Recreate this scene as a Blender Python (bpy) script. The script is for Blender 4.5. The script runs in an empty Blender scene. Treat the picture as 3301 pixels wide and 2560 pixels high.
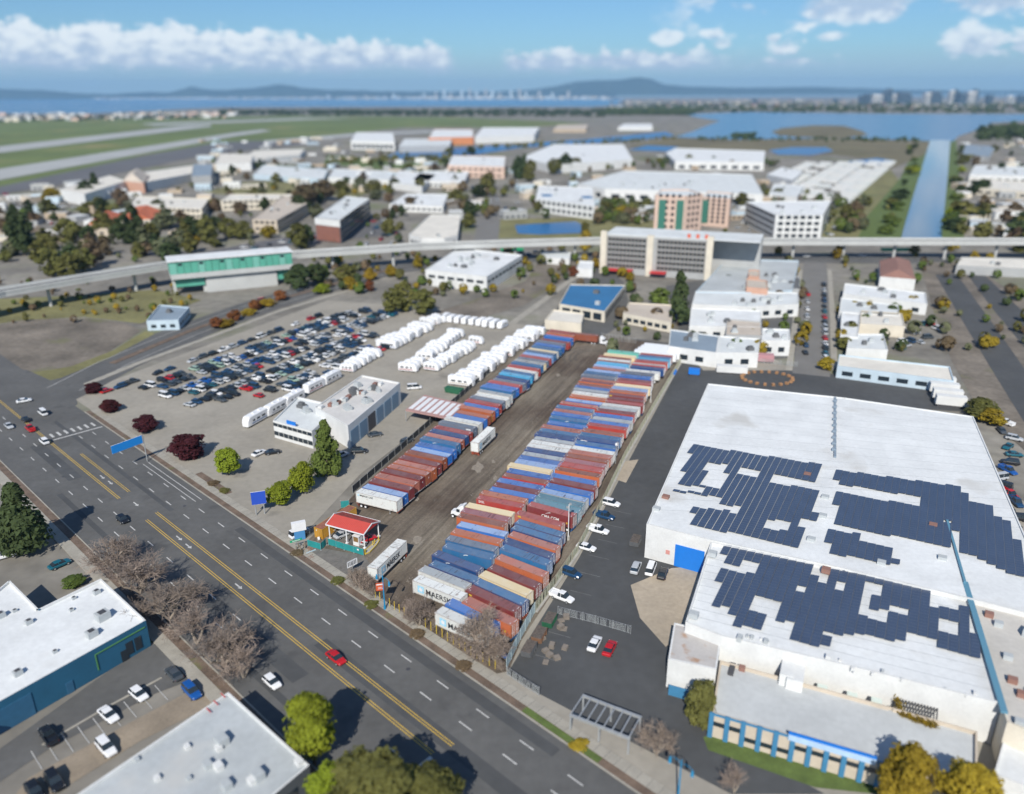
import bpy, math, random
from mathutils import Vector, Matrix
RD = random.Random(11)
PI = math.pi
rad = math.radians
C = bpy.context.scene.collection
SC = bpy.context.scene

# ------------------------------------------------------------------ camera
FPX, PITCH, ROLL, CAMH, IMW, IMH = 2528.43, rad(21.103), rad(-0.2226), 96.633, 3301.0, 2560.0
cd = bpy.data.cameras.new('camera')
cam = bpy.data.objects.new('camera', cd); C.objects.link(cam); SC.camera = cam
cd.sensor_fit = 'HORIZONTAL'; cd.sensor_width = 36.0
cd.lens = 36.0 * FPX / IMW
cd.clip_start = 1.0; cd.clip_end = 80000.0
fw = Vector((0, math.cos(PITCH), -math.sin(PITCH))); up = Vector((0, math.sin(PITCH), math.cos(PITCH))); rt = Vector((1, 0, 0))
cr, sr = math.cos(ROLL), math.sin(ROLL)
rt2 = rt * cr + up * sr; up2 = up * cr - rt * sr
cam.matrix_world = Matrix(((rt2.x, up2.x, -fw.x, 0), (rt2.y, up2.y, -fw.y, 0), (rt2.z, up2.z, -fw.z, CAMH), (0, 0, 0, 1)))
cd.dof.use_dof = True; cd.dof.focus_distance = 180.0; cd.dof.aperture_fstop = 0.022

# ------------------------------------------------------------------ sky, sun, exposure
SUN_AZ, SUN_EL = 80.0, 39.5                      # shadows run towards this azimuth (degrees from +X)
w = bpy.data.worlds.new('World'); SC.world = w; w.use_nodes = True
nt = w.node_tree; N = nt.nodes; Lk = nt.links; N.clear()
def nd(t, **k):
    n = N.new(t)
    for a, b in k.items(): setattr(n, a, b)
    return n
def mth(op, a, b=None, c=None, clamp=False):
    n = N.new('ShaderNodeMath'); n.operation = op; n.use_clamp = clamp
    for i, x in enumerate((a, b, c)):
        if x is None: continue
        if isinstance(x, (int, float)): n.inputs[i].default_value = x
        else: Lk.new(x, n.inputs[i])
    return n.outputs[0]
def sstep(x, a, b):
    n = N.new('ShaderNodeMapRange'); n.interpolation_type = 'SMOOTHSTEP'
    Lk.new(x, n.inputs[0]); n.inputs[1].default_value = a; n.inputs[2].default_value = b
    n.inputs[3].default_value = 0; n.inputs[4].default_value = 1
    return n.outputs[0]
sky = nd('ShaderNodeTexSky', sky_type='NISHITA', sun_disc=False)
sky.sun_elevation = rad(SUN_EL); sky.sun_rotation = math.atan2(-math.cos(rad(SUN_AZ)), -math.sin(rad(SUN_AZ)))
sky.altitude = 50; sky.air_density = 1.0; sky.dust_density = 0.35; sky.ozone_density = 2.2
tc = nd('ShaderNodeTexCoord'); sep = nd('ShaderNodeSeparateXYZ'); Lk.new(tc.outputs['Generated'], sep.inputs[0])
az = mth('MULTIPLY', mth('ARCTAN2', sep.outputs[0], sep.outputs[1]), 180 / PI)     # 0 = straight ahead, + right
el = mth('MULTIPLY', mth('ARCSINE', sep.outputs[2]), 180 / PI)
def noise(scale, detail, rough=0.55, vec=None, dim='3D'):
    n = nd('ShaderNodeTexNoise'); n.noise_dimensions = dim; n.inputs['Scale'].default_value = scale
    n.inputs['Detail'].default_value = detail; n.inputs['Roughness'].default_value = rough
    if vec: Lk.new(vec, n.inputs['Vector'])
    return n.outputs['Fac']
cv = nd('ShaderNodeCombineXYZ'); Lk.new(mth('MULTIPLY', az, 0.55), cv.inputs[0]); Lk.new(el, cv.inputs[1])
vA = cv.outputs[0]
puff = noise(0.55, 6, 0.52, vA); fine = noise(1.7, 5, 0.55, vA)
low = noise(0.16, 2, 0.5, vA)
# long cumulus bank: sharp flat base, heaped top whose height wanders with azimuth
ca = nd('ShaderNodeCombineXYZ'); Lk.new(az, ca.inputs[0])
wander = noise(0.09, 3, 0.5, ca.outputs[0]); heap = noise(0.45, 4, 0.55, ca.outputs[0])
topfall = sstep(az, 2.0, -22.0)
top = mth('ADD', mth('ADD', 1.15, mth('MULTIPLY', topfall, 1.35)), mth('MULTIPLY', mth('SUBTRACT', heap, 0.45), 2.6))
gap = mth('MULTIPLY', sstep(az, -4.6, -3.4), sstep(az, 0.3, -0.9))
env_t = mth('SUBTRACT', mth('ADD', top, 1.55), el)
bank = mth('MULTIPLY', sstep(mth('ADD', env_t, mth('MULTIPLY', mth('SUBTRACT', fine, 0.5), 1.8)), 0.0, 0.5), sstep(mth('ADD', el, mth('MULTIPLY', mth('SUBTRACT', puff, 0.5), 1.6)), 1.2, 1.9))
bank = mth('MULTIPLY', bank, mth('SUBTRACT', 1.0, gap))
bank = mth('MULTIPLY', bank, sstep(az, 16.0, 11.0))
# separate fair-weather cumulus to the right and all round the rest of the horizon
scat = mth('ADD', mth('ADD', puff, mth('MULTIPLY', mth('SUBTRACT', low, 0.5), 0.9)), mth('MULTIPLY', mth('SUBTRACT', fine, 0.5), 0.25))
scat = mth('MULTIPLY', sstep(scat, 0.52, 0.64), mth('MULTIPLY', sstep(el, 1.3, 2.2), sstep(mth('ABSOLUTE', mth('SUBTRACT', az, 100.0)), 92.0, 84.0)))
def blob(a0, e0, ra, re):
    d = mth('ADD', mth('POWER', mth('DIVIDE', mth('SUBTRACT', az, a0), ra), 2.0), mth('POWER', mth('DIVIDE', mth('SUBTRACT', el, e0), re), 2.0))
    return sstep(mth('ADD', mth('SUBTRACT', 1.0, d), mth('ADD', mth('MULTIPLY', mth('SUBTRACT', puff, 0.5), 2.2), mth('MULTIPLY', mth('SUBTRACT', fine, 0.5), 1.6))), 0.05, 0.75)
cl = mth('MAXIMUM', bank, scat)
for b in ((21.5, 5.2, 3.9, 1.5), (30.0, 5.4, 5.2, 1.6), (28.2, 2.9, 1.9, 1.1), (10.2, 3.4, 1.5, 0.6), (13.2, 3.6, 1.0, 0.4), (20.5, 3.3, 1.2, 0.35), (33.0, 3.3, 1.4, 0.6), (17.0, 3.3, 0.6, 0.3)):
    cl = mth('MAXIMUM', cl, mth('MULTIPLY', blob(*b), 0.9))
veil = mth('MULTIPLY', mth('MULTIPLY', sstep(el, 3.2, 1.2), 0.75), mth('ADD', 0.4, low))
lit = sstep(mth('SUBTRACT', mth('ADD', mth('MULTIPLY', fine, 1.2), mth('MULTIPLY', mth('MINIMUM', mth('SUBTRACT', el, 2.6), 1.0), 0.16)), mth('MULTIPLY', sstep(el, 3.4, 5.0), mth('MULTIPLY', sstep(az, 8.0, 18.0), 0.32))), 0.38, 0.80)
ccol = nd('ShaderNodeMix', data_type='RGBA'); ccol.inputs[6].default_value = (4.0, 4.9, 6.2, 1); ccol.inputs[7].default_value = (7.2, 7.7, 8.0, 1)
Lk.new(lit, ccol.inputs[0])
tint = nd('ShaderNodeMix', data_type='RGBA', blend_type='MULTIPLY'); tint.inputs[0].default_value = 1.0; tint.inputs[7].default_value = (0.40, 0.585, 0.78, 1)
Lk.new(sky.outputs[0], tint.inputs[6])
vm = nd('ShaderNodeMix', data_type='RGBA'); Lk.new(veil, vm.inputs[0]); Lk.new(tint.outputs[2], vm.inputs[6]); vm.inputs[7].default_value = (3.2, 4.5, 5.7, 1)
mx = nd('ShaderNodeMix', data_type='RGBA'); Lk.new(mth('MULTIPLY', cl, 0.93), mx.inputs[0]); Lk.new(vm.outputs[2], mx.inputs[6]); Lk.new(ccol.outputs[2], mx.inputs[7])
bg = nd('ShaderNodeBackground'); bg.inputs['Strength'].default_value = 0.1; Lk.new(mx.outputs[2], bg.inputs['Color'])
wo = nd('ShaderNodeOutputWorld'); Lk.new(bg.outputs[0], wo.inputs['Surface'])

sd = bpy.data.lights.new('sun', 'SUN'); sd.energy = 4.3; sd.angle = rad(0.53); sd.color = (1.0, 0.945, 0.86)
so = bpy.data.objects.new('sun', sd); C.objects.link(so)
sdir = Vector((math.cos(rad(SUN_AZ)) * math.cos(rad(SUN_EL)), math.sin(rad(SUN_AZ)) * math.cos(rad(SUN_EL)), -math.sin(rad(SUN_EL))))
so.rotation_euler = sdir.to_track_quat('-Z', 'Y').to_euler(); so.location = (-60, -60, 300)
SC.view_settings.view_transform = 'Standard'; SC.view_settings.look = 'None'
SC.view_settings.exposure = 0.35; SC.view_settings.gamma = 1.0; SC.view_settings.use_curve_mapping = False
SC.cycles.use_denoising = True; SC.cycles.max_bounces = 6; SC.cycles.diffuse_bounces = 3; SC.cycles.volume_bounces = 0
SC.cycles.caustics_reflective = False; SC.cycles.caustics_refractive = False

# ------------------------------------------------------------------ plan: survey pixels of the photograph -> metres on a level plane
def NP(px, py, z=0.0):
    a, b = px - IMW / 2, py - IMH / 2
    a, b = cr * a + sr * b, -sr * a + cr * b
    cp, sp = math.cos(PITCH), math.sin(PITCH)
    dy, dz = FPX * cp - b * sp, -FPX * sp - b * cp
    t = (z - CAMH) / dz
    return Vector((a * t, dy * t, z))
SS = 3301.0 / 2184.0
def D(x, y, z=0.0): return NP(x * SS, y * SS, z)
def crop(x0, y0, s): return lambda x, y, z=0.0: NP(x0 + x / s, y0 + y / s, z)

# ------------------------------------------------------------------ materials
MATS = {}
def mat(name, col, rough=0.8, metal=0.0, var=0.0, vscale=1.0, bump=0.0, bscale=20.0, spec=0.5, rnd=0.0, dirt=None, coord='Object', emit=None):
    if name in MATS: return MATS[name]
    m = bpy.data.materials.new(name); m.use_nodes = True; MATS[name] = m
    t = m.node_tree; bs = t.nodes['Principled BSDF']
    bs.inputs['Roughness'].default_value = rough; bs.inputs['Metallic'].default_value = metal
    bs.inputs['Specular IOR Level'].default_value = spec
    bs.inputs['Base Color'].default_value = (*col, 1)
    src = None
    def mixn(bt, f, a, b):
        n = t.nodes.new('ShaderNodeMix'); n.data_type = 'RGBA'; n.blend_type = bt
        if isinstance(f, float): n.inputs[0].default_value = f
        else: t.links.new(f, n.inputs[0])
        for i, x in ((6, a), (7, b)):
            if isinstance(x, tuple): n.inputs[i].default_value = (*x[:3], 1)
            else: t.links.new(x, n.inputs[i])
        return n.outputs[2]
    tcn = t.nodes.new('ShaderNodeTexCoord')
    def nz(scale, det=4, vec=None):
        n = t.nodes.new('ShaderNodeTexNoise'); n.inputs['Scale'].default_value = scale; n.inputs['Detail'].default_value = det
        t.links.new(vec or tcn.outputs[coord], n.inputs['Vector']); return n.outputs['Fac']
    def ramp(f, a, b, ca, cb):
        n = t.nodes.new('ShaderNodeValToRGB'); n.color_ramp.elements[0].position = a; n.color_ramp.elements[1].position = b
        n.color_ramp.elements[0].color = (*ca, 1); n.color_ramp.elements[1].color = (*cb, 1); t.links.new(f, n.inputs[0]); return n.outputs[0]
    if var or dirt or rnd:
        src = tuple(col)
        if rnd:
            oi = t.nodes.new('ShaderNodeObjectInfo'); hs = t.nodes.new('ShaderNodeHueSaturation')
            hs.inputs['Color'].default_value = (*col, 1)
            for inp, k, base in (('Hue', 0.04 * rnd, 0.5), ('Value', rnd, 1.0)):
                mr = t.nodes.new('ShaderNodeMapRange'); mr.inputs[3].default_value = base - k; mr.inputs[4].default_value = base + k
                if inp == 'Hue':
                    fr = t.nodes.new('ShaderNodeMath'); fr.operation = 'FRACT'; mu = t.nodes.new('ShaderNodeMath'); mu.operation = 'MULTIPLY'
                    mu.inputs[1].default_value = 7.31; t.links.new(oi.outputs['Random'], mu.inputs[0]); t.links.new(mu.outputs[0], fr.inputs[0]); t.links.new(fr.outputs[0], mr.inputs[0])
                else: t.links.new(oi.outputs['Random'], mr.inputs[0])
                t.links.new(mr.outputs[0], hs.inputs[inp])
            src = hs.outputs[0]
        if var:
            src = mixn('MULTIPLY', 1.0, src, ramp(nz(vscale, 6), 0.3, 0.72, (1 - var,) * 3, (1 + var * 0.6,) * 3))
            src = mixn('MULTIPLY', 0.6, src, ramp(nz(vscale * 9, 5), 0.3, 0.7, (1 - var,) * 3, (1 + var * 0.5,) * 3))
        if dirt:
            dc, ds, da = dirt
            src = mixn('MIX', ramp(nz(ds, 8), 0.5 + 0.2 * (1 - da), 0.62 + 0.2 * (1 - da), (0, 0, 0), (0.85,) * 3), src, dc)
        t.links.new(src, bs.inputs['Base Color'])
    if bump:
        bn = t.nodes.new('ShaderNodeBump'); bn.inputs['Strength'].default_value = bump; bn.inputs['Distance'].default_value = 0.05
        t.links.new(nz(bscale, 6), bn.inputs['Height']); t.links.new(bn.outputs[0], bs.inputs['Normal'])
    if emit: bs.inputs['Emission Color'].default_value = (*emit, 1); bs.inputs['Emission Strength'].default_value = 1
    return m

def paint(name, col, rust=0.3, streak=0.25, fade=0.0):
    """weathered container paint: fading, rust blooms and narrow cross scratches, different on every container"""
    if name in MATS: return MATS[name]
    m = bpy.data.materials.new(name); m.use_nodes = True; MATS[name] = m
    t = m.node_tree; bs = t.nodes['Principled BSDF']; bs.inputs['Roughness'].default_value = 0.55; bs.inputs['Specular IOR Level'].default_value = 0.35
    Nn, L = t.nodes.new, t.links.new
    oi = Nn('ShaderNodeObjectInfo'); tcn = Nn('ShaderNodeTexCoord')
    off = Nn('ShaderNodeVectorMath'); off.operation = 'MULTIPLY_ADD'; L(oi.outputs['Random'], off.inputs[0]); off.inputs[1].default_value = (310, 170, 90); L(tcn.outputs['Object'], off.inputs[2])
    v = off.outputs[0]
    def nz(scale, det, sc=None, r=0.6):
        n = Nn('ShaderNodeTexNoise'); n.inputs['Scale'].default_value = scale; n.inputs['Detail'].default_value = det; n.inputs['Roughness'].default_value = r
        if sc:
            mp = Nn('ShaderNodeMapping'); mp.inputs['Scale'].default_value = sc; L(v, mp.inputs[0]); L(mp.outputs[0], n.inputs['Vector'])
        else: L(v, n.inputs['Vector'])
        return n.outputs['Fac']
    def rmp(f, a, b):
        n = Nn('ShaderNodeMapRange'); n.interpolation_type = 'SMOOTHSTEP'; L(f, n.inputs[0]); n.inputs[1].default_value = a; n.inputs[2].default_value = b; return n.outputs[0]
    def mul(a, b):
        n = Nn('ShaderNodeMath'); n.operation = 'MULTIPLY'; n.use_clamp = True
        for i, x in enumerate((a, b)):
            if isinstance(x, float): n.inputs[i].default_value = x
            else: L(x, n.inputs[i])
        return n.outputs[0]
    def mix(f, a, b):
        n = Nn('ShaderNodeMix'); n.data_type = 'RGBA'
        if isinstance(f, float): n.inputs[0].default_value = f
        else: L(f, n.inputs[0])
        for i, x in ((6, a), (7, b)):
            if isinstance(x, tuple): n.inputs[i].default_value = (*x, 1)
            else: L(x, n.inputs[i])
        return n.outputs[2]
    hs = Nn('ShaderNodeHueSaturation'); hs.inputs['Color'].default_value = (*col, 1)
    mr = Nn('ShaderNodeMapRange'); L(oi.outputs['Random'], mr.inputs[0]); mr.inputs[3].default_value = 0.86; mr.inputs[4].default_value = 1.14; L(mr.outputs[0], hs.inputs['Value'])
    grey = tuple(0.62 * c + 0.3 * (sum(col) / 3) + 0.06 for c in col)
    c = mix(mul(rmp(nz(0.35, 5), 0.35, 0.75), 0.35 + fade), hs.outputs[0], grey)
    c = mix(mul(rmp(nz(7.0, 4, (0.12, 3.0, 1.0)), 0.45, 0.8), 0.22), c, tuple(x * 0.55 for x in col))
    sm = mul(rmp(nz(1.0, 2, (7.0, 0.10, 0.10)), 0.56, 0.62), rmp(nz(0.40, 2), 0.48, 0.58))
    c = mix(mul(sm, streak * 2.4), c, (0.045, 0.03, 0.028))
    c = mix(mul(rmp(nz(1.3, 9, None, 0.72), 0.645 - 0.15 * rust, 0.75 - 0.13 * rust), 0.85), c, (0.20, 0.085, 0.04))
    L(c, bs.inputs['Base Color']); return m

# ------------------------------------------------------------------ object helpers
def tag(o, label=None, cat=None, group=None, kind=None):
    if label: o['label'] = label
    if cat: o['category'] = cat
    if group: o['group'] = group
    if kind: o['kind'] = kind
    return o
def T(name, label, cat, loc=(0, 0, 0), rot=0.0, group=None):
    o = bpy.data.objects.new(name, None); C.objects.link(o); o.empty_display_size = 0.5
    o.location = loc; o.rotation_euler = (0, 0, rot)
    return tag(o, label, cat, group)
def O(name, me, mats, parent=None, loc=(0, 0, 0), rot=0.0):
    """one object from a (shareable) mesh; materials sit on the object's slots"""
    while len(me.materials) < len(mats): me.materials.append(None)
    o = bpy.data.objects.new(name, me); C.objects.link(o)
    for i, mm in enumerate(mats):
        o.material_slots[i].link = 'OBJECT'; o.material_slots[i].material = mm
    if parent: o.parent = parent
    o.location = loc
    o.rotation_euler = rot if isinstance(rot, tuple) else (0, 0, rot)
    return o
def copy_tree(o, parent=None):
    c = o.copy(); C.objects.link(c)
    if parent: c.parent = parent
    for ch in o.children: copy_tree(ch, c)
    return c
ONES = ['', 'first', 'second', 'third', 'fourth', 'fifth', 'sixth', 'seventh', 'eighth', 'ninth', 'tenth', 'eleventh', 'twelfth', 'thirteenth', 'fourteenth', 'fifteenth', 'sixteenth', 'seventeenth', 'eighteenth', 'nineteenth']
TENS = {2: ('twentieth', 'twenty'), 3: ('thirtieth', 'thirty'), 4: ('fortieth', 'forty'), 5: ('fiftieth', 'fifty'), 6: ('sixtieth', 'sixty'), 7: ('seventieth', 'seventy'), 8: ('eightieth', 'eighty'), 9: ('ninetieth', 'ninety')}
def nth(n):
    if n < 20: return ONES[n]
    a, b = divmod(n, 10)
    if a > 9: return 'hundred and ' + nth(n - 100) if n > 100 else 'hundredth'
    return TENS[a][0] if b == 0 else TENS[a][1] + ' ' + ONES[b]

class MB:
    def __init__(s): s.v = []; s.f = []; s.m = []
    def face(s, pts, mi=0):
        k = len(s.v); s.v += [tuple(p) for p in pts]; s.f.append(tuple(range(k, k + len(pts)))); s.m.append(mi)
    def hexa(s, p, mi=0):
        """8 corners: bottom 0-3 counter-clockwise, top 4-7"""
        k = len(s.v); s.v += [tuple(q) for q in p]
        for q in ((3, 2, 1, 0), (4, 5, 6, 7), (0, 1, 5, 4), (1, 2, 6, 5), (2, 3, 7, 6), (3, 0, 4, 7)):
            s.f.append(tuple(k + i for i in q)); s.m.append(mi)
    def box(s, x0, x1, y0, y1, z0, z1, mi=0):
        s.hexa(((x0, y0, z0), (x1, y0, z0), (x1, y1, z0), (x0, y1, z0), (x0, y0, z1), (x1, y0, z1), (x1, y1, z1), (x0, y1, z1)), mi)
    def bar(s, a, b, wd, ht, mi=0):
        """rectangular bar from a to b (wd sideways, ht up)"""
        a, b = Vector(a), Vector(b); d = (b - a).normalized()
        u = d.cross(Vector((0, 0, 1)))
        u = u.normalized() if u.length > 1e-4 else Vector((1, 0, 0))
        v = u.cross(d); u *= wd / 2; v *= ht / 2
        s.hexa((a - u - v, b - u - v, b + u - v, a + u - v, a - u + v, b - u + v, b + u + v, a + u + v), mi)
    def tube(s, a, b, r0, r1=None, n=6, mi=0, cap=True):
        r1 = r0 if r1 is None else r1
        a, b = Vector(a), Vector(b); d = (b - a)
        if d.length < 1e-6: return
        d.normalize(); u = d.orthogonal().normalized(); v = d.cross(u); k = len(s.v)
        for c, r in ((a, r0), (b, r1)):
            for i in range(n):
                t = 2 * PI * i / n; s.v.append(tuple(c + (u * math.cos(t) + v * math.sin(t)) * r))
        for i in range(n):
            j = (i + 1) % n; s.f.append((k + i, k + j, k + n + j, k + n + i)); s.m.append(mi)
        if cap:
            s.f.append(tuple(k + n + i for i in range(n))); s.m.append(mi)
            s.f.append(tuple(k + n - 1 - i for i in range(n))); s.m.append(mi)
    def prism(s, poly, z0, z1, mi=0, mt=None, bottom=False):
        n = len(poly); k = len(s.v); mt = mi if mt is None else mt
        s.v += [(p[0], p[1], z0) for p in poly] + [(p[0], p[1], z1) for p in poly]
        for i in range(n):
            j = (i + 1) % n; s.f.append((k + i, k + j, k + n + j, k + n + i)); s.m.append(mi)
        s.f.append(tuple(range(k + n, k + 2 * n))); s.m.append(mt)
        if bottom: s.f.append(tuple(range(k + n - 1, k - 1, -1))); s.m.append(mi)
    def mesh(s, name):
        me = bpy.data.meshes.new(name); me.from_pydata(s.v, [], s.f)
        mx_ = max(s.m) if s.m else 0
        for _ in range(mx_ + 1): me.materials.append(None)
        me.polygons.foreach_set('material_index', s.m); me.update(); return me
    def obj(s, name, mats, parent=None, loc=(0, 0, 0), rot=0.0): return O(name, s.mesh(name), mats if isinstance(mats, (list, tuple)) else [mats], parent, loc, rot)

def ccw(poly):
    a = sum(poly[i][0] * poly[(i + 1) % len(poly)][1] - poly[(i + 1) % len(poly)][0] * poly[i][1] for i in range(len(poly)))
    return list(poly) if a > 0 else list(reversed(poly))
def flat(name, pts, z, m, kind='structure', label=None):
    """a level sheet of ground cover or water at height z"""
    b = MB(); b.face([(p[0], p[1], z) for p in ccw(pts)]); return tag(b.obj(name, m), label, None, None, kind)
def dflat(name, pts, z, m, kind='structure'): return flat(name, [D(x, y, z) for x, y in pts], z, m, kind)
def strip(name, pts, width, z, m, thick=0.0):
    """a road-like band along a polyline of ground points; with thick it is a raised slab"""
    L_, R_ = [], []
    P = [Vector((p[0], p[1], 0)) for p in pts]
    for i, p in enumerate(P):
        d = (P[min(i + 1, len(P) - 1)] - P[max(i - 1, 0)]).normalized(); nn = Vector((-d.y, d.x, 0)) * width / 2
        L_.append(p + nn); R_.append(p - nn)
    b = MB()
    for i in range(len(P) - 1):
        q = ccw([R_[i], R_[i + 1], L_[i + 1], L_[i]])
        if thick: b.prism(q, z - thick, z)
        else: b.face([(a.x, a.y, z) for a in q])
    return tag(b.obj(name, m), kind='structure')
# road frame: s runs south-east along the far kerb of the avenue, n across it (positive towards the yard)
RO, RS, RN = Vector((-35.6, 137.4, 0)), Vector((0.724, -0.690, 0)), Vector((0.690, 0.724, 0))
def R(s, n, z=0.0): p = RO + RS * s + RN * n; return Vector((p.x, p.y, z))
RANG = math.atan2(RS.y, RS.x)

WHITE = mat('white_paint', (0.70, 0.71, 0.72), 0.6, var=0.06, vscale=0.4)
GLASS = mat('dark_glass', (0.02, 0.03, 0.04), 0.12, spec=0.6)
RUBBER = mat('tyre_rubber', (0.02, 0.02, 0.022), 0.85)
STEEL = mat('galvanised_steel', (0.42, 0.44, 0.45), 0.45, 0.4, var=0.1)
RIM = mat('white_rim', (0.75, 0.76, 0.77), 0.45)
DARKM = mat('dark_steel', (0.06, 0.06, 0.065), 0.6)
CONC = mat('concrete', (0.38, 0.37, 0.34), 0.9, var=0.18, vscale=0.5)
YELLOW = mat('yellow_paint', (0.62, 0.45, 0.04), 0.6, var=0.15, vscale=2)
REDP = mat('red_paint', (0.5, 0.03, 0.03), 0.5, var=0.08)
BLUEP = mat('bright_blue_paint', (0.01, 0.17, 0.6), 0.5, var=0.05)
TRUNKM = mat('bark', (0.11, 0.085, 0.065), 0.95, var=0.25, vscale=3)

# ------------------------------------------------------------------ ground, water, roads
gm = mat('city_ground', (0.23, 0.215, 0.185), 0.95, var=0.4, vscale=0.022, dirt=((0.115, 0.135, 0.05), 0.011, 0.72))
flat('ground', [(-16000, -300), (16000, -300), (16000, 26000), (-16000, 26000)], -0.05, gm)
ASPH = mat('asphalt', (0.105, 0.105, 0.102), 0.9, var=0.2, vscale=0.07, bump=0.1, bscale=8, dirt=((0.062, 0.062, 0.062), 0.13, 0.42))
ASPH2 = mat('dark_asphalt', (0.070, 0.073, 0.075), 0.9, var=0.2, vscale=0.05)
LOTC = mat('pale_lot_paving', (0.30, 0.278, 0.235), 0.95, var=0.16, vscale=0.06, dirt=((0.13, 0.12, 0.105), 0.09, 0.3))
WALK = mat('sidewalk_concrete', (0.33, 0.31, 0.265), 0.95, var=0.16, vscale=0.35)
SOIL = mat('planting_soil', (0.16, 0.115, 0.085), 1.0, var=0.35, vscale=0.35, dirt=((0.12, 0.15, 0.04), 0.15, 0.35))
GRASS = mat('lawn_grass', (0.10, 0.145, 0.035), 1.0, var=0.3, vscale=0.4)
DRYG = mat('dry_grass', (0.19, 0.18, 0.075), 1.0, var=0.32, vscale=0.05, dirt=((0.12, 0.15, 0.05), 0.02, 0.6))
DIRT = mat('bare_dirt', (0.185, 0.16, 0.13), 1.0, var=0.42, vscale=0.06, dirt=((0.135, 0.14, 0.06), 0.035, 0.62))
TAN = mat('sandy_apron', (0.40, 0.34, 0.26), 1.0, var=0.2, vscale=0.12, dirt=((0.28, 0.22, 0.15), 0.12, 0.4))
FIELD = mat('airfield_grass', (0.125, 0.165, 0.045), 1.0, var=0.25, vscale=0.004, dirt=((0.23, 0.20, 0.075), 0.005, 0.6))
RUNW = mat('runway_concrete', (0.36, 0.37, 0.36), 0.9, var=0.1, vscale=0.01)
TARM = mat('tarmac', (0.12, 0.12, 0.125), 0.9, var=0.15, vscale=0.01)
MARSH = mat('salt_marsh', (0.155, 0.135, 0.075), 1.0, var=0.25, vscale=0.008, dirt=((0.075, 0.10, 0.035), 0.009, 0.45))
WATER = mat('bay_water', (0.035, 0.13, 0.25), 0.22, spec=0.5, bump=0.25, bscale=0.05)
POND = mat('lagoon_water', (0.02, 0.12, 0.29), 0.3, spec=0.5, bump=0.2, bscale=0.2)
LINEW = mat('road_marking_white', (0.52, 0.52, 0.5), 0.8, var=0.25, vscale=1.5)
LINEY = mat('road_marking_yellow', (0.60, 0.40, 0.06), 0.8, var=0.2, vscale=1.0)

# far land and water
dflat('bay_water', [(-600, 245), (200, 242), (470, 229), (900, 227.5), (1260, 227.5), (1330, 224), (1330, 211.5), (-600, 211.5)], 0.6, WATER)
dflat('lagoon_water', [(1448, 244), (1600, 239), (1900, 243), (2300, 244), (2300, 252), (2112, 262), (2100, 272), (2045, 290), (2032, 302), (1985, 301), (1880, 297), (1788, 292), (1700, 296), (1560, 298), (1440, 292), (1478, 280), (1508, 268), (1536, 258)], 0.35, WATER)
dflat('marsh_island', [(1645, 281), (1668, 273), (1735, 267), (1800, 268), (1838, 279), (1852, 288), (1790, 294), (1700, 292), (1662, 289)], 0.6, MARSH)
dflat('marsh', [(1440, 293), (1560, 299), (1700, 297), (1880, 298), (1986, 302), (1972, 330), (1900, 360), (1890, 345), (1780, 330), (1640, 322), (1400, 318), (1330, 312)], 0.25, MARSH)
dflat('marsh_pool', [(1640, 320), (1690, 314), (1762, 314), (1778, 322), (1730, 331), (1660, 330)], 0.45, POND)
dflat('marsh_pool', [(1800, 345), (1870, 337), (1905, 342), (1890, 353), (1820, 352)], 0.45, POND)
dflat('slough_water', [(822, 336), (850, 322), (1040, 311), (1250, 297), (1420, 281), (1440, 290), (1330, 302), (1120, 314), (985, 334), (850, 345)], 0.35, POND)
dflat('slough_water', [(1340, 320), (1380, 310), (1448, 313), (1424, 323)], 0.35, POND)
dflat('pond_water', [(1098, 480), (1150, 477), (1228, 472), (1246, 482), (1238, 497), (1150, 500), (1104, 498)], 0.15, POND)
dflat('channel_bank', [(1960, 300), (2040, 300), (2056, 507), (1830, 507), (1850, 460), (1920, 380)], 0.02, GRASS)
CHAN = mat('channel_water', (0.05, 0.12, 0.19), 0.08, spec=0.5, bump=0.08, bscale=0.15)
dflat('channel_water', [(1984, 299), (2027, 299), (2021, 380), (2012, 470), (2008, 508), (1922, 508), (1928, 485), (1950, 410)], 0.4, CHAN)
dflat('airfield', [(-200, 262), (330, 252), (620, 246), (980, 250), (1250, 262), (1130, 272), (860, 272), (740, 285), (560, 309), (440, 318), (200, 368), (-200, 440)], 0.1, FIELD)
for p in ([(-120, 388), (0, 360), (500, 283), (560, 276), (580, 279), (500, 291), (0, 384), (-120, 414)],
          [(-120, 330), (0, 312), (400, 267), (450, 266), (450, 270), (0, 326), (-120, 344)],
          [(300, 264), (640, 252), (760, 252), (640, 256), (330, 268)], [(560, 300), (760, 284), (1000, 276), (1010, 279), (770, 290), (570, 305)]):
    dflat('runway', p, 0.5, RUNW)
dflat('tarmac', [(-120, 424), (0, 398), (300, 333), (470, 303), (660, 296), (680, 304), (440, 330), (180, 384), (0, 415), (-120, 445)], 0.3, TARM)

# ------------------------------------------------------------------ the avenue and its neighbourhood
def band(name, s0, s1, n0, n1, z, m, thick=0.0):
    q = [R(s0, n0), R(s1, n0), R(s1, n1), R(s0, n1)]
    b = MB()
    if thick: b.prism(ccw(q), z - thick, z)
    else: b.face([(p.x, p.y, z) for p in ccw(q)])
    return tag(b.obj(name, m), kind='structure')
flat('lot_paving', [D(x, y) for x, y in ((150, 845), (700, 640), (960, 660), (1170, 705), (770, 1010), (625, 1165), (560, 1130), (380, 1000))], 0.004, LOTC)
flat('lot_paving', [R(-24, 4), R(-24, 0.6), R(52, 1.5), R(200, 3), R(200, 60), R(150, 110), R(60, 160), R(-40, 230)], 0.0, LOTC)
band('avenue', -330, 175, -29.2, 0.8, 0.012, ASPH)
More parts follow.
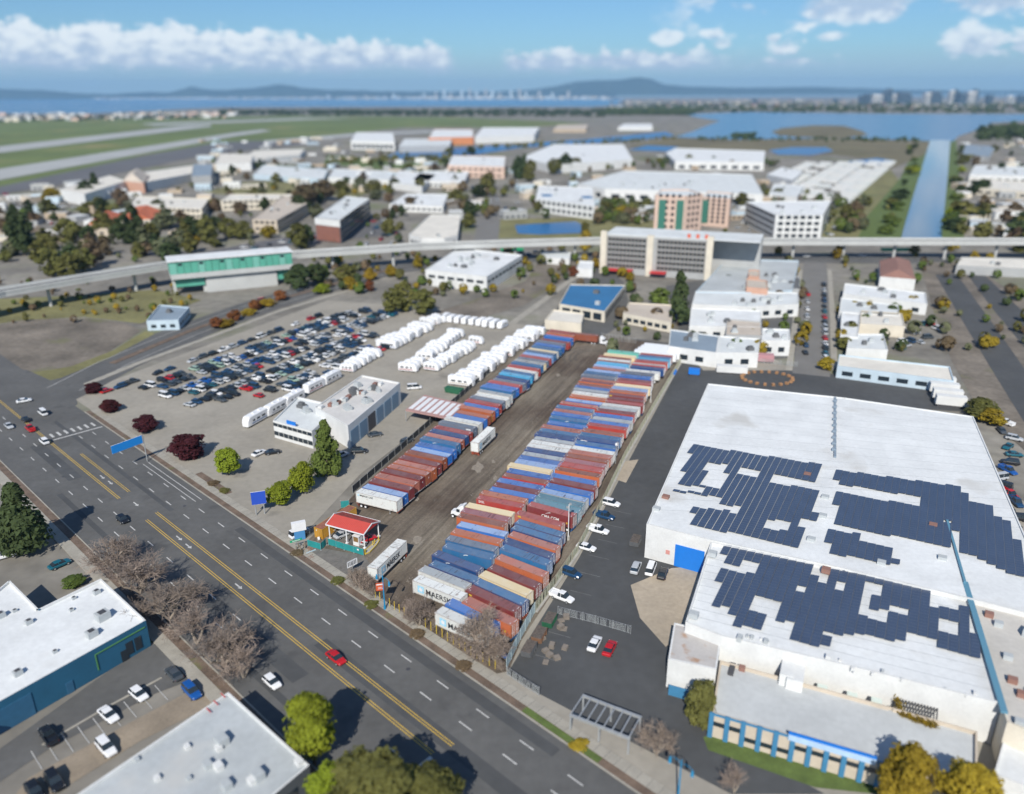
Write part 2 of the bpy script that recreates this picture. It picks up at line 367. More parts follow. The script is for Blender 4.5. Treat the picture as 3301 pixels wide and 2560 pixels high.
# repaired strips in the asphalt
for s0, s1, n0, n1 in ((-150, -60, -9.2, -8.0), (-40, 60, -2.6, -0.6), (-90, 20, -25.5, -24.2), (10, 90, -13.2, -10.4), (-30, 16, -21.5, -18.2), (-128, -96, -20.5, -17)):
    band('asphalt_patch', s0, s1, n0, n1, 0.016, ASPH2)
band('kerb', -145, 175, 0.8, 1.1, 0.15, WALK, 0.2)
band('kerb', -330, 62, -29.5, -29.2, 0.15, WALK, 0.2)
band('planting_strip', -145, 175, 1.1, 2.6, 0.11, SOIL, 0.2)
band('sidewalk', -145, 175, 2.6, 4.6, 0.14, WALK, 0.2)
band('planting_strip', -330, 62, -31.2, -29.5, 0.11, SOIL, 0.2)
band('sidewalk', -330, 62, -33.6, -31.2, 0.14, WALK, 0.2)
band('grass_verge', 50, 66, 1.2, 2.5, 0.14, GRASS, 0.2); band('grass_verge', 84, 125, 1.15, 2.5, 0.14, GRASS, 0.2); band('grass_verge', -75, -58, 4.7, 6.5, 0.1, SOIL, 0.2)
# joints across the sidewalks
b = MB()
for k in range(150):
    s = -140 + 2 * k
    q = [R(s, 2.6), R(s + 0.05, 2.6), R(s + 0.05, 4.6), R(s, 4.6)]; b.face([(p.x, p.y, 0.146) for p in ccw(q)])
tag(b.obj('sidewalk_joint', DARKM), kind='stuff')
# markings
def dash(s0, s1, n, wd, m, name='lane_marking'):
    return band(name, s0, s1, n - wd / 2, n + wd / 2, 0.024, m)
for n in (-3.6, -7.5, -18.9, -22.6):
    s = -126.0 if n > -10 else -160.0
    while s < 130:
        if not (n < -10 and -14 < s - 6 < 30): dash(s, s + 3.0, n, 0.24, LINEW)
        s += 10.0
for n in (-11.45, -11.95): dash(-62, 47, n, 0.16, LINEY)
for n in (-14.7, -15.2): dash(-60, 46, n, 0.16, LINEY)
for n in (-14.9, -15.4): dash(-190, -76, n, 0.16, LINEY)
for k, (n, s) in enumerate(((-11.6, -112), (-12.1, -112))): dash(s, -78, n, 0.14, LINEY)
band('stop_line', 46, 46.7, -28.6, -15.6, 0.024, LINEW)
band('stop_line', -128.6, -128, -14, 0.2, 0.024, LINEW)
for s, n in ((-46, -13.3), (-41, -13.4), (-18, -13.4), (-70, -13.4), (-92, -13.4), (-87, -13.2)):
    b = MB(); u = 1
    for q in ([(-1.4, -0.15), (0.5, -0.15), (0.5, 0.15), (-1.4, 0.15)], [(0.5, -0.5), (1.5, 0), (0.5, 0.5)]):
        b.face([tuple(R(s + x, n + y, 0.024)) for x, y in q])
    tag(b.obj('turn_arrow', LINEW), kind='structure')
for n in range(0, 14, 2): band('crosswalk_bar', -134, -130.5, -13.5 + n, -12.8 + n, 0.024, LINEW)
for n in (-2.4, -0.9): dash(-92, -60, n, 0.18, LINEW)
# side street at the lower centre and the cross street on the left
SSM = strip('side_street', [R(40, -29.6), R(44, -48), R(50, -75)], 16, 0.008, ASPH)
strip('lane_marking', [R(39.5, -31), R(42, -47)], 0.3, 0.022, LINEW)
CS = [D(20, 880), D(135, 830), D(240, 775), D(400, 708), D(560, 650), D(690, 612), D(830, 575), D(1000, 557), D(1280, 545), D(1640, 552), D(2184, 556), D(2700, 556)]
strip('cross_street', CS, 24, 0.006, ASPH)
flat('crossing', [D(x, y) for x, y in ((-260, 930), (-160, 760), (60, 790), (160, 835), (165, 862), (40, 960), (0, 1000))], 0.02, ASPH)
strip('street_median', CS[2:7], 3.0, 0.16, SOIL, 0.2)
for off in (-6.5, 6.5):
    P = [Vector((p.x, p.y, 0)) for p in CS]
    q = []
    for i, p in enumerate(P):
        d = (P[min(i + 1, len(P) - 1)] - P[max(i - 1, 0)]).normalized(); q.append(p + Vector((-d.y, d.x, 0)) * off)
    strip('lane_marking', q[1:], 0.25, 0.022, LINEW)
strip('sidewalk', [D(185, 820), D(300, 773), D(440, 722), D(600, 662), D(760, 615)], 3, 0.14, WALK, 0.2)
dflat('vacant_lot', [(-40, 800), (-40, 700), (60, 682), (190, 678), (270, 690), (300, 706), (230, 752), (150, 782), (60, 796)], 0.01, DIRT)
dflat('grass_bank', [(-60, 640), (170, 630), (330, 618), (430, 640), (300, 690), (180, 676), (40, 684), (-60, 700)], 0.006, DRYG)
dflat('grass_bank', [(-60, 805), (150, 782), (240, 748), (310, 706), (330, 712), (230, 765), (130, 806), (-60, 850)], 0.008, DRYG)
dflat('vacant_lot', [(985, 690), (1120, 650), (1262, 560), (1150, 556), (1120, 600), (1010, 640), (920, 668)], 0.012, DIRT)
strip('concrete_path', [D(1092, 690), D(1140, 655), D(1200, 610), D(1268, 560)], 3.6, 0.02, WALK)
dflat('parking_surface', [(1150, 700), (1275, 560), (1330, 600), (1340, 640), (1330, 690), (1290, 715), (1460, 735), (1440, 680), (1420, 610), (1700, 560), (1720, 760), (1480, 780), (1460, 745), (1280, 720), (1170, 712)], 0.008, ASPH)
strip('back_street', [D(1738, 560), D(1738, 640), D(1736, 720), D(1730, 800)], 13, 0.014, mat('worn_asphalt', (0.17, 0.165, 0.155), 0.95, var=0.12, vscale=0.1))
for o in (-8.5, 8.5):
    strip('sidewalk', [D(1738, 575) + Vector((o, 0, 0)), D(1736, 690) + Vector((o, 0, 0)), D(1731, 790) + Vector((o, 0, 0))], 2.4, 0.13, WALK, 0.2)
dflat('rail_yard', [(1960, 560), (2060, 556), (2300, 720), (2300, 1020), (2184, 960), (2085, 870), (2030, 770), (1990, 660)], 0.01, DIRT)
dflat('service_road', [(1995, 586), (2040, 584), (2110, 680), (2230, 850), (2184, 900), (2110, 780), (2050, 680)], 0.02, ASPH2)
dflat('service_road', [(2062, 584), (2100, 586), (2260, 740), (2300, 830), (2184, 740), (2110, 650)], 0.02, ASPH2)
flat('asphalt_apron', [D(x, y) for x, y in ((1465, 752), (1500, 790), (1700, 790), (1990, 820), (2080, 880), (1800, 860), (1512, 830), (1380, 1130), (1500, 1215), (1420, 1440), (1520, 1560), (1760, 1694), (1560, 1694), (1150, 1480), (1082, 1436), (1235, 1190), (1340, 985))], 0.012, ASPH2)
flat('sandy_apron', [D(x, y) for x, y in ((1345, 1248), (1432, 1212), (1500, 1206), (1480, 1330), (1420, 1380), (1365, 1318))], 0.022, TAN)
flat('sandy_apron', [D(x, y) for x, y in ((1325, 985), (1362, 980), (1335, 1030), (1312, 1022))], 0.022, TAN)
flat('parking_surface', [D(x, y) for x, y in ((310, 1375), (395, 1370), (435, 1440), (330, 1480), (100, 1600), (-40, 1694), (-60, 1640))], 0.02, ASPH)
flat('dirt_strip', [D(x, y) for x, y in ((470, 1440), (505, 1478), (300, 1580), (90, 1710), (0, 1740), (60, 1660), (280, 1540))], 0.026, mat('tan_dirt', (0.27, 0.225, 0.17), 1.0, var=0.2, vscale=0.2))
flat('lawn', [D(x, y) for x, y in ((318, 1372), (345, 1350), (372, 1344), (345, 1366))], 0.03, GRASS)
flat('lawn', [D(x, y) for x, y in ((1500, 1572), (1516, 1568), (1880, 1680), (1870, 1694), (1740, 1680), (1510, 1600))], 0.03, GRASS)
strip('parking_kerb', [D(345, 1446), D(230, 1508), D(90, 1590)], 0.4, 0.14, WALK, 0.16)
for k in range(9):
    a = D(330 - 33 * k, 1462 + 17.5 * k); strip('stall_line', [a, a + RS * 5.2], 0.12, 0.034, LINEW)
for k in range(9):
    a = D(1126 + 0, 1392) + Vector((math.cos(1.2), math.sin(1.2), 0)) * (7.2 * k); strip('stall_line', [a + Vector((1, -.45, 0)) * 1.4, a + Vector((1, -.45, 0)) * 5.6], 0.10, 0.03, mat('worn_line', (0.2, 0.2, 0.2), 0.9, var=.3))

for k, (s, n) in enumerate(((-60, -5.4), (-12, -20.4), (28, -5.2), (64, -9.4), (-100, -20.6), (5, -24.0))):
    p = R(s, n); b = MB(); b.tube((0, 0, 0), (0, 0, .008), .42, n=14); b.tube((0, 0, .0), (0, 0, .012), .30, n=14); tag(b.obj('manhole_cover', [DARKM], None, (p.x, p.y, .018)), 'round iron manhole cover, ' + nth(k + 1) + ' listed along the avenue', 'manhole cover', 'manhole covers in the avenue')
# ------------------------------------------------------------------ the container yard
YM = bpy.data.materials.new('yard_dirt'); YM.use_nodes = True
t = YM.node_tree; bs = t.nodes['Principled BSDF']; bs.inputs['Roughness'].default_value = 0.95
def yn(sc, scale, det, rough=0.6):
    mp = t.nodes.new('ShaderNodeMapping'); mp.inputs['Rotation'].default_value = (0, 0, rad(-68)); 
    mp2 = t.nodes.new('ShaderNodeMapping'); mp2.inputs['Scale'].default_value = sc
    tcx = t.nodes.new('ShaderNodeTexCoord'); t.links.new(tcx.outputs['Object'], mp.inputs[0]); t.links.new(mp.outputs[0], mp2.inputs[0])
    n = t.nodes.new('ShaderNodeTexNoise'); n.inputs['Scale'].default_value = scale; n.inputs['Detail'].default_value = det; n.inputs['Roughness'].default_value = rough
    t.links.new(mp2.outputs[0], n.inputs['Vector']); return n.outputs['Fac']
def yr(f, a, b, ca, cb):
    n = t.nodes.new('ShaderNodeValToRGB'); n.color_ramp.elements[0].position = a; n.color_ramp.elements[1].position = b
    n.color_ramp.elements[0].color = (*ca, 1); n.color_ramp.elements[1].color = (*cb, 1); t.links.new(f, n.inputs[0]); return n.outputs[0]
def ym(bt, f, a, b):
    n = t.nodes.new('ShaderNodeMix'); n.data_type = 'RGBA'; n.blend_type = bt
    if isinstance(f, float): n.inputs[0].default_value = f
    else: t.links.new(f, n.inputs[0])
    t.links.new(a, n.inputs[6]); t.links.new(b, n.inputs[7]); return n.outputs[2]
base = yr(yn((1, 1, 1), 0.035, 5), 0.36, 0.66, (0.092, 0.070, 0.054), (0.205, 0.182, 0.148))
tracks = yr(yn((0.04, 1.0, 1), 0.55, 6, 0.7), 0.32, 0.74, (0.52, 0.50, 0.47), (1.5, 1.47, 1.42))
base = ym('MULTIPLY', 1.0, base, tracks)
base = ym('MULTIPLY', 0.8, base, yr(yn((1, 1, 1), 1.6, 8, 0.7), 0.3, 0.72, (0.62, 0.62, 0.62), (1.35, 1.35, 1.33)))
pale = yr(yn((0.35, 1, 1), 0.16, 7, 0.72), 0.62, 0.72, (0, 0, 0), (0.6, 0.6, 0.6))
pc = t.nodes.new('ShaderNodeRGB'); pc.outputs[0].default_value = (0.27, 0.245, 0.205, 1)
base = ym('MIX', pale, base, pc.outputs[0])
t.links.new(base, bs.inputs['Base Color'])
bn = t.nodes.new('ShaderNodeBump'); bn.inputs['Strength'].default_value = 0.35; bn.inputs['Distance'].default_value = 0.08
t.links.new(yn((0.2, 1, 1), 1.5, 7), bn.inputs['Height']); t.links.new(bn.outputs[0], bs.inputs['Normal'])
YP = [D(632, 1176), D(745, 1234), D(800, 1272), D(1060, 1437), D(1085, 1432), D(1112, 1366), D(1232, 1184), D(1332, 983), D(1470, 742), D(1285, 716), D(1160, 706), D(1110, 742), D(960, 868), D(760, 1050), D(735, 1076)]
flat('yard_ground', YP, 0.03, YM)
CRACK = mat('cracked_paving', (0.165, 0.155, 0.14), 0.95, var=0.2, vscale=0.8, dirt=((0.07, 0.055, 0.045), 0.5, 0.35))
flat('driveway_apron', [D(x, y) for x, y in ((634, 1178), (660, 1162), (700, 1172), (775, 1185), (800, 1215), (780, 1250), (740, 1232))], 0.042, CRACK)
b = MB(); rc = random.Random(4)                                 # dark open cracks in that paving
for k in range(16):
    p = D(rc.uniform(668, 760), rc.uniform(1180, 1226)); a = rc.uniform(0, PI)
    for j in range(6):
        q = p + Vector((math.cos(a), math.sin(a), 0)) * rc.uniform(0.5, 1.1); nn = Vector((-math.sin(a), math.cos(a), 0)) * rc.uniform(.015, .035)
        b.face([(p - nn).to_tuple()[:2] + (0.048,), (q - nn).to_tuple()[:2] + (0.048,), (q + nn).to_tuple()[:2] + (0.048,), (p + nn).to_tuple()[:2] + (0.048,)])
        p = q; a += rc.uniform(-0.7, 0.7)
tag(b.obj('paving_cracks', DARKM), kind='stuff')
# tyre arcs at the far turning place
b = MB(); tc0 = D(1270, 765)
for r in (7.4, 8.1, 9.6, 10.2, 12.0, 12.6):
    for k in range(22):
        a0 = rad(35 + 7 * k + r); a1 = a0 + rad(7)
        b.face([(tc0.x + rr * math.cos(a), tc0.y + rr * 1.25 * math.sin(a), 0.036) for rr, a in ((r, a0), (r + 0.32, a0), (r + 0.32, a1), (r, a1))])
tag(b.obj('tyre_tracks', mat('dark_track_dirt', (0.085, 0.075, 0.066), 1.0, var=0.25, vscale=0.6)), kind='stuff')
rc = random.Random(9)
b = MB()
for x, y, r in ((1020, 997, 2.6), (1056, 1020, 1.0), (890, 1152, 1.6), (845, 1085, 1.2), (1052, 985, 0.9), (1190, 800, 1.2), (890, 1065, .8)):
    c = D(x, y); n = 11; rs = [r * rc.uniform(.6, 1.15) for _ in range(n)]
    b.face([(c.x + rs[i] * math.cos(2 * PI * i / n) * 0.7, c.y + rs[i] * 1.5 * math.sin(2 * PI * i / n), 0.037) for i in range(n)])
tag(b.obj('dried_mud_patches', mat('dried_mud', (0.27, 0.235, 0.19), 1.0, var=0.3, vscale=1.5)), kind='stuff')
b = MB()                                                        # loose stones and scraps over the yard
for k in range(900):
    u, v = rc.random(), rc.random(); p = (D(830, 1290) * (1 - u) + D(1240, 735) * u); q = (D(950, 1190) * (1 - u) + D(1330, 740) * u)
    c = p * (1 - v) + q * v; s = rc.uniform(.03, .14)
    b.tube((c.x, c.y, 0.0), (c.x + rc.uniform(-.05, .05), c.y, s * 1.1), s, s * .5, 5)
tag(b.obj('yard_gravel', mat('gravel_stone', (0.24, 0.22, 0.19), 1.0)), kind='stuff')

# ------------------------------------------------------------------ containers on road chassis
CL, CW = 12.19, 2.44
PAL = {  # side colour, rust
 'maroon': ((0.185, 0.030, 0.034), .22), 'red': ((0.38, 0.048, 0.040), .25), 'orange': ((0.43, 0.115, 0.045), .3), 'brown': ((0.27, 0.075, 0.04), .35), 'salmon': ((0.40, 0.125, 0.085), .25),
 'bright blue': ((0.015, 0.14, 0.47), .2), 'navy': ((0.010, 0.060, 0.20), .15), 'steel blue': ((0.022, 0.135, 0.31), .35), 'slate': ((0.115, 0.155, 0.22), .45), 'pale blue': ((0.23, 0.38, 0.66), .25),
 'cyan': ((0.035, 0.36, 0.62), .15), 'teal': ((0.075, 0.22, 0.30), .35), 'white': ((0.62, 0.64, 0.62), .55), 'cream': ((0.70, 0.58, 0.36), .05), 'grey': ((0.33, 0.37, 0.39), .45), 'turquoise': ((0.13, 0.52, 0.43), .15), 'pink': ((0.50, 0.36, 0.34), .35), 'mauve': ((0.30, 0.10, 0.12), .3)}
SIDE = {k: paint(k.replace(' ', '_') + '_container_paint', c, r, 0.05, 0.0) for k, (c, r) in PAL.items()}
def faded(c, f=0.42):
    g = sum(c) / 3; return tuple(max(0, (1 - f) * x + f * (0.45 * g + 0.20)) for x in c)
ROOF = {k: paint(k.replace(' ', '_') + '_weathered_roof', faded(c, 0.06 if k in ('white', 'cream') else 0.24), r, 0.0 if k == 'cream' else 0.3, 0.25) for k, (c, r) in PAL.items()}
FRAME = {k: paint(k.replace(' ', '_') + '_frame_paint', tuple(x * (0.62 if k in ('white', 'cream', 'grey') else 0.72) + (.25, .13, .07)[i] * .30 for i, x in enumerate(c)), r + .35, 0.0) for k, (c, r) in PAL.items()}
ROD = mat('lock_rod_paint', (0.62, 0.63, 0.64), 0.5)
CHAS = [mat('chassis_' + n, c, 0.6, var=0.2, vscale=2) for n, c in (('red', (0.38, 0.09, 0.05)), ('white', (0.6, 0.6, 0.6)), ('blue', (0.05, 0.15, 0.35)), ('black', (0.04, 0.04, 0.045)), ('grey', (0.35, 0.35, 0.36)))]

def corr_wall(b, x0, x1, y, z0, z1, out, mi=0, pitch=0.278, dep=0.05, axis='x'):
    """trapezoid corrugation; out = +1/-1 gives the outward side"""
    n = max(2, round((x1 - x0) / pitch)); p = (x1 - x0) / n; pts = []
    for i in range(n):
        a = x0 + i * p
        for f, d in ((0, 0), (.25, 0), (.5, -dep), (.75, -dep)): pts.append((a + f * p, y + out * d))
    pts.append((x1, y))
    k = len(b.v)
    for (u, v) in pts:
        for z in (z0, z1): b.v.append((u, v, z) if axis == 'x' else (v, u, z))
    for i in range(len(pts) - 1):
        q = (k + 2 * i, k + 2 * i + 2, k + 2 * i + 3, k + 2 * i + 1); b.f.append(q if (out < 0) == (axis == 'x') else q[::-1]); b.m.append(mi)
def body_mesh(h, L=CL):
    b = MB(); X = L / 2; Y = CW / 2; r = 0.12
    corr_wall(b, -X + r, X - r, -Y + .01, r, h - r, -1); corr_wall(b, -X + r, X - r, Y - .01, r, h - r, 1)
    corr_wall(b, -Y + r, Y - r, -X + .01, r, h - r, -1, axis='y')
    for sy in (-1, 1):
        ya, yb = sorted((sy * Y, sy * (Y - .09)))
        b.box(-X + .16, X - .16, ya, yb, h - r, h - .02, 1); b.box(-X + .16, X - .16, ya, yb, 0, .16, 1)
        for sx in (-1, 1):
            xa, xb = sorted((sx * X, sx * (X - .16))); b.box(xa, xb, ya - (.04 if sy < 0 else -.0), yb + (.04 if sy > 0 else 0), .0, h, 1)
    for sx in (-1, 1):
        xa, xb = sorted((sx * X, sx * (X - .10))); b.box(xa, xb, -Y + .09, Y - .09, h - .16, h - .01, 1); b.box(xa, xb, -Y + .09, Y - .09, 0, .15, 1)
    b.box(-X + .1, X - .1, -Y + .09, Y - .09, .02, .10)
    return b.mesh('container_body')
def roof_mesh(h, L=CL):
    b = MB(); X = L / 2 - .10; Y = CW / 2 - .09; n = 42; p = 2 * X / n; pts = []
    for i in range(n):
        for f, d in ((0, 0), (.3, 0), (.5, -.03), (.8, -.03)): pts.append((-X + (i + f) * p, h - .015 + d))
    pts.append((X, h - .015)); k = len(b.v)
    for u, z in pts: b.v += [(u, -Y, z), (u, Y, z)]
    for i in range(len(pts) - 1): b.f.append((k + 2 * i, k + 2 * i + 2, k + 2 * i + 3, k + 2 * i + 1)); b.m.append(0)
    for x, y, sx, sy in ((-X + .12, -.55, .10, .9), (X - .22, .1, .10, .8), (-X + .55, -.7, .2, .2), (X - .6, -.75, .2, .2)): b.box(x, x + sx, y, y + sy, h - .02, h + .004, 1)
    return b.mesh('container_roof')
def door_mesh(h):
    b = MB(); b.box(-.025, .025, .01, 1.10, .17, h - .17)
    for k in range(4):
        z = .3 + k * (h - .75) / 4; b.box(.025, .045, .1, 1.0, z, z + (h - .75) / 4 - .12)
    return b.mesh('container_door')
def rod_mesh(h):
    b = MB(); b.tube((.07, 0, .06), (.07, 0, h - .06), .042, n=5); b.box(.05, .10, -.05, .28, h * .36, h * .36 + .06); b.box(.05, .09, -.06, .06, .05, .16); b.box(.05, .09, -.06, .06, h - .16, h - .05); return b.mesh('lock_rod')
def chassis_mesh(L=CL, rear=True):
    b = MB(); X = L / 2
    for y in (-.5, .5): b.box(-X + .3, X, y - .08, y + .08, -.42, -.08)
    for x in (-X + .1, X - .16): b.box(x - .12, x + .12, -1.24, 1.24, -.2, -.01)
    for k in range(7): b.box(-X + 1.5 + k * 1.5, -X + 1.6 + k * 1.5, -.5, .5, -.3, -.15)
    for x in (X - 1.4, X - 2.65): b.tube((x, -1.0, -.72), (x, 1.0, -.72), .09, n=6); b.box(x - .5, x + .5, -.62, -.42, -.72, -.42); b.box(x - .5, x + .5, .42, .62, -.72, -.42)
    b.box(X - .25, X - .15, -1.15, 1.15, -.75, -.6); 
    for y in (-.9, .9): b.box(X - .24, X - .18, y - .04, y + .04, -.6, -.2)
    for y in (-.35, .35): b.box(X - .5, X - .48, y * 2.6 - .3, y * 2.6 + .3, -1.15, -.6)
    return b.mesh('trailer_chassis')
def gear_mesh():
    b = MB()
    for y in (-.62, .62): b.box(-.07, .07, y - .07, y + .07, -1.18, -.1); b.box(-.18, .18, y - .16, y + .16, -1.24, -1.18)
    b.box(-.04, .04, -.62, .62, -.7, -.62); return b.mesh('landing_gear')
def tyre_mesh(r, wd, n=14):
    b = MB()
    b.tube((0, -wd / 2, 0), (0, wd / 2, 0), r, n=n, mi=0); me = b.mesh('tyre'); return me
def rim_mesh(r, wd, n=10):
    b = MB(); b.tube((0, -wd / 2 - .012, 0), (0, wd / 2 + .012, 0), r * .56, n=n); b.tube((0, -wd / 2 - .04, 0), (0, wd / 2 + .04, 0), r * .2, n=6, mi=0); return b.mesh('rim')
BODY = {h: body_mesh(h) for h in (2.59, 2.9)}; ROOFM = {h: roof_mesh(h) for h in (2.59, 2.9)}
DOOR = {h: door_mesh(h) for h in (2.59, 2.9)}; RODM = {h: rod_mesh(h) for h in (2.59, 2.9)}
CHM = chassis_mesh(); GEAR = gear_mesh(); TYRE = tyre_mesh(.5, .56); RIMM = rim_mesh(.5, .56)
DECK = 1.24
def text_mesh(txt, size, bold=0.0, ext=0.004):
    cu = bpy.data.curves.new('txt', 'FONT'); cu.body = txt; cu.size = size; cu.offset = bold; cu.extrude = ext; cu.resolution_u = 3
    o = bpy.data.objects.new('txt', cu); C.objects.link(o)
    dg = bpy.context.evaluated_depsgraph_get(); me = bpy.data.meshes.new_from_object(o.evaluated_get(dg)); bpy.data.objects.remove(o); bpy.data.curves.remove(cu)
    me.materials.clear(); return me
def on_side(parent, me, name, mats, side, u, z, sx=1.0, sz=1.0, L=CL, proud=0.012):
    """lay flat artwork on a long side; u metres from the viewer's left end, z above the floor"""
    o = O(name, me, mats, parent); Y = CW / 2 + proud
    if side < 0: o.location = (-L / 2 + u, -Y, z); o.rotation_euler = (PI / 2, 0, 0)
    else: o.location = (L / 2 - u, Y, z); o.rotation_euler = (PI / 2, 0, PI)
    o.scale = (sx, sz, 1); return o
def square_mesh(a, bb):
    b = MB(); b.box(0, a, 0, bb, -.004, .004); return b.mesh('panel')
def star_mesh(r):
    b = MB(); n = 7; pts = []
    for k in range(2 * n):
        rr = r if k % 2 == 0 else r * .42; t = PI / 2 + PI * k / n; pts.append((rr * math.cos(t), rr * math.sin(t)))
    for k in range(2 * n): b.face([(0, 0, .014), (*pts[k], .014), (*pts[(k + 1) % (2 * n)], .014)])
    return b.mesh('star')
BLACK = mat('lettering_black', (0.02, 0.025, 0.035), 0.6); LBLUE = mat('emblem_light_blue', (0.30, 0.60, 0.78), 0.6, var=0.1, vscale=2)
PLACARD = square_mesh(.28, .34); PLACW = mat('placard_white', (0.8, 0.8, 0.78), 0.6)
NBOX = 0
def trailer(label, pos, yaw, side, roof, h=2.59, flip=False, group=None, chassis=0, wheels=True, placard=False, extra=True):
    """one container locked on its chassis: pos is the ground point under its middle"""
    global NBOX; NBOX += 1
    t = T('container_trailer', label, 'container trailer', (pos.x, pos.y, 0.03), yaw + (PI if flip else 0), group)
    sm = SIDE[side]; d = DECK
    O('container_body', BODY[h], [sm, FRAME[side]], t, (0, 0, d)); O('container_roof', ROOFM[h], [ROOF[roof], ROD], t, (0, 0, d))
    for s in (-1, 1):
        dr = O('container_door', DOOR[h], [sm], t, (CL / 2 - .03, 0, d), (0, 0, 0)); dr.scale = (1, s, 1)
        for y in (.32, .82): O('lock_rod', RODM[h], [ROD], dr, (0, y, 0))
    cm = CHAS[chassis]; ch = O('trailer_chassis', CHM, [cm], t, (0, 0, d)); O('landing_gear', GEAR, [STEEL], t, (-CL / 2 + 2.6, 0, d))
    for x in (CL / 2 - 1.4, CL / 2 - 2.65):
        for y in (-.92, .92):
            tw = O('wheel', TYRE, [RUBBER], t, (x, y, .5 - .0)); O('rim', RIMM, [RIM], tw)
    if placard:
        p = O('placard', PLACARD, [PLACW], t, (-CL / 2 - .012, .1, d + h * .55)); p.rotation_euler = (PI / 2, 0, -PI / 2)
    return t
def maersk(t, side, u0, z, big, word='MAERSK', emb=True, col=BLACK):
    if emb:
        on_side(t, square_mesh(1.72 * big, 1.72 * big), 'emblem_panel', [LBLUE], side, u0, z, proud=.012)
        o = on_side(t, star_mesh(.62 * big), 'star_emblem', [WHITE], side, u0 + .86 * big, z + .86 * big, proud=.02)
    me = text_mesh(word, 1.0, 0.028); wd = max(v.co.x for v in me.vertices)
    return me, wd
def seg(row, a, b_, frac): return a + (b_ - a) * frac
LROW = [(1279.1, 1618.3, 'white', 'white', 2.9), (1298.2, 1602.8, 'bright blue', 'pale blue', 2.59), (1318.4, 1582.5, 'maroon', 'maroon', 2.9), (1334.5, 1565.2, 'salmon', 'salmon', 2.59), (1353, 1548.5, 'maroon', 'maroon', 2.9), (1373.3, 1533.6, 'brown', 'salmon', 2.9), (1392.1, 1519.6, 'orange', 'salmon', 2.9), (1408.2, 1504.1, 'maroon', 'maroon', 2.9), (1426.1, 1486.2, 'brown', 'brown', 2.9), (1443.4, 1474.3, 'bright blue', 'pale blue', 2.59), (1457.7, 1458.8, 'bright blue', 'bright blue', 2.59), (1470.8, 1438.5, 'steel blue', 'steel blue', 2.9), (1483.3, 1427.2, 'salmon', 'salmon', 2.59), (1498.2, 1413.5, 'navy', 'navy', 2.59), (1510.2, 1402.8, 'red', 'red', 2.59), (1525.7, 1384.3, 'slate', 'slate', 2.9), (1543.1, 1370.7, 'white', 'white', 2.9), (1558.6, 1359.4, 'bright blue', 'bright blue', 2.59), (1570, 1349.3, 'brown', 'orange', 2.59), (1584.3, 1333.8, 'orange', 'orange', 2.9), (1596.2, 1324.2, 'bright blue', 'bright blue', 2.59), (1605.1, 1312.3, 'red', 'red', 2.9), (1618.8, 1300.4, 'slate', 'slate', 2.59), (1630.8, 1294.4, 'white', 'white', 2.59), (1640.9, 1281.3, 'white', 'grey', 2.9), (1650.2, 1264.6, 'steel blue', 'bright blue', 2.9), (1663.2, 1257.6, 'bright blue', 'bright blue', 2.59), (1673.3, 1248.5, 'red', 'red', 2.59), (1683.4, 1243.5, 'slate', 'slate', 2.59), (1698, 1231.9, 'navy', 'navy', 2.9), (1707.1, 1219.8, 'cyan', 'cyan', 2.59), (1713.6, 1211.7, 'steel blue', 'steel blue', 2.59), (1721.7, 1207.1, 'white', 'white', 2.59), (1730.8, 1196, 'red', 'red', 2.9), (1742.9, 1183.4, 'steel blue', 'steel blue', 2.59), (1751.5, 1176.8, 'cream', 'grey', 2.59), (1761, 1169.2, 'slate', 'slate', 2.59), (1768.6, 1161.7, 'red', 'red', 2.59), (1776.2, 1154, 'pale blue', 'pale blue', 2.59), (1782.3, 1147, 'steel blue', 'slate', 2.9), (1792.4, 1139.4, 'white', 'cream', 2.59), (1803.4, 1129.9, 'steel blue', 'steel blue', 2.59), (1811, 1121.8, 'bright blue', 'bright blue', 2.59), (1816.6, 1112.7, 'slate', 'slate', 2.59), (1831.2, 1107.6, 'red', 'maroon', 2.59), (1840.8, 1094.5, 'bright blue', 'bright blue', 2.9), (1846.9, 1084.4, 'orange', 'orange', 2.59), (1854, 1077.4, 'maroon', 'red', 2.59)]
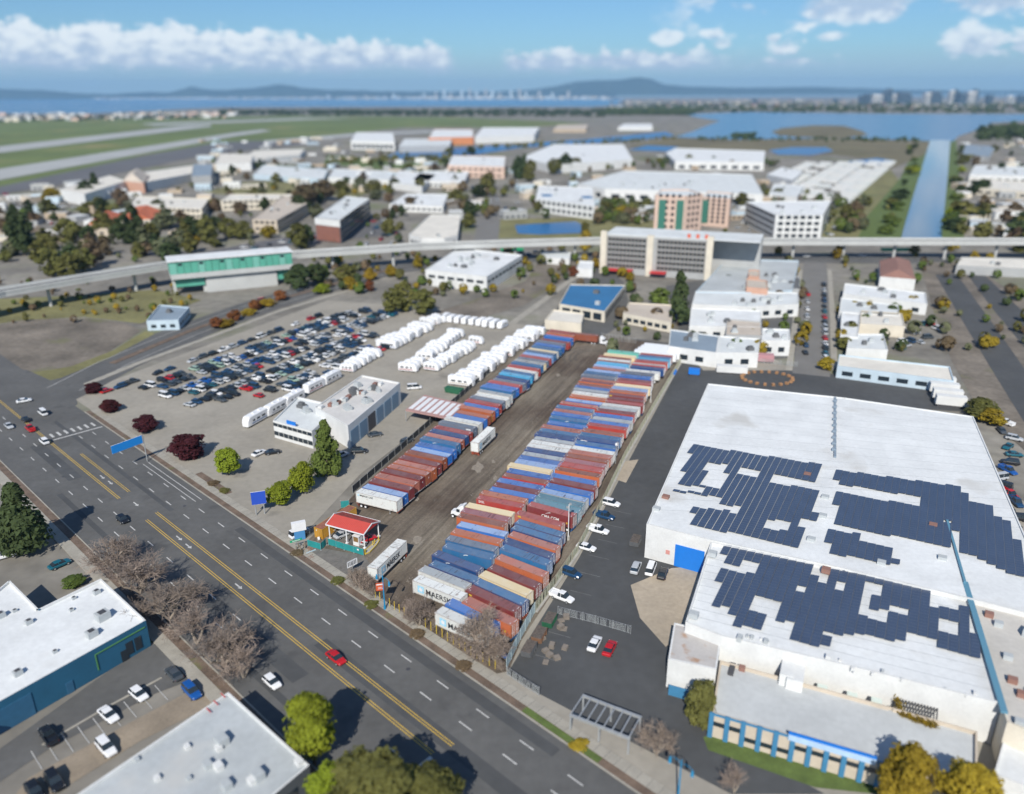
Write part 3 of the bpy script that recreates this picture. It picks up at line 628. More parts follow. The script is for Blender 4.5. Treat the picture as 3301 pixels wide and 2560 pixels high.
MROW = [(1401, 1973.5, 'white', 'white', 2.9), (1433.7, 1947.7, 'bright blue', 'bright blue', 2.59), (1328.9, 1870.4, 'white', 'white', 2.9), (1346.6, 1839.5, 'white', 'grey', 2.59), (1379.9, 1821.2, 'navy', 'steel blue', 2.59), (1390.9, 1789, 'navy', 'navy', 2.9), (1425, 1764.6, 'steel blue', 'steel blue', 2.9), (1434.7, 1740.3, 'steel blue', 'slate', 2.59), (1451.9, 1718, 'orange', 'orange', 2.59), (1471, 1695.4, 'bright blue', 'pale blue', 2.59), (1471.6, 1667.4, 'orange', 'brown', 2.9), (1484.1, 1650, 'mauve', 'mauve', 2.59), (1498.4, 1634, 'cream', 'cream', 2.59), (1534.6, 1608.3, 'red', 'red', 2.59), (1543.5, 1594, 'orange', 'orange', 2.59), (1572.7, 1583.3, 'bright blue', 'bright blue', 2.59), (1583.5, 1570.8, 'maroon', 'maroon', 2.59), (1600.2, 1552.3, 'bright blue', 'bright blue', 2.59), (1618.7, 1535, 'red', 'brown', 2.9), (1632.4, 1520, 'bright blue', 'bright blue', 2.59), (1634.2, 1502.2, 'cream', 'cream', 2.9), (1657.9, 1489.8, 'pale blue', 'pale blue', 2.59), (1667.4, 1479, 'bright blue', 'bright blue', 2.59), (1680, 1464.8, 'slate', 'grey', 2.59), (1689.5, 1450.5, 'navy', 'navy', 2.59), (1696, 1439, 'white', 'white', 2.59), (1706.8, 1427, 'white', 'white', 2.59), (1718.7, 1415.3, 'slate', 'grey', 2.59), (1719.9, 1402.7, 'navy', 'navy', 2.9), (1736.6, 1388.4, 'steel blue', 'steel blue', 2.59), (1743.8, 1375.9, 'salmon', 'salmon', 2.59), (1762.8, 1363.4, 'bright blue', 'bright blue', 2.59), (1770, 1346.1, 'steel blue', 'steel blue', 2.9), (1776, 1333.4, 'bright blue', 'bright blue', 2.59), (1781.8, 1323.8, 'salmon', 'salmon', 2.59), (1790.7, 1311.8, 'steel blue', 'steel blue', 2.59), (1803.9, 1299.9, 'red', 'salmon', 2.59), (1821.7, 1290.4, 'bright blue', 'pale blue', 2.59), (1834.9, 1277.2, 'orange', 'orange', 2.59), (1839.6, 1268.9, 'white', 'white', 2.9), (1846.2, 1255.8, 'slate', 'grey', 2.59), (1851, 1248, 'bright blue', 'bright blue', 2.59), (1857.5, 1239.1, 'brown', 'brown', 2.59), (1864, 1230.1, 'orange', 'maroon', 2.9), (1871.1, 1223.1, 'orange', 'orange', 2.59), (1872.6, 1209.4, 'slate', 'slate', 2.9), (1880.7, 1200.9, 'steel blue', 'steel blue', 2.59), (1889.3, 1193.8, 'pale blue', 'pale blue', 2.59), (1908.5, 1186.7, 'brown', 'salmon', 2.59), (1912.5, 1178.7, 'pale blue', 'pale blue', 2.59), (1919.6, 1172.1, 'cyan', 'cyan', 2.9), (1923.6, 1165, 'brown', 'brown', 2.59), (1925.6, 1158.5, 'white', 'white', 2.59), (1929.7, 1150.4, 'brown', 'brown', 2.59), (1944.8, 1143.3, 'cream', 'cream', 2.9), (1957.9, 1131.7, 'turquoise', 'turquoise', 2.59)]
RROW = [(1647.2, 2018.1, 'orange', 'salmon', 2.9), (1656.7, 1975.6, 'maroon', 'maroon', 2.9), (1681.5, 1951.9, 'navy', 'steel blue', 2.9), (1697.4, 1922.4, 'cream', 'cream', 2.9), (1725.3, 1897.7, 'maroon', 'maroon', 2.59), (1749.7, 1862, 'orange', 'salmon', 2.9), (1762.7, 1824.7, 'steel blue', 'steel blue', 2.9), (1772.4, 1800.3, 'navy', 'navy', 2.59), (1787, 1779.2, 'orange', 'salmon', 2.9), (1796.8, 1751.6, 'navy', 'steel blue', 2.59), (1808.1, 1732.1, 'navy', 'steel blue', 2.59), (1807.3, 1699.8, 'salmon', 'red', 2.59), (1845.8, 1669.6, 'maroon', 'red', 2.9), (1862.8, 1656.2, 'teal', 'teal', 2.59), (1874.8, 1637.2, 'teal', 'teal', 2.59), (1886.7, 1619.3, 'grey', 'pale blue', 2.59), (1903.4, 1600.2, 'bright blue', 'bright blue', 2.59), (1918.9, 1581.1, 'maroon', 'maroon', 2.59), (1914.1, 1564.4, 'bright blue', 'bright blue', 2.59), (1932, 1540.5, 'orange', 'brown', 2.9), (1939.1, 1524.1, 'red', 'red', 2.59), (1949, 1508.2, 'mauve', 'mauve', 2.59), (1957.1, 1493.1, 'brown', 'brown', 2.59), (1968.2, 1480, 'salmon', 'salmon', 2.59), (1976.3, 1468.8, 'white', 'white', 2.59), (1984.4, 1449.7, 'bright blue', 'steel blue', 2.59), (1989, 1433.5, 'navy', 'navy', 2.59), (1999.5, 1420.4, 'steel blue', 'steel blue', 2.59), (2005.6, 1407.3, 'orange', 'brown', 2.59), (2019.1, 1388.1, 'red', 'red', 2.59), (2023.5, 1378.2, 'bright blue', 'bright blue', 2.59), (2035.6, 1366.2, 'grey', 'grey', 2.59), (2036.7, 1354.1, 'bright blue', 'bright blue', 2.59), (2045.5, 1339.8, 'red', 'maroon', 2.59), (2051, 1329.9, 'slate', 'grey', 2.59), (2060, 1321.5, 'white', 'white', 2.59), (2073, 1310.1, 'maroon', 'red', 2.59), (2074.1, 1298, 'maroon', 'maroon', 2.59), (2075.2, 1284.8, 'maroon', 'maroon', 2.59), (2081.8, 1273.8, 'orange', 'orange', 2.59), (2086.2, 1262.9, 'pale blue', 'pale blue', 2.59), (2096, 1254.1, 'cream', 'cream', 2.59), (2099.3, 1243.6, 'red', 'red', 2.59), (2102.6, 1235.4, 'maroon', 'maroon', 2.59), (2102.8, 1222.9, 'bright blue', 'bright blue', 2.59), (2108, 1211.5, 'slate', 'slate', 2.59), (2124, 1208, 'white', 'white', 2.59), (2140, 1193, 'navy', 'navy', 2.59), (2144, 1182.8, 'red', 'pink', 2.59), (2151.5, 1173, 'red', 'red', 2.59), (2159.5, 1165.7, 'cyan', 'cyan', 2.59), (2161.8, 1158.8, 'bright blue', 'steel blue', 2.59), (2167, 1152, 'maroon', 'red', 2.59)]
def lerp_tab(tab, i):
    for (a, va), (b_, vb) in zip(tab, tab[1:]):
        if i <= b_: return va + (vb - va) * (i - a) / (b_ - a)
    return tab[-1][1]
ROWS = (('left', LROW, 'R', ((0, -25.5), (20, -27.2), (60, -28))), ('middle', MROW, 'L', ((0, -35.5), (1, -35.5), (2, -32.7), (5, -34), (6, -25), (10, -23.5), (25, -22), (60, -20))), ('right', RROW, 'R', ((0, -37.8), (4, -36), (8, -32), (12, -29.5), (19, -22.5), (36, -19), (60, -17.5))))
BOXES = {}
rc = random.Random(21)
for rname, row, corner, yt in ROWS:
    cnt = {}; tot = {}
    desc = []
    for (px, py, sc, rc_, h) in row:
        k = {'white': 'white', 'grey': 'pale grey'}.get(sc, sc)
        k = k + (' container with faded ' + rc_ + ' roof' if rc_ != sc else ' container'); desc.append(k); tot[k] = tot.get(k, 0) + 1
    prev = None
    for i, (px, py, sc, rc_, h) in enumerate(row):
        yaw = rad(lerp_tab(yt, i)); zt = DECK + 0.03 + h
        P = NP(px, py, zt); P.z = 0
        ux = Vector((math.cos(yaw), math.sin(yaw), 0)); uy = Vector((-math.sin(yaw), math.cos(yaw), 0))
        c = P + uy * CW / 2 + ux * (CL / 2) * (1 if corner == 'L' else -1)
        if prev is not None:
            gap = (c - prev).dot(uy)
            if gap < 2.62: c += uy * (2.62 - gap)
        prev = c
        k = desc[i]; cnt[k] = cnt.get(k, 0) + 1
        where = {'left': 'in the left row', 'middle': 'in the middle row', 'right': 'in the right row'}[rname]
        lab = ('the only ' if tot[k] == 1 else nth(cnt[k]) + ' ') + k + ' ' + ('' if tot[k] == 1 else 'from the avenue ') + where
        t_ = trailer(lab, c, yaw, sc, rc_, h, rname == 'left', 'container trailers in the ' + rname + ' row', (rc.choice((0, 0, 1, 1, 4, 2)) if rname == 'left' else rc.choice((3, 3, 0, 4, 2))), placard=(rname == 'left' and rc.random() < .8))
        BOXES[rname, i + 1] = t_
def lettering(t, word, side, u, z, wid, hgt, m, bold=0.03, name='lettering'):
    me = text_mesh(word, 1.0, bold * .4); xs = [v.co.x for v in me.vertices]; ys = [v.co.y for v in me.vertices]
    return on_side(t, me, name, [m], side, u - min(xs) * wid / (max(xs) - min(xs)), z - min(ys) * hgt / (max(ys) - min(ys)), wid / (max(xs) - min(xs)), hgt / (max(ys) - min(ys)))
def emblem(t, side, u, z, a):
    on_side(t, square_mesh(a, a), 'emblem_panel', [LBLUE], side, u, z); on_side(t, star_mesh(a * .46), 'star_emblem', [WHITE], side, u + a / 2, z + a / 2, proud=.02)
DW = DECK
# the two loose white trailers standing in the aisle
for nm, (cx, cy), yw, flip, lab, tilt in (('B', (0, 0), 68.1, True, 'white container with black lettering parked lengthwise in the aisle beside the left row', 0), ('A', (0, 0), 66.6, False, 'white container with a rusty roof and black lettering parked by the front gate', 0)):
    yaw = rad(yw); ux = Vector((math.cos(yaw), math.sin(yaw), 0)); uy = Vector((-math.sin(yaw), math.cos(yaw), 0))
    P = NP(1542.1, 1429.3, DECK + 2.93) if nm == 'B' else NP(1311.2, 1742.9, DECK + 2.93); P.z = 0
    c = P + uy * CW / 2 + ux * CL / 2 * (1 if nm == 'B' else -1)
    BOXES[nm] = trailer(lab, c, yaw, 'white', 'white', 2.9, flip, 'white trailers loose in the aisle', 0)
for key, side, u, wl in ((('B'), 1, 3.0, 6.0), (('A'), -1, 3.7, 5.4)):
    emblem(BOXES[key], side, u - 2.1, DW + .62, 1.55); lettering(BOXES[key], 'MAERSK', side, u, DW + .75, wl, 1.28, BLACK)
    BOXES[key].children[0].name = BOXES[key].children[0].name
emblem(BOXES['middle', 3], -1, 1.35, DW + .62, 1.6); lettering(BOXES['middle', 3], 'MAERSK', -1, 3.5, DW + .72, 6.4, 1.28, BLACK)
emblem(BOXES['middle', 1], -1, 1.2, DW + .62, 1.6); lettering(BOXES['middle', 1], 'MAERSK', -1, 3.3, DW + .72, 6.4, 1.28, BLACK)
emblem(BOXES['left', 1], 1, .55, DW + 2.0, .5); lettering(BOXES['left', 1], 'MAERSK LINE', 1, 1.25, DW + 2.02, 3.9, .48, BLACK)
cg = BOXES['right', 13]; lettering(cg, 'CMA CGM', -1, 4.05, DW + .95, 4.6, .8, WHITE, .045)
b = MB()
for k in range(10):
    a0, a1 = k / 10, (k + 1) / 10; f = lambda a: (5.05 + 1.35 * a - 4.05, .95 + .62 * math.sin(a * 1.5) ** .7 if a > 0 else .95)
    (xa, ya), (xb, yb) = f(a0), f(a1); b.face([(xa, ya, .004), (xb, yb, .004), (xb, yb + .05 + .12 * a1, .004), (xa, ya + .05 + .12 * a0, .004)])
on_side(cg, b.mesh('swoosh'), 'swoosh_emblem', [WHITE], -1, 4.05, DW + .95)
lettering(BOXES['middle', 14], 'DOL', -1, .75, DW + 1.75, 1.5, .62, WHITE, .04)
for key, u in ((('middle', 7), 5.3), (('middle', 6), 3.9), (('middle', 33), 5.2), (('middle', 29), 6.2), (('left', 12), 4.4)):
    b = MB(); n = 8                                              # a curved white mark near the top of the side
    for k in range(n):
        x0, x1 = 1.1 * k / n, 1.1 * (k + 1) / n; g = lambda x: .25 * math.sin(x * 1.6)
        b.face([(x0, g(x0), .004), (x1, g(x1), .004), (x1, g(x1) + .16, .004), (x0, g(x0) + .16, .004)])
    on_side(BOXES[key], b.mesh('swoosh'), 'swoosh_emblem', [WHITE], -1 if key[0] == 'middle' else 1, u, DW + BOXES[key].children[0].dimensions.z * 0 + 2.2)
on_side(BOXES['right', 27], square_mesh(1.9, .16), 'name_panel', [PLACW], -1, 1.5, DW + 2.2)
for key in (('right', 2), ('right', 39), ('right', 12)): on_side(BOXES[key], square_mesh(.8, .34), 'warning_panel', [YELLOW], -1, .9, DW + 2.1)
for key in (('right', 1), ('right', 13)): on_side(BOXES[key], square_mesh(.3, .45), 'warning_panel', [YELLOW], -1, 10.6, DW + .8)
on_side(BOXES['left', 16], square_mesh(1.6, .3), 'name_panel', [PLACW], 1, 9.7, DW + 2.3)
# hazard-striped corner post on the tall orange one in the left row
b = MB()
for k in range(9): b.box(-.02, .02, -.13, .13, .2 + k * .29, .2 + k * .29 + .15)
tp = BOXES['left', 20]; O('hazard_stripe', b.mesh('hazard_stripe'), [YELLOW], tp, (-CL / 2 - .012, 1.05, DW))
# the container parked across the far end and the long white trailers
P = (NP(1861.8, 1079, 3.9) + NP(1924.4, 1086, 3.9)) / 2; q = NP(1924.4, 1086, 3.9) - NP(1861.8, 1079, 3.9); ya = math.atan2(q.y, q.x)
BOXES['far'] = trailer('rust orange container parked crosswise at the far left corner of the yard', NP(1924.4, 1084, 3.9) - Vector((math.cos(ya), math.sin(ya), 0)) * 6.1 + Vector((-math.sin(ya), math.cos(ya), 0)) * 1.22, ya, 'brown', 'brown', 2.59, True, None, 3)

# the four long white trailers in the far right corner
WTM = mat('white_trailer_skin', (0.80, 0.82, 0.83), 0.45, var=0.04, vscale=0.5)
def long_trailer():
    L = 16.1; b = MB(); X = L / 2
    b.box(-X, X, -1.29, 1.29, 0, 2.75)
    for k in range(28): b.box(-X + .3 + k * .57, -X + .36 + k * .57, -1.305, 1.305, .1, 2.6)
    b.box(-X - .01, X + .01, -1.31, 1.31, 2.66, 2.78); return b.mesh('trailer_box'), chassis_mesh(L)
LTB, LTC = long_trailer()
for k, (px, py) in enumerate(((2179.5, 1145), (2183, 1130), (2186, 1116), (2189, 1103))):
    y0 = rad(-20.5); P = NP(px, py, DECK + 2.8); P.z = 0; ux = Vector((math.cos(y0), math.sin(y0), 0)); uy = Vector((-ux.y, ux.x, 0))
    if k == 0: PW = P
    else: P = PW + uy * 3.1 * k + ux * .6 * k
    c = P + uy * 1.29 - ux * 8.05
    t_ = T('box_trailer', nth(k + 1) + ' long white box trailer behind the right row of containers, counting from the camera', 'box trailer', (c.x, c.y, .03), y0, 'long white trailers in the far right corner')
    O('trailer_box', LTB, [WTM], t_, (0, 0, DECK)); O('trailer_chassis', LTC, [DARKM], t_, (0, 0, DECK))
    for x in (8.05 - 1.4, 8.05 - 2.65):
        for y in (-.92, .92): O('rim', RIMM, [RIM], O('wheel', TYRE, [RUBBER], t_, (x, y, .5)))
    b = MB(); b.box(8.05, 8.09, -1.2, 1.2, .1, 2.6); 
    b.obj('rear_door', [WTM], t_, (0, 0, DECK))
# a white tractor cab nosed in front of the cream container of the middle row
def tractor(name, label, pos, yaw, m):
    t = T(name, label, 'truck tractor', (pos.x, pos.y, .03), yaw)
    b = MB(); b.hexa(((-1.0, -1.15, .9), (1.1, -1.15, .9), (1.1, 1.15, .9), (-1.0, 1.15, .9), (-1.0, -1.1, 3.1), (.75, -1.05, 3.0), (.75, 1.05, 3.0), (-1.0, 1.1, 3.1))); b.hexa(((1.1, -.95, .8), (2.6, -.85, .8), (2.6, .85, .8), (1.1, .95, .8), (1.1, -.9, 1.9), (2.5, -.75, 1.6), (2.5, .75, 1.6), (1.1, .9, 1.9)))
    b.hexa(((-1, -1, 3.1), (.5, -.95, 3.05), (.5, .95, 3.05), (-1, 1, 3.1), (-1, -.95, 3.75), (-.5, -.8, 3.7), (-.5, .8, 3.7), (-1, .95, 3.75)))
    b.obj('cab_body', [m], t)
    b = MB(); b.hexa(((1.12, -.95, 1.95), (1.13, -.95, 1.95), (1.13, .95, 1.95), (1.12, .95, 1.95), (.82, -.9, 2.75), (.83, -.9, 2.75), (.83, .9, 2.75), (.82, .9, 2.75))); b.box(.0, .85, -1.17, -1.14, 1.9, 2.7); b.box(.0, .85, 1.14, 1.17, 1.9, 2.7); b.obj('cab_window', [GLASS], t)
    b = MB(); b.box(-5, 1.2, -.45, -.3, .6, .85); b.box(-5, 1.2, .3, .45, .6, .85); b.obj('frame_rails', [DARKM], t)
    for x in (1.9, -3.2, -4.4):
        for y in (-.95, .95): O('rim', RIMM, [RIM], O('wheel', TYRE, [RUBBER], t, (x, y, .5)))
    return t
cmid = BOXES['middle', 13]; v = Vector((math.cos(cmid.rotation_euler.z), math.sin(cmid.rotation_euler.z), 0))
tractor('truck_tractor', 'white truck tractor coupled to the nose of the cream container', cmid.location - v * 7.6, cmid.rotation_euler.z + PI, WHITE)
fa = BOXES['far']; v2 = Vector((math.cos(fa.rotation_euler.z), math.sin(fa.rotation_euler.z), 0))
tractor('truck_tractor', 'white truck tractor parked by the back fence beside the crosswise container', fa.location - v2 * 8.4, fa.rotation_euler.z + PI, WHITE)

# ------------------------------------------------------------------ fences
def slat_fence(label, pts, h, slatm, postm, gap, wd, lean=0.0, posts=3.0, dense=True):
    t = T('slatted_fence', label, 'fence', (pts[0].x, pts[0].y, 0.03))
    P0 = Vector((pts[0].x, pts[0].y, 0)); b = MB(); rcf = random.Random(5); rl = MB()
    for a, c in zip(pts, pts[1:]):
        a = Vector((a.x, a.y, 0)) - P0; c = Vector((c.x, c.y, 0)) - P0; d = c - a; L = d.length; d.normalize(); ang = math.atan2(d.y, d.x); k = 0.0
        rl.bar(a + Vector((0, 0, h - .04)), c + Vector((0, 0, h - .04)), .05, .05); rl.bar(a + Vector((0, 0, .12)), c + Vector((0, 0, .12)), .04, .04)
        while k < L:
            if rcf.random() < (1.0 if dense else .8):
                p = a + d * k; q = a + d * min(L, k + wd); hh = h - .06 - (0 if dense else rcf.random() * .25); nn = Vector((-d.y, d.x, 0)) * .015
                b.hexa((p - nn + Vector((0, 0, .05)), q - nn + Vector((0, 0, .05)), q + nn + Vector((0, 0, .05)), p + nn + Vector((0, 0, .05)), p - nn + Vector((0, 0, hh)), q - nn + Vector((0, 0, hh)), q + nn + Vector((0, 0, hh)), p + nn + Vector((0, 0, hh))))
            k += wd + gap
        n = max(1, round(L / posts))
        for i in range(n + 1):
            p = a + d * (L * i / n) + Vector((d.y, -d.x, 0)) * .07
            pb = MB(); pb.tube((0, 0, -.05), (0, 0, h + .12), .055, n=6); pb.tube((0, 0, h + .12), (0, 0, h + .18), .07, .02, n=6); pb.bar((0, 0, h * .8), (-d.y * .0 + d.y * 0.02, -.0, h * .8), .02, .02)
            pb.obj('fence_post', [postm], t, p, ang)
    tag(b.obj('fence_slats', [slatm], t), kind='stuff'); rl.obj('fence_rail', [postm], t)
    return t
SLAT = mat('pale_green_slat', (0.42, 0.44, 0.33), 0.8, var=0.35, vscale=1.2, dirt=((0.28, 0.24, 0.16), 0.6, .4)); SLATB = mat('pale_blue_slat', (0.44, 0.55, 0.57), 0.7, var=0.12, vscale=1.5)
YF = [D(1080, 1428), D(1110, 1365), D(1140, 1308)]
slat_fence('pale blue slatted fence at the street corner of the yard, by the front containers', YF, 2.5, SLATB, mat('pale_blue_post', (0.42, 0.52, 0.54), .6), .05, .10, posts=2.6)
YF2 = [D(1141, 1306), D(1185, 1246), D(1232, 1178), D(1286, 1075), D(1332, 978), D(1400, 860), D(1466, 750)]
slat_fence('long weathered fence of greenish slats along the right side of the container yard', YF2, 2.3, SLAT, mat('weathered_post', (0.46, 0.44, 0.34), .7, var=.2), .12, .14, posts=3.1, dense=False)
slat_fence('bare link fence with grey slats along the far end of the yard', [D(1284, 722), D(1356, 733)], 2.4, mat('grey_slat', (0.34, 0.33, 0.3), .8, var=.25), STEEL, .16, .08, posts=3, dense=False)
# concrete footing strip under the right fence
strip('fence_footing', [p + Vector((.25, -.1, 0)) for p in YF2], .5, .16, CONC, .2)
# left boundary: black windscreened fence behind the left row
slat_fence('dark screened fence between the left row and the motorhome lot', [D(752, 1052) , D(960, 868), D(1108, 741), D(1160, 702)], 2.0, mat('black_screen', (0.05, 0.055, 0.06), .8, var=.2), STEEL, .03, .4, posts=4)
# front link fence: yellow posts carrying thin wire
ft = T('link_fence', 'thin wire fence on yellow posts along the sidewalk in front of the yard', 'fence', (0, 0, 0.05))
c140 = crop(1140, 1880, 7.27); fp = [c140(x, y) for x, y in ((515, 345), (622, 410), (850, 555), (962, 630), (1075, 700), (1192, 770), (1440, 905), (1688, 1045), (1815, 1120), (1945, 1195), (2078, 1275))]
c400 = crop(1400, 1980, 7.27); fp += [c400(x, y) for x, y in ((312, 635), (450, 710), (590, 790), (720, 870), (860, 950), (1000, 1040), (1140, 1120), (1290, 1210), (1430, 1290))]
for p in fp:
    b = MB(); b.tube((0, 0, 0), (0, 0, 2.0), .07, n=6); b.tube((0, 0, 2.0), (0, 0, 2.06), .07, .03, n=6); b.obj('fence_post', [YELLOW], ft, (p.x, p.y, 0))
b = MB()
for a, c in zip(fp, fp[1:]):
    for z in (.1, .7, 1.3, 1.9): b.tube(a + Vector((0, 0, z)), c + Vector((0, 0, z)), .015, n=3, cap=False)
    L = (c - a).length; n = int(L / .35)
    for i in range(n):
        p, q = a + (c - a) * (i / n), a + (c - a) * ((i + 1) / n); b.tube(p + Vector((0, 0, .1)), q + Vector((0, 0, 1.9)), .006, n=3, cap=False)
tag(b.obj('wire_mesh', [DARKM], ft), kind='stuff')

# ------------------------------------------------------------------ gate corner: canopy, booth, container store, windscreens
c930 = crop(930, 1620, 7.27)
def local(o, p): return Vector((p.x - o.location.x, p.y - o.location.y, p.z))
ZE, ZR = 3.9, 5.0
ev = [c930(870, 520, ZE), c930(1765, 760, ZE), c930(2090, 430, ZE), c930(1210, 200, ZE)]
u_ = (ev[1] - ev[0]); u_.z = 0; LN = u_.length; an = math.atan2(u_.y, u_.x); ux = Vector((math.cos(an), math.sin(an), 0)); uy = Vector((-ux.y, ux.x, 0)); WD = 6.6
cn = T('canopy', 'red metal canopy with white edges on white posts at the gate', 'canopy', (ev[0].x, ev[0].y, .03), an)
REDM = mat('red_roof_metal', (0.50, 0.080, 0.062), .45, var=.06, vscale=.6); REDR = mat('rusty_red_roof', (0.36, 0.08, 0.06), .6, var=.3, vscale=1.0)
for nm, y0, z0, y1, z1, m in (('roof_slope', 0, ZE, WD * .5, ZR, REDM), ('roof_slope', WD, ZE, WD * .5, ZR, REDR)):
    b = MB(); n = 24; p = LN / n
    b.face([(0, y0, z0), (LN, y0, z0), (LN, y1, z1), (0, y1, z1)]); b.face([(0, y0, z0 - .06), (0, y1, z1 - .06), (LN, y1, z1 - .06), (LN, y0, z0 - .06)])
    b.obj(nm, [m], cn)
    for k in range(n):                                           # standing seams, each one a rib
        rb = MB(); x = (k + .5) * p; rb.bar((x, y0, z0 + .03), (x, y1, z1 + .03), .09, .07); rb.obj('roof_rib', [m], cn)
b = MB()
for y in (0, WD): b.bar((-.05, y, ZE - .05), (LN + .05, y, ZE - .05), .12, .28)
for x in (0, LN):
    for y in (0, WD): b.bar((x, y, ZE), (x, WD / 2, ZR + .05), .14, .24)
b.obj('white_trim', [WHITE], cn)
b = MB(); b.face([(LN - .02, .1, ZE - .05), (LN - .02, WD - .1, ZE - .05), (LN - .02, WD / 2, ZR - .12)]); b.face([(.02, .1, ZE - .05), (.02, WD / 2, ZR - .12), (.02, WD - .1, ZE - .05)]); b.obj('gable_panel', [REDP], cn)
for x in (.5, LN * .5, LN - .4):
    for y in (.5, WD - .5):
        b = MB(); b.tube((x, y, 0), (x, y, ZE), .14, n=8); b.box(x - .3, x + .3, y - .3, y + .3, 0, .25); b.obj('post', [WHITE], cn)
tag(flat('canopy_floor', [ev[0] + ux * -.2 + uy * .6, ev[1] + uy * .6, ev[1] + uy * 6.6, ev[0] + uy * 6.6], .045, mat('oily_concrete', (0.15, 0.145, 0.135), .9, var=.3, vscale=.5)), kind='structure')
# mustard shipping container used as a store
pb = c930(630, 810); cs = T('storage_container', 'mustard yellow storage container with brown corrugated roof beside the canopy', 'storage container', (0, 0, 0))
MUST = paint('mustard_container_paint', (0.46, 0.245, 0.03), .15, 0, 0); MUSR = mat('brown_corrugated_roof', (0.25, 0.10, 0.065), .8, var=.3, vscale=1)
a0, a1 = c930(630, 812), c930(795, 868); yv = a1 - a0; an2 = math.atan2(yv.y, yv.x) + PI / 2
o = O('container_body', BODY[2.59], [MUST, MUST], cs, (0, 0, 0)); O('container_roof', ROOFM[2.59], [MUSR, MUSR], cs)
for s in (-1, 1):
    dr = O('container_door', DOOR[2.59], [MUST], cs, (-CL / 2 + .03, 0, 0)); dr.scale = (-1, s, 1)
    for y in (.32, .82): O('lock_rod', RODM[2.59], [MUST], dr, (0, y, 0))
mid = (a0 + a1) / 2; cs.location = (mid.x + math.cos(an2) * CL / 2, mid.y + math.sin(an2) * CL / 2, .05); cs.rotation_euler = (0, 0, an2)
b = MB(); b.box(-CL / 2 - .03, -CL / 2 - .015, .3, .6, 1.9, 2.15); b.obj('placard', [PLACW], cs)
# teal windscreen panels
TEAL = mat('teal_screen_cloth', (0.015, 0.235, 0.235), .8, var=.14, vscale=1.3)
wp = [c930(x, y) for x, y in ((450, 1030), (765, 1122), (890, 1000), (935, 998), (1310, 1120), (1765, 1255))]
wf = T('screen_fence', 'teal cloth screen fence with steel posts in front of the canopy', 'fence', (wp[0].x, wp[0].y, .04))
for i, (a, c) in enumerate(zip(wp, wp[1:])):
    a, c = local(wf, a), local(wf, c); d = (c - a); n = max(1, round(d.length / 2.6)); ang = math.atan2(d.y, d.x)
    for k in range(n):
        p = a + d * (k / n); L = d.length / n; b = MB(); m_ = 8
        for j in range(m_):
            x0, x1 = L * j / m_, L * (j + 1) / m_; g = lambda x: .04 * math.sin(x * 3 + i + k)
            b.face([(x0, g(x0), .12), (x1, g(x1), .12), (x1, g(x1), 1.78), (x0, g(x0), 1.78)])
        if i != 2: b.obj('screen_cloth', [TEAL], wf, p, ang)
        b = MB(); b.tube((0, 0, 0), (0, 0, 1.95), .04, n=6); b.box(-.15, .15, -.15, .15, 0, .08); b.tube((0, 0, 1.85), (L, 0, 1.85), .025, n=5); b.obj('screen_post', [STEEL], wf, p, ang)
b = MB(); b.tube((0, 0, 0), (0, 0, 1.95), .04, n=6); b.obj('screen_post', [STEEL], wf, local(wf, wp[-1]))
sg = MB(); sg.box(-.25, .25, -.02, .0, 0, .35); o = sg.obj('notice_board', [WHITE], wf, local(wf, c930(1640, 1215)) + Vector((0, -.15, 1.1)), an)
# small teal screen piece behind the store
slat_fence('short teal screen by the storage container and the front wheels of the left row', [c930(1230, 135), c930(1430, 110)], 2.0, TEAL, STEEL, .01, .5, posts=3)
# guard booth
gb = c930(1520, 1000); bo = T('guard_booth', 'small white guard booth with brown window under the canopy', 'booth', (gb.x, gb.y, .05), an)
b = MB(); b.box(0, 1.6, 0, 1.6, 0, 1.0); b.box(0, .12, 0, 1.6, 1.0, 2.4); b.box(1.48, 1.6, 0, 1.6, 1.0, 2.4); b.box(.12, 1.48, 1.5, 1.6, 1.0, 2.4); b.obj('booth_wall', [WHITE], bo)
b = MB(); b.box(.12, 1.48, 0, .05, 1.0, 2.2); b.obj('window', [mat('tan_blind', (0.22, 0.13, 0.05), .5)], bo)
b = MB(); b.box(-.12, 1.72, -.12, 1.72, 2.4, 2.5); b.obj('booth_roof', [WHITE], bo)
b = MB(); b.box(1.7, 3.1, .9, 1.3, .8, .9); b.box(1.7, 3.1, .2, .3, .5, .6); 
for k in range(9): b.box(1.75 + k * .16, 1.83 + k * .16, .14, .2, .45, .9)
b.obj('striped_barrier', [WHITE], bo)
# kerbed island with yellow edge and bollards under the canopy's right end
ipts = [c930(x, y) for x, y in ((1795, 1235), (1900, 1190), (2070, 1010), (2140, 900), (2110, 875), (1830, 1120))]
isl = T('kerb_island', 'yellow-edged concrete island at the right end of the canopy', 'kerb island', (0, 0, .03))
b = MB(); b.prism(ccw(ipts), 0, .3); b.obj('island_slab', [CONC], isl)
b = MB()
for a, c in zip(ipts, ipts[1:] + ipts[:1]): b.bar((a.x, a.y, .24), (c.x, c.y, .24), .14, .2)
b.obj('yellow_edge', [YELLOW], isl)
for i, (x, y) in enumerate(((1800, 1225), (1985, 1040), (2020, 1000), (2115, 900))):
    p = c930(x, y); b = MB(); b.tube((0, 0, 0), (0, 0, 1.15), .1, n=8); b.tube((0, 0, 1.15), (0, 0, 1.22), .1, .05, n=8)
    tag(b.obj('bollard', [YELLOW], None, (p.x, p.y, .3)), 'yellow steel bollard, ' + nth(i + 1) + ' from the street on the canopy island', 'bollard', 'bollards on the canopy island')
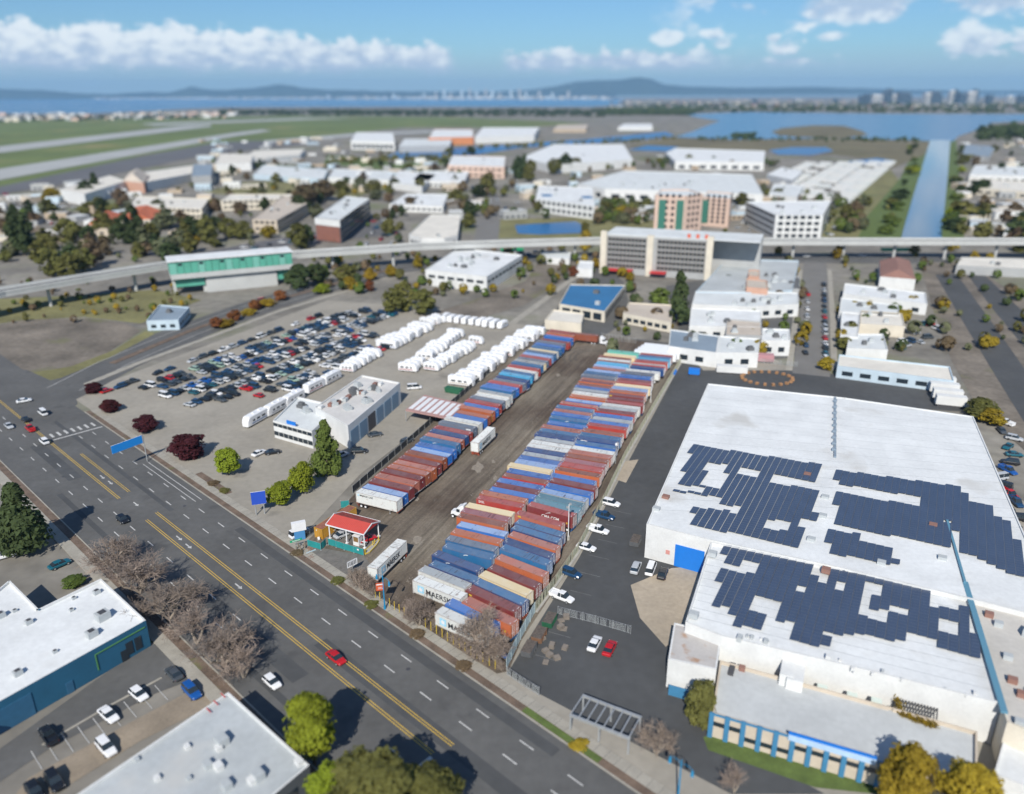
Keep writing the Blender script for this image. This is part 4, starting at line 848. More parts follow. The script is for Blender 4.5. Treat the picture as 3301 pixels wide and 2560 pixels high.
# chairs, wheel covers and clutter
def plastic_chair(label, p, rot):
    t = T('plastic_chair', label, 'chair', (p.x, p.y, .05), rot)
    b = MB(); b.box(-.24, .24, -.22, .22, .40, .45); b.obj('seat', [WHITE], t)
    b = MB(); b.hexa(((-.24, .2, .45), (.24, .2, .45), (.24, .24, .45), (-.24, .24, .45), (-.24, .3, .9), (.24, .3, .9), (.24, .34, .9), (-.24, .34, .9))); b.obj('backrest', [WHITE], t)
    for x in (-.2, .2):
        for y in (-.18, .2): b = MB(); b.tube((x, y, 0), (x, y, .42), .03, n=5); b.obj('leg', [WHITE], t)
    b = MB(); b.box(-.28, -.23, -.2, .25, .62, .66); b.box(.23, .28, -.2, .25, .62, .66); b.obj('armrest', [WHITE], t)
plastic_chair('white plastic chair beside the mustard store', c930(715, 905), .4); plastic_chair('white plastic chair by the booth behind the teal screen', c930(1385, 935), 1.2); plastic_chair('white plastic chair in the dark back of the canopy', c930(1085, 690), -.5)
b = MB(); rcx = random.Random(3)
for x0, y0, n, s in ((500, 1085, 70, .9), (520, 1290, 90, .8), (440, 1170, 30, .7)):
    for k in range(n):
        p = c930(x0 + rcx.gauss(0, 55), y0 + rcx.gauss(0, 28)); r = rcx.uniform(.05, .22) * s; b.tube((p.x, p.y, .0), (p.x + rcx.uniform(-.1, .1), p.y, r * 1.2), r, r * .5, 5)
tag(b.obj('rubble', [mat('brick_rubble', (0.27, 0.16, 0.115), 1, var=.3, vscale=2)]), 'heaps of reddish rubble and clippings beside the driveway', None, None, 'stuff')
b = MB(); a, c = c930(420, 1205), c930(640, 1115); b.bar((a.x, a.y, .15), (c.x, c.y, .15), .25, .18); tag(b.obj('fallen_pole', [mat('pale_blue_metal', (0.4, 0.5, 0.55), .5)]), 'pale blue metal pole lying on the rubble', 'pole')
# old timber posts at the street corner of the yard, with a leaning green street sign
for i, (x, y, h) in enumerate(((290, 1150, 1.6), (385, 1090, 2.1), (190, 1110, .9), (240, 1070, 1.3))):
    p = c930(x, y); b = MB(); b.box(-.12, .12, -.12, .12, 0, h); tag(b.obj('timber_post', [mat('grey_timber', (0.24, 0.21, 0.17), .9, var=.25)], None, (p.x, p.y, .05), .3 * i), ('tall', 'taller', 'short', 'middling')[i] + ' grey timber post at the street corner by the green sign', 'post', 'old timber posts')
p = c930(200, 1090); ss = T('street_sign', 'green street name sign on a low post at the street corner of the yard', 'street sign', (p.x, p.y, .1), an + 1.0)
b = MB(); b.tube((0, 0, 0), (0, 0, 2.4), .05, n=6); b.obj('sign_post', [STEEL], ss); b = MB(); b.box(-1.4, 1.4, -.03, .03, 1.9, 2.4); b.obj('sign_blade', [mat('sign_green', (0.0, 0.32, 0.16), .5)], ss)
b = MB(); b.box(-.9, .9, -.036, -.03, 2.07, 2.2); b.obj('sign_legend', [WHITE], ss)
# black screened side fence running back from the corner
slat_fence('dark link fence beside the mustard store at the yard corner', [c930(395, 830), c930(610, 690)], 1.7, DARKM, STEEL, .12, .06, posts=1.7)
# white framed board on a post by the gate
p = D(753, 1222); sb = T('sign_board', 'white framed board with dark bars on a post by the gate', 'sign', (p.x, p.y, .05), an + 1.25)
b = MB(); b.tube((0, 0, 0), (0, 0, 2.5), .06, n=6); b.obj('sign_post', [STEEL], sb)
b = MB(); b.box(-1.3, 1.3, -.04, .04, 1.7, 1.78); b.box(-1.3, 1.3, -.04, .04, 3.1, 3.2); b.box(-1.3, -1.2, -.04, .04, 1.7, 3.2); b.box(1.2, 1.3, -.04, .04, 1.7, 3.2); b.box(-1.2, 1.2, .0, .03, 1.78, 3.1); b.obj('board', [WHITE], sb)
b = MB()
for k in range(6): b.box(-1.05 + k * .38, -.9 + k * .38, -.03, -.01, 1.95, 2.95)
b.obj('dark_bars', [DARKM], sb)
# blue twin-arm street lamp
LAMPB = mat('lamp_post_blue', (0.012, 0.22, 0.42), .5, var=.1); c118 = crop(1180, 1830, 10.92)
def street_lamp(label, p, rot, h=7.6, arms=2, reach=1.15, m=None, group=None):
    m = m or LAMPB; t = T('street_lamp', label, 'street lamp', (p.x, p.y, .1), rot, group)
    b = MB(); b.tube((0, 0, 0), (0, 0, h), .16, .09, 8); b.tube((0, 0, 0), (0, 0, .9), .26, .2, 8); b.tube((0, 0, h), (0, 0, h + .35), .05, .01, 6); b.obj('pole', [m], t)
    for s in ((-1, 1) if arms == 2 else (1,)):
        b = MB(); prev = Vector((0, 0, h - 1.0))
        for k in range(1, 9): a = PI * k / 9; q = Vector((s * reach * (1 - math.cos(a)) / 2 * 1.0, 0, h - 1.0 + .62 * math.sin(a) + .12 * k / 9)); b.tube(prev, q, .04, n=5); prev = q
        b.obj('arm', [m], t)
        b = MB(); x, z = prev.x, prev.z; b.tube((x, 0, z + .1), (x, 0, z - .3), .08, .2, 8); b.tube((x, 0, z - .3), (x, 0, z - .95), .2, .26, 8); L_ = b.obj('lantern', [m], t)
        b = MB(); b.tube((x, 0, z - .95), (x, 0, z - 1.22), .24, .1, 8); b.obj('lens', [mat('lamp_lens', (0.7, 0.74, 0.76), .3)], L_)
    return t
p = D(821, 1300); lp = street_lamp('blue twin-arm street lamp at the kerb in front of the yard gate', p, an - .25, 8.0, reach=1.9)
b = MB(); b.box(-.85, .85, -.03, .03, 2.8, 4.6); 
o = b.obj('banner', [mat('orange_banner', (0.52, 0.09, 0.03), .6)], lp, (-.95, 0, 1.2)); o.rotation_euler = (0, 0, .9)
b = MB(); b.box(-.7, .7, -.04, -.03, 4.1, 4.35); b.box(-.5, .6, -.04, -.03, 3.2, 3.3); b.box(-.5, .3, -.04, -.03, 3.5, 3.6); b.obj('banner_print', [WHITE], o)
street_lamp('blue twin-arm street lamp on the verge by the lower right driveway', D(1445, 1712), RANG, 8.0, reach=1.9)
# two slim floodlight poles standing in the right row
for i, (x, y, h, lab) in enumerate(((1831.6, 1740, 9.3, 'white floodlight pole on a concrete base beside the red lettered container'), (2097, 1297, 9.0, 'white floodlight pole on a concrete base far along the right fence'))):
    p = NP(x, y); t_ = T('floodlight_pole', lab, 'light pole', (p.x, p.y, .03)); b = MB(); b.tube((0, 0, 0), (0, 0, .9), .4, n=10); b.obj('concrete_base', [CONC], t_)
    b = MB(); b.tube((0, 0, .9), (0, 0, h), .11, .08, 8); b.obj('pole', [WHITE], t_)
    for dx, dz in ((-.35, -.7), (.3, .1)): b = MB(); b.box(dx - .25, dx + .25, -.3, .1, h + dz - .2, h + dz + .25); b.tube((0, 0, h + dz), (dx, 0, h + dz), .04, n=5); b.obj('floodlight', [STEEL], t_)
p = NP(1984, 1495); t_ = T('utility_pole', 'grey pole with a cross fitting beside the white container in the right row', 'pole', (p.x, p.y, .03))
b = MB(); b.tube((0, 0, 0), (0, 0, 6.5), .13, .1, 8); b.obj('pole', [STEEL], t_); b = MB(); b.box(-.3, .3, -.1, .1, 5.6, 6.3); b.obj('fitting', [WHITE], t_)
# blue drums
for i, (x, y) in enumerate(((2173, 1208), (2177, 1201))):
    p = NP(x, y); b = MB(); b.tube((0, 0, 0), (0, 0, 1.0), .5, n=12); b.tube((0, 0, .3), (0, 0, .36), .53, n=12); b.tube((0, 0, .65), (0, 0, .71), .53, n=12); b.tube((0, 0, 1.0), (0, 0, 1.04), .44, n=12)
    tag(b.obj('drum', [BLUEP], None, (p.x, p.y, .03)), ('nearer', 'farther')[i] + ' blue plastic drum against the right fence', 'drum', 'blue drums')
# tarpaulins, and loose tyres by the corner tree
c400b = c400
for i, (x, y, r, m, lab) in enumerate(((1440, 930, 1.1, TEAL, 'crumpled teal tarpaulin under the corner tree'), (1650, 980, .7, BLUEP, 'crumpled blue tarpaulin by the corner of the fence'), (1560, 870, .6, TEAL, 'small teal bundle between the tarpaulins'))):
    p = c400b(x, y); b = MB(); n = 9; rr = random.Random(i)
    ring = [[(r * f * math.cos(2 * PI * k / n) * rr.uniform(.7, 1.2), r * f * math.sin(2 * PI * k / n) * rr.uniform(.7, 1.2), z * rr.uniform(.7, 1.3)) for k in range(n)] for f, z in ((1, .02), (.75, .4), (.35, .65))]
    for a, c in zip(ring, ring[1:]):
        for k in range(n): b.face([a[k], a[(k + 1) % n], c[(k + 1) % n], c[k]])
    b.face(ring[-1]); tag(b.obj('tarpaulin', [m], None, (p.x, p.y, .05)), lab, 'tarpaulin')
for i, (x, y, a, lab) in enumerate(((1610, 600, 1.0, 'spare wheel with white rim standing by the front orange container'), (1745, 660, .2, 'loose black tyre lying by the front orange container'))):
    p = c400b(x, y); o = O('loose_tyre', TYRE, [RUBBER], None, (p.x, p.y, .45 if i == 0 else .3), (0 if i == 0 else PI / 2, 0, a)); tag(o, lab, 'tyre'); O('rim', RIMM, [RIM if i == 0 else DARKM], o)
b = MB(); p = NP(2200, 1152); b.box(-1.3, 1.3, -.1, .1, .0, 1.2); b.box(-1.0, -.2, -.12, -.1, 0.1, .9); o = tag(b.obj('graffiti_panel', [WHITE], None, (p.x, p.y, 1.0), rad(-20)), 'white painted panel with green marks above the fence in the far right corner', 'panel')
b = MB(); b.box(-1.25, -.85, -.125, -.1, .2, 1.1); b.box(.3, .9, -.125, -.1, .3, 1.0); b.obj('green_marks', [mat('marker_green', (0.02, 0.4, 0.2), .6)], o)

for i, (x, y, lab, m) in enumerate(((1172, 1330, 'dark green waste skip by the lower right fence', 'bin_green'), (1150, 1362, 'rusty brown skip by the lower right fence', 'rusty_skip'), (1128, 1392, 'dark grey skip nearest the sidewalk on the right lot', 'skip_grey'), (1355, 1160, 'grey skip against the white warehouse wall', 'skip_grey'))):
    p = D(x, y); t_ = T('waste_skip', lab, 'skip', (p.x, p.y, .03), rad(68)); mm = mat(m, {'bin_green': (.02, .12, .06), 'rusty_skip': (.22, .12, .07), 'skip_grey': (.12, .125, .13)}[m], .7, var=.2)
    b = MB(); b.hexa(((-1.6, -.9, .15), (1.6, -.9, .15), (1.6, .9, .15), (-1.6, .9, .15), (-1.9, -1.0, 1.4), (1.9, -1.0, 1.4), (1.9, 1.0, 1.4), (-1.9, 1.0, 1.4))); b.obj('skip_body', [mm], t_)
    b = MB()
    for k in range(4): b.box(-1.5 + k * .9, -1.4 + k * .9, -1.06, 1.06, .2, 1.3)
    b.obj('skip_rib', [mm], t_); b = MB(); b.box(-1.8, 1.8, -.95, .95, 1.36, 1.46); b.obj('skip_load', [mat('scrap_load', (.12, .10, .085), .9, var=.4, vscale=3)], t_)
rcp = random.Random(15)
for k in range(12):
    p = D(rcp.uniform(1140, 1210), rcp.uniform(1318, 1420)); b = MB()
    for j in range(rcp.choice((2, 4, 6))): b.box(-.6, .6, -.5, .5, .15 * j, .15 * j + .1)
    tag(b.obj('pallet_stack', [mat('grey_pallet_wood', (.22, .19, .16), .9, var=.2)], None, (p.x, p.y, .03), rcp.uniform(0, 1.5)), 'grey pallet stack, ' + nth(k + 1) + ' listed of those strewn by the lower right fence', 'pallet stack', 'pallet stacks by the lower right fence')

# ------------------------------------------------------------------ trees
def crown_mesh(seed, shape, n, leaf, clumps=16, fill=0.5):
    """leaf faces gathered in clumps over a unit crown (height 1, radius 1); shape(z) = relative radius"""
    r = random.Random(seed); b = MB(); cs = []
    for k in range(clumps):
        z = r.uniform(.05, .97); rr = shape(z) * math.sqrt(r.uniform(.25, 1)) * .82; a = r.uniform(0, 2 * PI); cs.append((rr * math.cos(a), rr * math.sin(a), z, r.uniform(.22, .42) * (0.5 + shape(z) * .7)))
    for k in range(n):
        if r.random() < .82:
            cx, cy, cz, cr_ = r.choice(cs); d = Vector((r.gauss(0, 1), r.gauss(0, 1), r.gauss(0, 1))).normalized() * cr_ * r.uniform(.45, 1) ; p = Vector((cx + d.x, cy + d.y, cz + d.z * .42))
        else:
            z = r.uniform(0.02, 1); a = r.uniform(0, 2 * PI); rr = shape(z) * r.uniform(.2, .95); p = Vector((rr * math.cos(a), rr * math.sin(a), z)); d = Vector((p.x, p.y, z - .4))
        nn = (d.normalized() if d.length > 1e-3 else Vector((0, 0, 1))) + Vector((r.gauss(0, .4), r.gauss(0, .4), r.gauss(.4, .4))); nn.normalize()
        u = nn.orthogonal().normalized(); v = nn.cross(u); a = r.uniform(0, PI); s = leaf * r.uniform(.6, 1.3)
        u, v = (u * math.cos(a) + v * math.sin(a)) * s, (v * math.cos(a) - u * math.sin(a)) * s * .75
        hz = .42
        b.face([(p.x - u.x - v.x, p.y - u.y - v.y, p.z - (u.z + v.z) * hz), (p.x + u.x - v.x * .5, p.y + u.y - v.y * .5, p.z + (u.z - v.z * .5) * hz), (p.x + v.x, p.y + v.y, p.z + v.z * hz), (p.x - u.x * .6 + v.x, p.y - u.y * .6 + v.y, p.z + (-u.z * .6 + v.z) * hz)])
    return b.mesh('crown')
rnd_ = lambda z: max(0.05, math.sin(PI * min(1, max(0, z * .93 + .05))) ** .6)
egg = lambda z: max(0.05, math.sin(PI * min(1, max(0, (z * .95 + .04) ** .72))) ** .7)
cone = lambda z: max(0.04, (1 - z) ** .8 * min(1, .35 + z * 5))
col_ = lambda z: max(0.06, math.sin(PI * min(1, z * .9 + .08)) ** .35)
umb = lambda z: max(.1, z ** .5 * (1.02 - z) ** .22 * 1.15)
CROWN = {}
for nm, sh in (('round', rnd_), ('egg', egg), ('cone', cone), ('column', col_), ('spread', umb)):
    CROWN[nm, 'near'] = [crown_mesh(hash_, sh, 7500, .075, 26) for hash_ in (len(nm) * 7, len(nm) * 7 + 3)]
    CROWN[nm, 'mid'] = [crown_mesh(len(nm) * 5 + k, sh, 1500, .14, 16) for k in range(3)]
    CROWN[nm, 'far'] = [crown_mesh(len(nm) * 3 + k, sh, 260, .30, 10) for k in range(3)]
def trunk_mesh():
    b = MB(); b.tube((0, 0, 0), (.01, 0, .6), .05, .034, 7); b.tube((.01, 0, .6), (0, 0, 1.0), .034, .02, 6)
    for a in range(4): b.tube((.01, 0, .55 + a * .1), (.22 * math.cos(a * 1.7), .22 * math.sin(a * 1.7), .95 + a * .05), .018, .007, 5)
    return b.mesh('trunk')
TRK = trunk_mesh()
LEAF = {n: mat('foliage_' + n.replace(' ', '_'), c, .9, var=.30, vscale=1.3, rnd=.22, spec=.15) for n, c in (('dark green', (0.068, 0.095, 0.038)), ('olive', (0.169, 0.169, 0.051)), ('bright green', (0.27, 0.324, 0.03)), ('green', (0.128, 0.176, 0.041)), ('golden', (0.351, 0.257, 0.03)), ('dark red', (0.085, 0.022, 0.026)), ('grey green', (0.149, 0.162, 0.088)), ('brown', (0.182, 0.135, 0.081)), ('rust', (0.26, 0.10, 0.04)))}
for lm in LEAF.values():                                         # thin leaves let some light through
    t = lm.node_tree; bsn = t.nodes['Principled BSDF']; tr = t.nodes.new('ShaderNodeBsdfTranslucent'); mxs = t.nodes.new('ShaderNodeMixShader'); mxs.inputs[0].default_value = .3
    t.links.new(bsn.inputs['Base Color'].links[0].from_socket, tr.inputs['Color']); t.links.new(bsn.outputs[0], mxs.inputs[1]); t.links.new(tr.outputs[0], mxs.inputs[2]); t.links.new(mxs.outputs[0], t.nodes['Material Output'].inputs['Surface'])
def tree(label, p, h, r, shape='round', col='green', lod='mid', base=.22, group=None, name=None):
    nm = name or {'cone': 'conifer', 'column': 'columnar_tree'}.get(shape, 'broadleaf_tree')
    t = T(nm, label, 'tree', (p[0], p[1], 0), RD.uniform(0, 6.28), group)
    c = O('crown', RD.choice(CROWN[shape, lod]), [LEAF[col]], t, (0, 0, h * base)); c.scale = (r, r, h * (1 - base))
    k = O('trunk', TRK, [TRUNKM], t); k.scale = (h * .42, h * .42, h * .62); return t
def shrub(label, p, h, r, col='green', lod='mid', group=None, cat='shrub'):
    t = T('shrub', label, cat, (p[0], p[1], 0), RD.uniform(0, 6.28), group); c = O('foliage', RD.choice(CROWN['round', lod]), [LEAF[col]], t, (0, 0, 0)); c.scale = (r, r, h)
    k = O('stem', TRK, [TRUNKM], t); k.scale = (h * .4, h * .4, h * .5); return t
# leafless trees
TWIG = mat('bare_twigs', (0.27, 0.215, 0.175), .95, var=.25, vscale=2.0, rnd=.12); LIMB = mat('bare_limbs', (0.31, 0.265, 0.215), .95, var=.2, vscale=3)
def bare_mesh(seed, stems=4, spread=.75, levels=4, h=1.0):
    r = random.Random(seed); big, fine_ = MB(), MB()
    def grow(p, d, L, rad_, lv):
        n = 3; q = p
        for i in range(n):
            d2 = (d + Vector((r.gauss(0, .13), r.gauss(0, .13), r.gauss(.03, .1)))).normalized(); q2 = q + d2 * L / n
            (big if lv < 2 else fine_).tube(q, q2, max(.0026 * h, rad_ * (1 - .25 * i / n)), max(.0022 * h, rad_ * (1 - .25 * (i + 1) / n)), (6 if lv == 0 else 4) if lv < 2 else 3, cap=False); q = q2; d = d2
            if lv < levels and (i > 0 or lv > 0):
                for k in range(r.choice((1, 2)) if lv < levels - 1 else 2):
                    a = d.orthogonal().normalized(); a.rotate(__import__('mathutils').Quaternion(d, r.uniform(0, 2 * PI))); nd_ = (d * r.uniform(.5, .9) + a * r.uniform(.5, 1.0) * spread * 1.25); nd_.z += .12; grow(q, nd_.normalized(), L * r.uniform(.55, .78), rad_ * .55, lv + 1)
    for k in range(stems):
        a = 2 * PI * k / stems + r.uniform(-.4, .4); grow(Vector((0, 0, 0)), Vector((math.cos(a) * spread * .55, math.sin(a) * spread * .55, 1)).normalized(), h * .42, .026 * h, 0)
    return big.mesh('limbs'), fine_.mesh('twigs')
BARE = [bare_mesh(3, 4, .8), bare_mesh(5, 5, .9), bare_mesh(8, 3, .75)]
BUSHB = [bare_mesh(12, 6, 1.1, 3), bare_mesh(14, 7, 1.2, 3)]
def bare_tree(label, p, h, kind=0, group=None, bush=False, wide=1.0):
    t = T('bare_shrub' if bush else 'bare_tree', label, 'shrub' if bush else 'tree', (p[0], p[1], 0), RD.uniform(0, 6.28), group); m = (BUSHB if bush else BARE)[kind]
    for me, nm, mm in ((m[0], 'limbs', LIMB), (m[1], 'twigs', TWIG)): o = O(nm, me, [mm], t); o.scale = (h * wide, h * wide, h)
    return t
bare_tree('big leafless tree with many stems at the street corner of the yard', c400(1040, 900), 9.0, 1, wide=1.1)
bare_tree('low leafless tree leaning over the tarpaulins at the tip of the yard', c400(1430, 1130), 5.2, 0, wide=1.5)
bare_tree('leafless tree in front of the lettered white container', c140(1540, 1000), 5.6, 0, wide=1.35)
for i, (x, y, h) in enumerate(((1330, 780, 3.4), (1760, 860, 3.6), (1240, 660, 2.6), (1680, 700, 3.2), (1900, 1060, 2.4), (200, 180, 4.4), (360, 220, 4.2), (90, 40, 4.0), (450, 300, 3.0), (1450, 850, 3.6), (270, 100, 4.6), (60, -60, 3.6))):
    bare_tree(nth(i + 1) + ' leafless bush in the tangle along the front fence of the yard', c140(x, y), h, i % 2, 'leafless bushes along the front fence', True)
for i, (x, y, h) in enumerate(((540, 700, 3.0), (680, 790, 3.2), (800, 880, 2.8), (1150, 1000, 2.6), (1260, 1120, 2.4), (1350, 800, 3.2), (620, 620, 2.6), (1500, 1250, 2.2), (1580, 1330, 1.8))):
    bare_tree(nth(i + 1) + ' leafless bush around the foot of the corner tree', c400(x, y), h, i % 2, 'leafless bushes at the corner', True)
b = MB(); rcx = random.Random(77)                                # fallen leaf litter under them
for k in range(2600):
    f = rcx.random(); i = min(len(fp) - 2, int(f * (len(fp) - 1))); g = f * (len(fp) - 1) - i; p = fp[i] * (1 - g) + fp[i + 1] * g + RN * rcx.gauss(.6, .9); s = rcx.uniform(.04, .12); a = rcx.uniform(0, PI)
    b.face([(p.x - s * math.cos(a), p.y - s * math.sin(a), .06), (p.x + s * math.sin(a), p.y - s * math.cos(a), .08), (p.x + s * math.cos(a), p.y + s * math.sin(a), .06)])
tag(b.obj('leaf_litter', [mat('leaf_litter', (0.15, 0.10, 0.07), 1, var=.3, vscale=2)]), kind='stuff')
# near trees
tree('tall dark bushy conifer at the left edge across the avenue', D(62, 1178), 17.5, 7.2, 'cone', 'dark green', 'near', .05)
tree('bright green round tree beside the grey roofed building', D(672, 1632), 13.5, 4.3, 'round', 'bright green', 'near', .18)
tree('huge olive green tree at the bottom of the picture', D(800, 1800), 13.5, 7.2, 'round', 'olive', 'near', .15)
tree('olive green tree merging with the huge one at the bottom', D(920, 1770), 10.5, 5.0, 'round', 'olive', 'near', .15)
tree('light green tree at the bottom beside the grey roof', D(715, 1745), 8.5, 4.0, 'round', 'bright green', 'near', .15)
tree('golden olive tree in front of the office, left of the lower right pair', D(1925, 1725), 11.5, 3.9, 'egg', 'golden', 'near', .12)
tree('golden olive tree in the lower right corner of the picture', D(2055, 1760), 11.0, 4.2, 'egg', 'golden', 'near', .12)
tree('olive tree at the left end of the front office', D(1490, 1545), 8.5, 2.6, 'column', 'olive', 'near', .1)
tree('tall conical green tree beside the white dealership', D(700, 1012), 15.5, 5.2, 'cone', 'green', 'near', .06)
tree('yellow green tree on the dealership forecourt, nearer of the joined pair', D(600, 1078), 6.5, 3.2, 'round', 'bright green', 'near', .12)
tree('yellow green tree on the dealership forecourt, farther of the joined pair', D(648, 1052), 9.0, 3.4, 'egg', 'bright green', 'near', .12)
tree('yellow green tree beside the dark red bush by the avenue', D(487, 1014), 7.5, 3.6, 'round', 'bright green', 'near', .15)
shrub('large dark red leaved tree beside the avenue', D(405, 975), 7.0, 5.2, 'dark red', 'near', cat='tree')
shrub('smaller dark red leaved tree by the car lot', D(312, 918), 4.6, 4.0, 'dark red', 'near', cat='tree')
shrub('dark red shrub near the corner of the car lot', D(236, 878), 4.0, 3.4, 'dark red', 'near')
shrub('dark red shrub at the very corner of the car lot', D(200, 838), 3.4, 3.2, 'dark red', 'near')
shrub('round green bush beside the white roofed blue building', D(158, 1248), 2.0, 2.6, 'green', 'near')
for i, (x, y, h) in enumerate(((300, 1265, 9.0), (362, 1322, 9.0), (420, 1372, 8.4), (478, 1420, 9.0), (250, 1215, 8.0), (520, 1445, 7.0))):
    bare_tree(nth(i + 1) + ' bare street tree along the near sidewalk of the avenue', D(x, y), h, i % 3, 'bare street trees on the near sidewalk', wide=1.5)
bare_tree('bare tree behind the lower right kerb beside the frame structure', D(1400, 1610), 6.0, 1); bare_tree('bare tree at the bottom right kerb', D(1565, 1690), 5.0, 2)
for i, (s, n, c, h) in enumerate(((62, 1.9, 'golden', 1.0), (-4, 1.8, 'olive', .8), (22, 1.9, 'brown', .9), (35, 1.9, 'brown', .8), (-60, 5.5, 'olive', .7), (-66, 5.4, 'brown', .8), (94, 1.9, 'brown', .9), (-20, 1.9, 'brown', .7), (8, 1.8, 'olive', .6))):
    shrub(nth(i + 1) + ' low shrub in the planting strip along the far kerb', R(s, n), h, 1.6, c, 'mid', 'low kerb shrubs')

# ------------------------------------------------------------------ cars
CARC = {n: mat('car_' + n.replace(' ', '_'), c, .28, .0, spec=.6) for n, c in (('white', (0.72, 0.73, 0.74)), ('silver', (0.42, 0.44, 0.46)), ('dark blue', (0.012, 0.05, 0.12)), ('black', (0.012, 0.014, 0.018)), ('dark grey', (0.06, 0.07, 0.08)), ('red', (0.42, 0.012, 0.016)), ('teal', (0.01, 0.10, 0.14)), ('blue', (0.01, 0.08, 0.30)), ('pale green', (0.30, 0.42, 0.34)))}
def loft(b, secs, mi=0):
    k0 = len(b.v); n = 8
    for (x, hw, z0, z1) in secs:
        c = min(.16, (z1 - z0) * .3)
        for y, z in ((-hw + c, z0), (hw - c, z0), (hw, z0 + c), (hw, z1 - c * 1.2), (hw - c, z1), (-hw + c, z1), (-hw, z1 - c * 1.2), (-hw, z0 + c)): b.v.append((x, y, z))
    for i in range(len(secs) - 1):
        for j in range(n):
            k = k0 + i * n; b.f.append((k + j, k + n + j, k + n + (j + 1) % n, k + (j + 1) % n)[::-1]); b.m.append(mi)
    b.f.append(tuple(k0 + j for j in range(n))[::-1]); b.m.append(mi); e = k0 + (len(secs) - 1) * n; b.f.append(tuple(e + j for j in range(n))); b.m.append(mi)
CARS = {'sedan': dict(L=2.3, H=1.45, cab=(-1.75, -1.05, .35, 1.15), deck=.98), 'hatchback': dict(L=2.05, H=1.5, cab=(-1.95, -1.5, .35, 1.1), deck=1.0), 'suv': dict(L=2.35, H=1.78, cab=(-2.2, -1.9, .45, 1.15), deck=1.1), 'pickup': dict(L=2.7, H=1.85, cab=(-.6, -.45, .75, 1.4), deck=1.05), 'van': dict(L=2.6, H=2.1, cab=(-2.5, -2.35, 1.0, 1.85), deck=1.1)}
def car_parts(kind):
    d = CARS[kind]; L, H, dk = d['L'], d['H'], d['deck']; a0, a1, a2, a3 = d['cab']; B = MB()
    loft(B, [(-L, .74, .42, dk - .22), (-L + .12, .86, .3, dk - .05), (-L * .5, .92, .26, dk), (L * .4, .92, .26, dk - .02), (L * .78, .88, .28, dk - .12), (L - .1, .8, .32, dk - .28), (L, .7, .42, dk - .42)])
    B.hexa(((a1 - .02, -.66, H - .06), (a2 + .02, -.66, H - .06), (a2 + .02, .66, H - .06), (a1 - .02, .66, H - .06), (a1 + .12, -.6, H), (a2 - .1, -.6, H), (a2 - .1, .6, H), (a1 + .12, .6, H)))
    if kind == 'pickup': B.box(-L + .05, a0, -.9, -.8, dk, dk + .3); B.box(-L + .05, a0, .8, .9, dk, dk + .3); B.box(-L + .02, -L + .1, -.9, .9, dk, dk + .3)
    for x in (a1 + (a2 - a1) * .5,): B.hexa(((x - .05, -.84, dk), (x + .05, -.84, dk), (x + .05, .84, dk), (x - .05, .84, dk), (x - .05, -.68, H - .05), (x + .05, -.68, H - .05), (x + .05, .68, H - .05), (x - .05, .68, H - .05)))
    G = MB(); G.hexa(((a0, -.82, dk - .05), (a3, -.82, dk - .05), (a3, .82, dk - .05), (a0, .82, dk - .05), (a1, -.66, H - .06), (a2, -.66, H - .06), (a2, .66, H - .06), (a1, .66, H - .06)))
    hl = MB(); hl.box(-.05, .03, -.16, .16, -.07, .07)
    wl = MB(); wl.tube((0, -.11, 0), (0, .11, 0), .33, n=12); wr = MB(); wr.tube((0, -.12, 0), (0, .12, 0), .2, n=8)
    S = MB(); S.v = list(B.v); S.f = list(B.f); S.m = [0] * len(B.f)
    k = len(S.v); S.v += G.v; S.f += [tuple(i + k for i in f) for f in G.f]; S.m += [1] * len(G.f)
    for x in (-L * .6, L * .62):
        for y in (-.84, .84): S.tube((x, y - .1, .33), (x, y + .1, .33), .33, n=8, mi=2)
    return dict(L=L, dk=dk, body=B.mesh('car_body'), glass=G.mesh('car_window'), light=hl.mesh('headlight'), tyre=wl.mesh('car_tyre'), rim=wr.mesh('car_rim'), single=S.mesh('car'))
CP = {k: car_parts(k) for k in CARS}
HLM = mat('headlight_glass', (0.7, 0.72, 0.74), .2); TLM = mat('taillight_red', (0.35, 0.01, 0.01), .3)
def car(label, p, yaw, kind='sedan', col='white', near=False, group=None, z=0.03):
    c = CP[kind]; nm = {'sedan': 'parked_car', 'hatchback': 'parked_car', 'suv': 'parked_suv', 'pickup': 'pickup_truck', 'van': 'delivery_van'}[kind]
    cat = {'pickup': 'pickup truck', 'van': 'van'}.get(kind, 'car')
    if not near:
        return tag(O(nm, c['single'], [CARC[col], GLASS, RUBBER], None, (p[0], p[1], z), yaw), label, cat, group)
    t = T(nm, label, cat, (p[0], p[1], z), yaw, group); O('car_body', c['body'], [CARC[col]], t); O('car_window', c['glass'], [GLASS], t)
    for y in (-.62, .62): O('headlight', c['light'], [HLM], t, (c['L'] - .12, y, c['dk'] - .36)); O('taillight', c['light'], [TLM], t, (-c['L'] + .08, y, c['dk'] - .3))
    for x in (-c['L'] * .6, c['L'] * .62):
        for y in (-.84, .84): O('rim', c['rim'], [STEEL], O('wheel', c['tyre'], [RUBBER], t, (x, y, .33)))
    return t
A = RANG
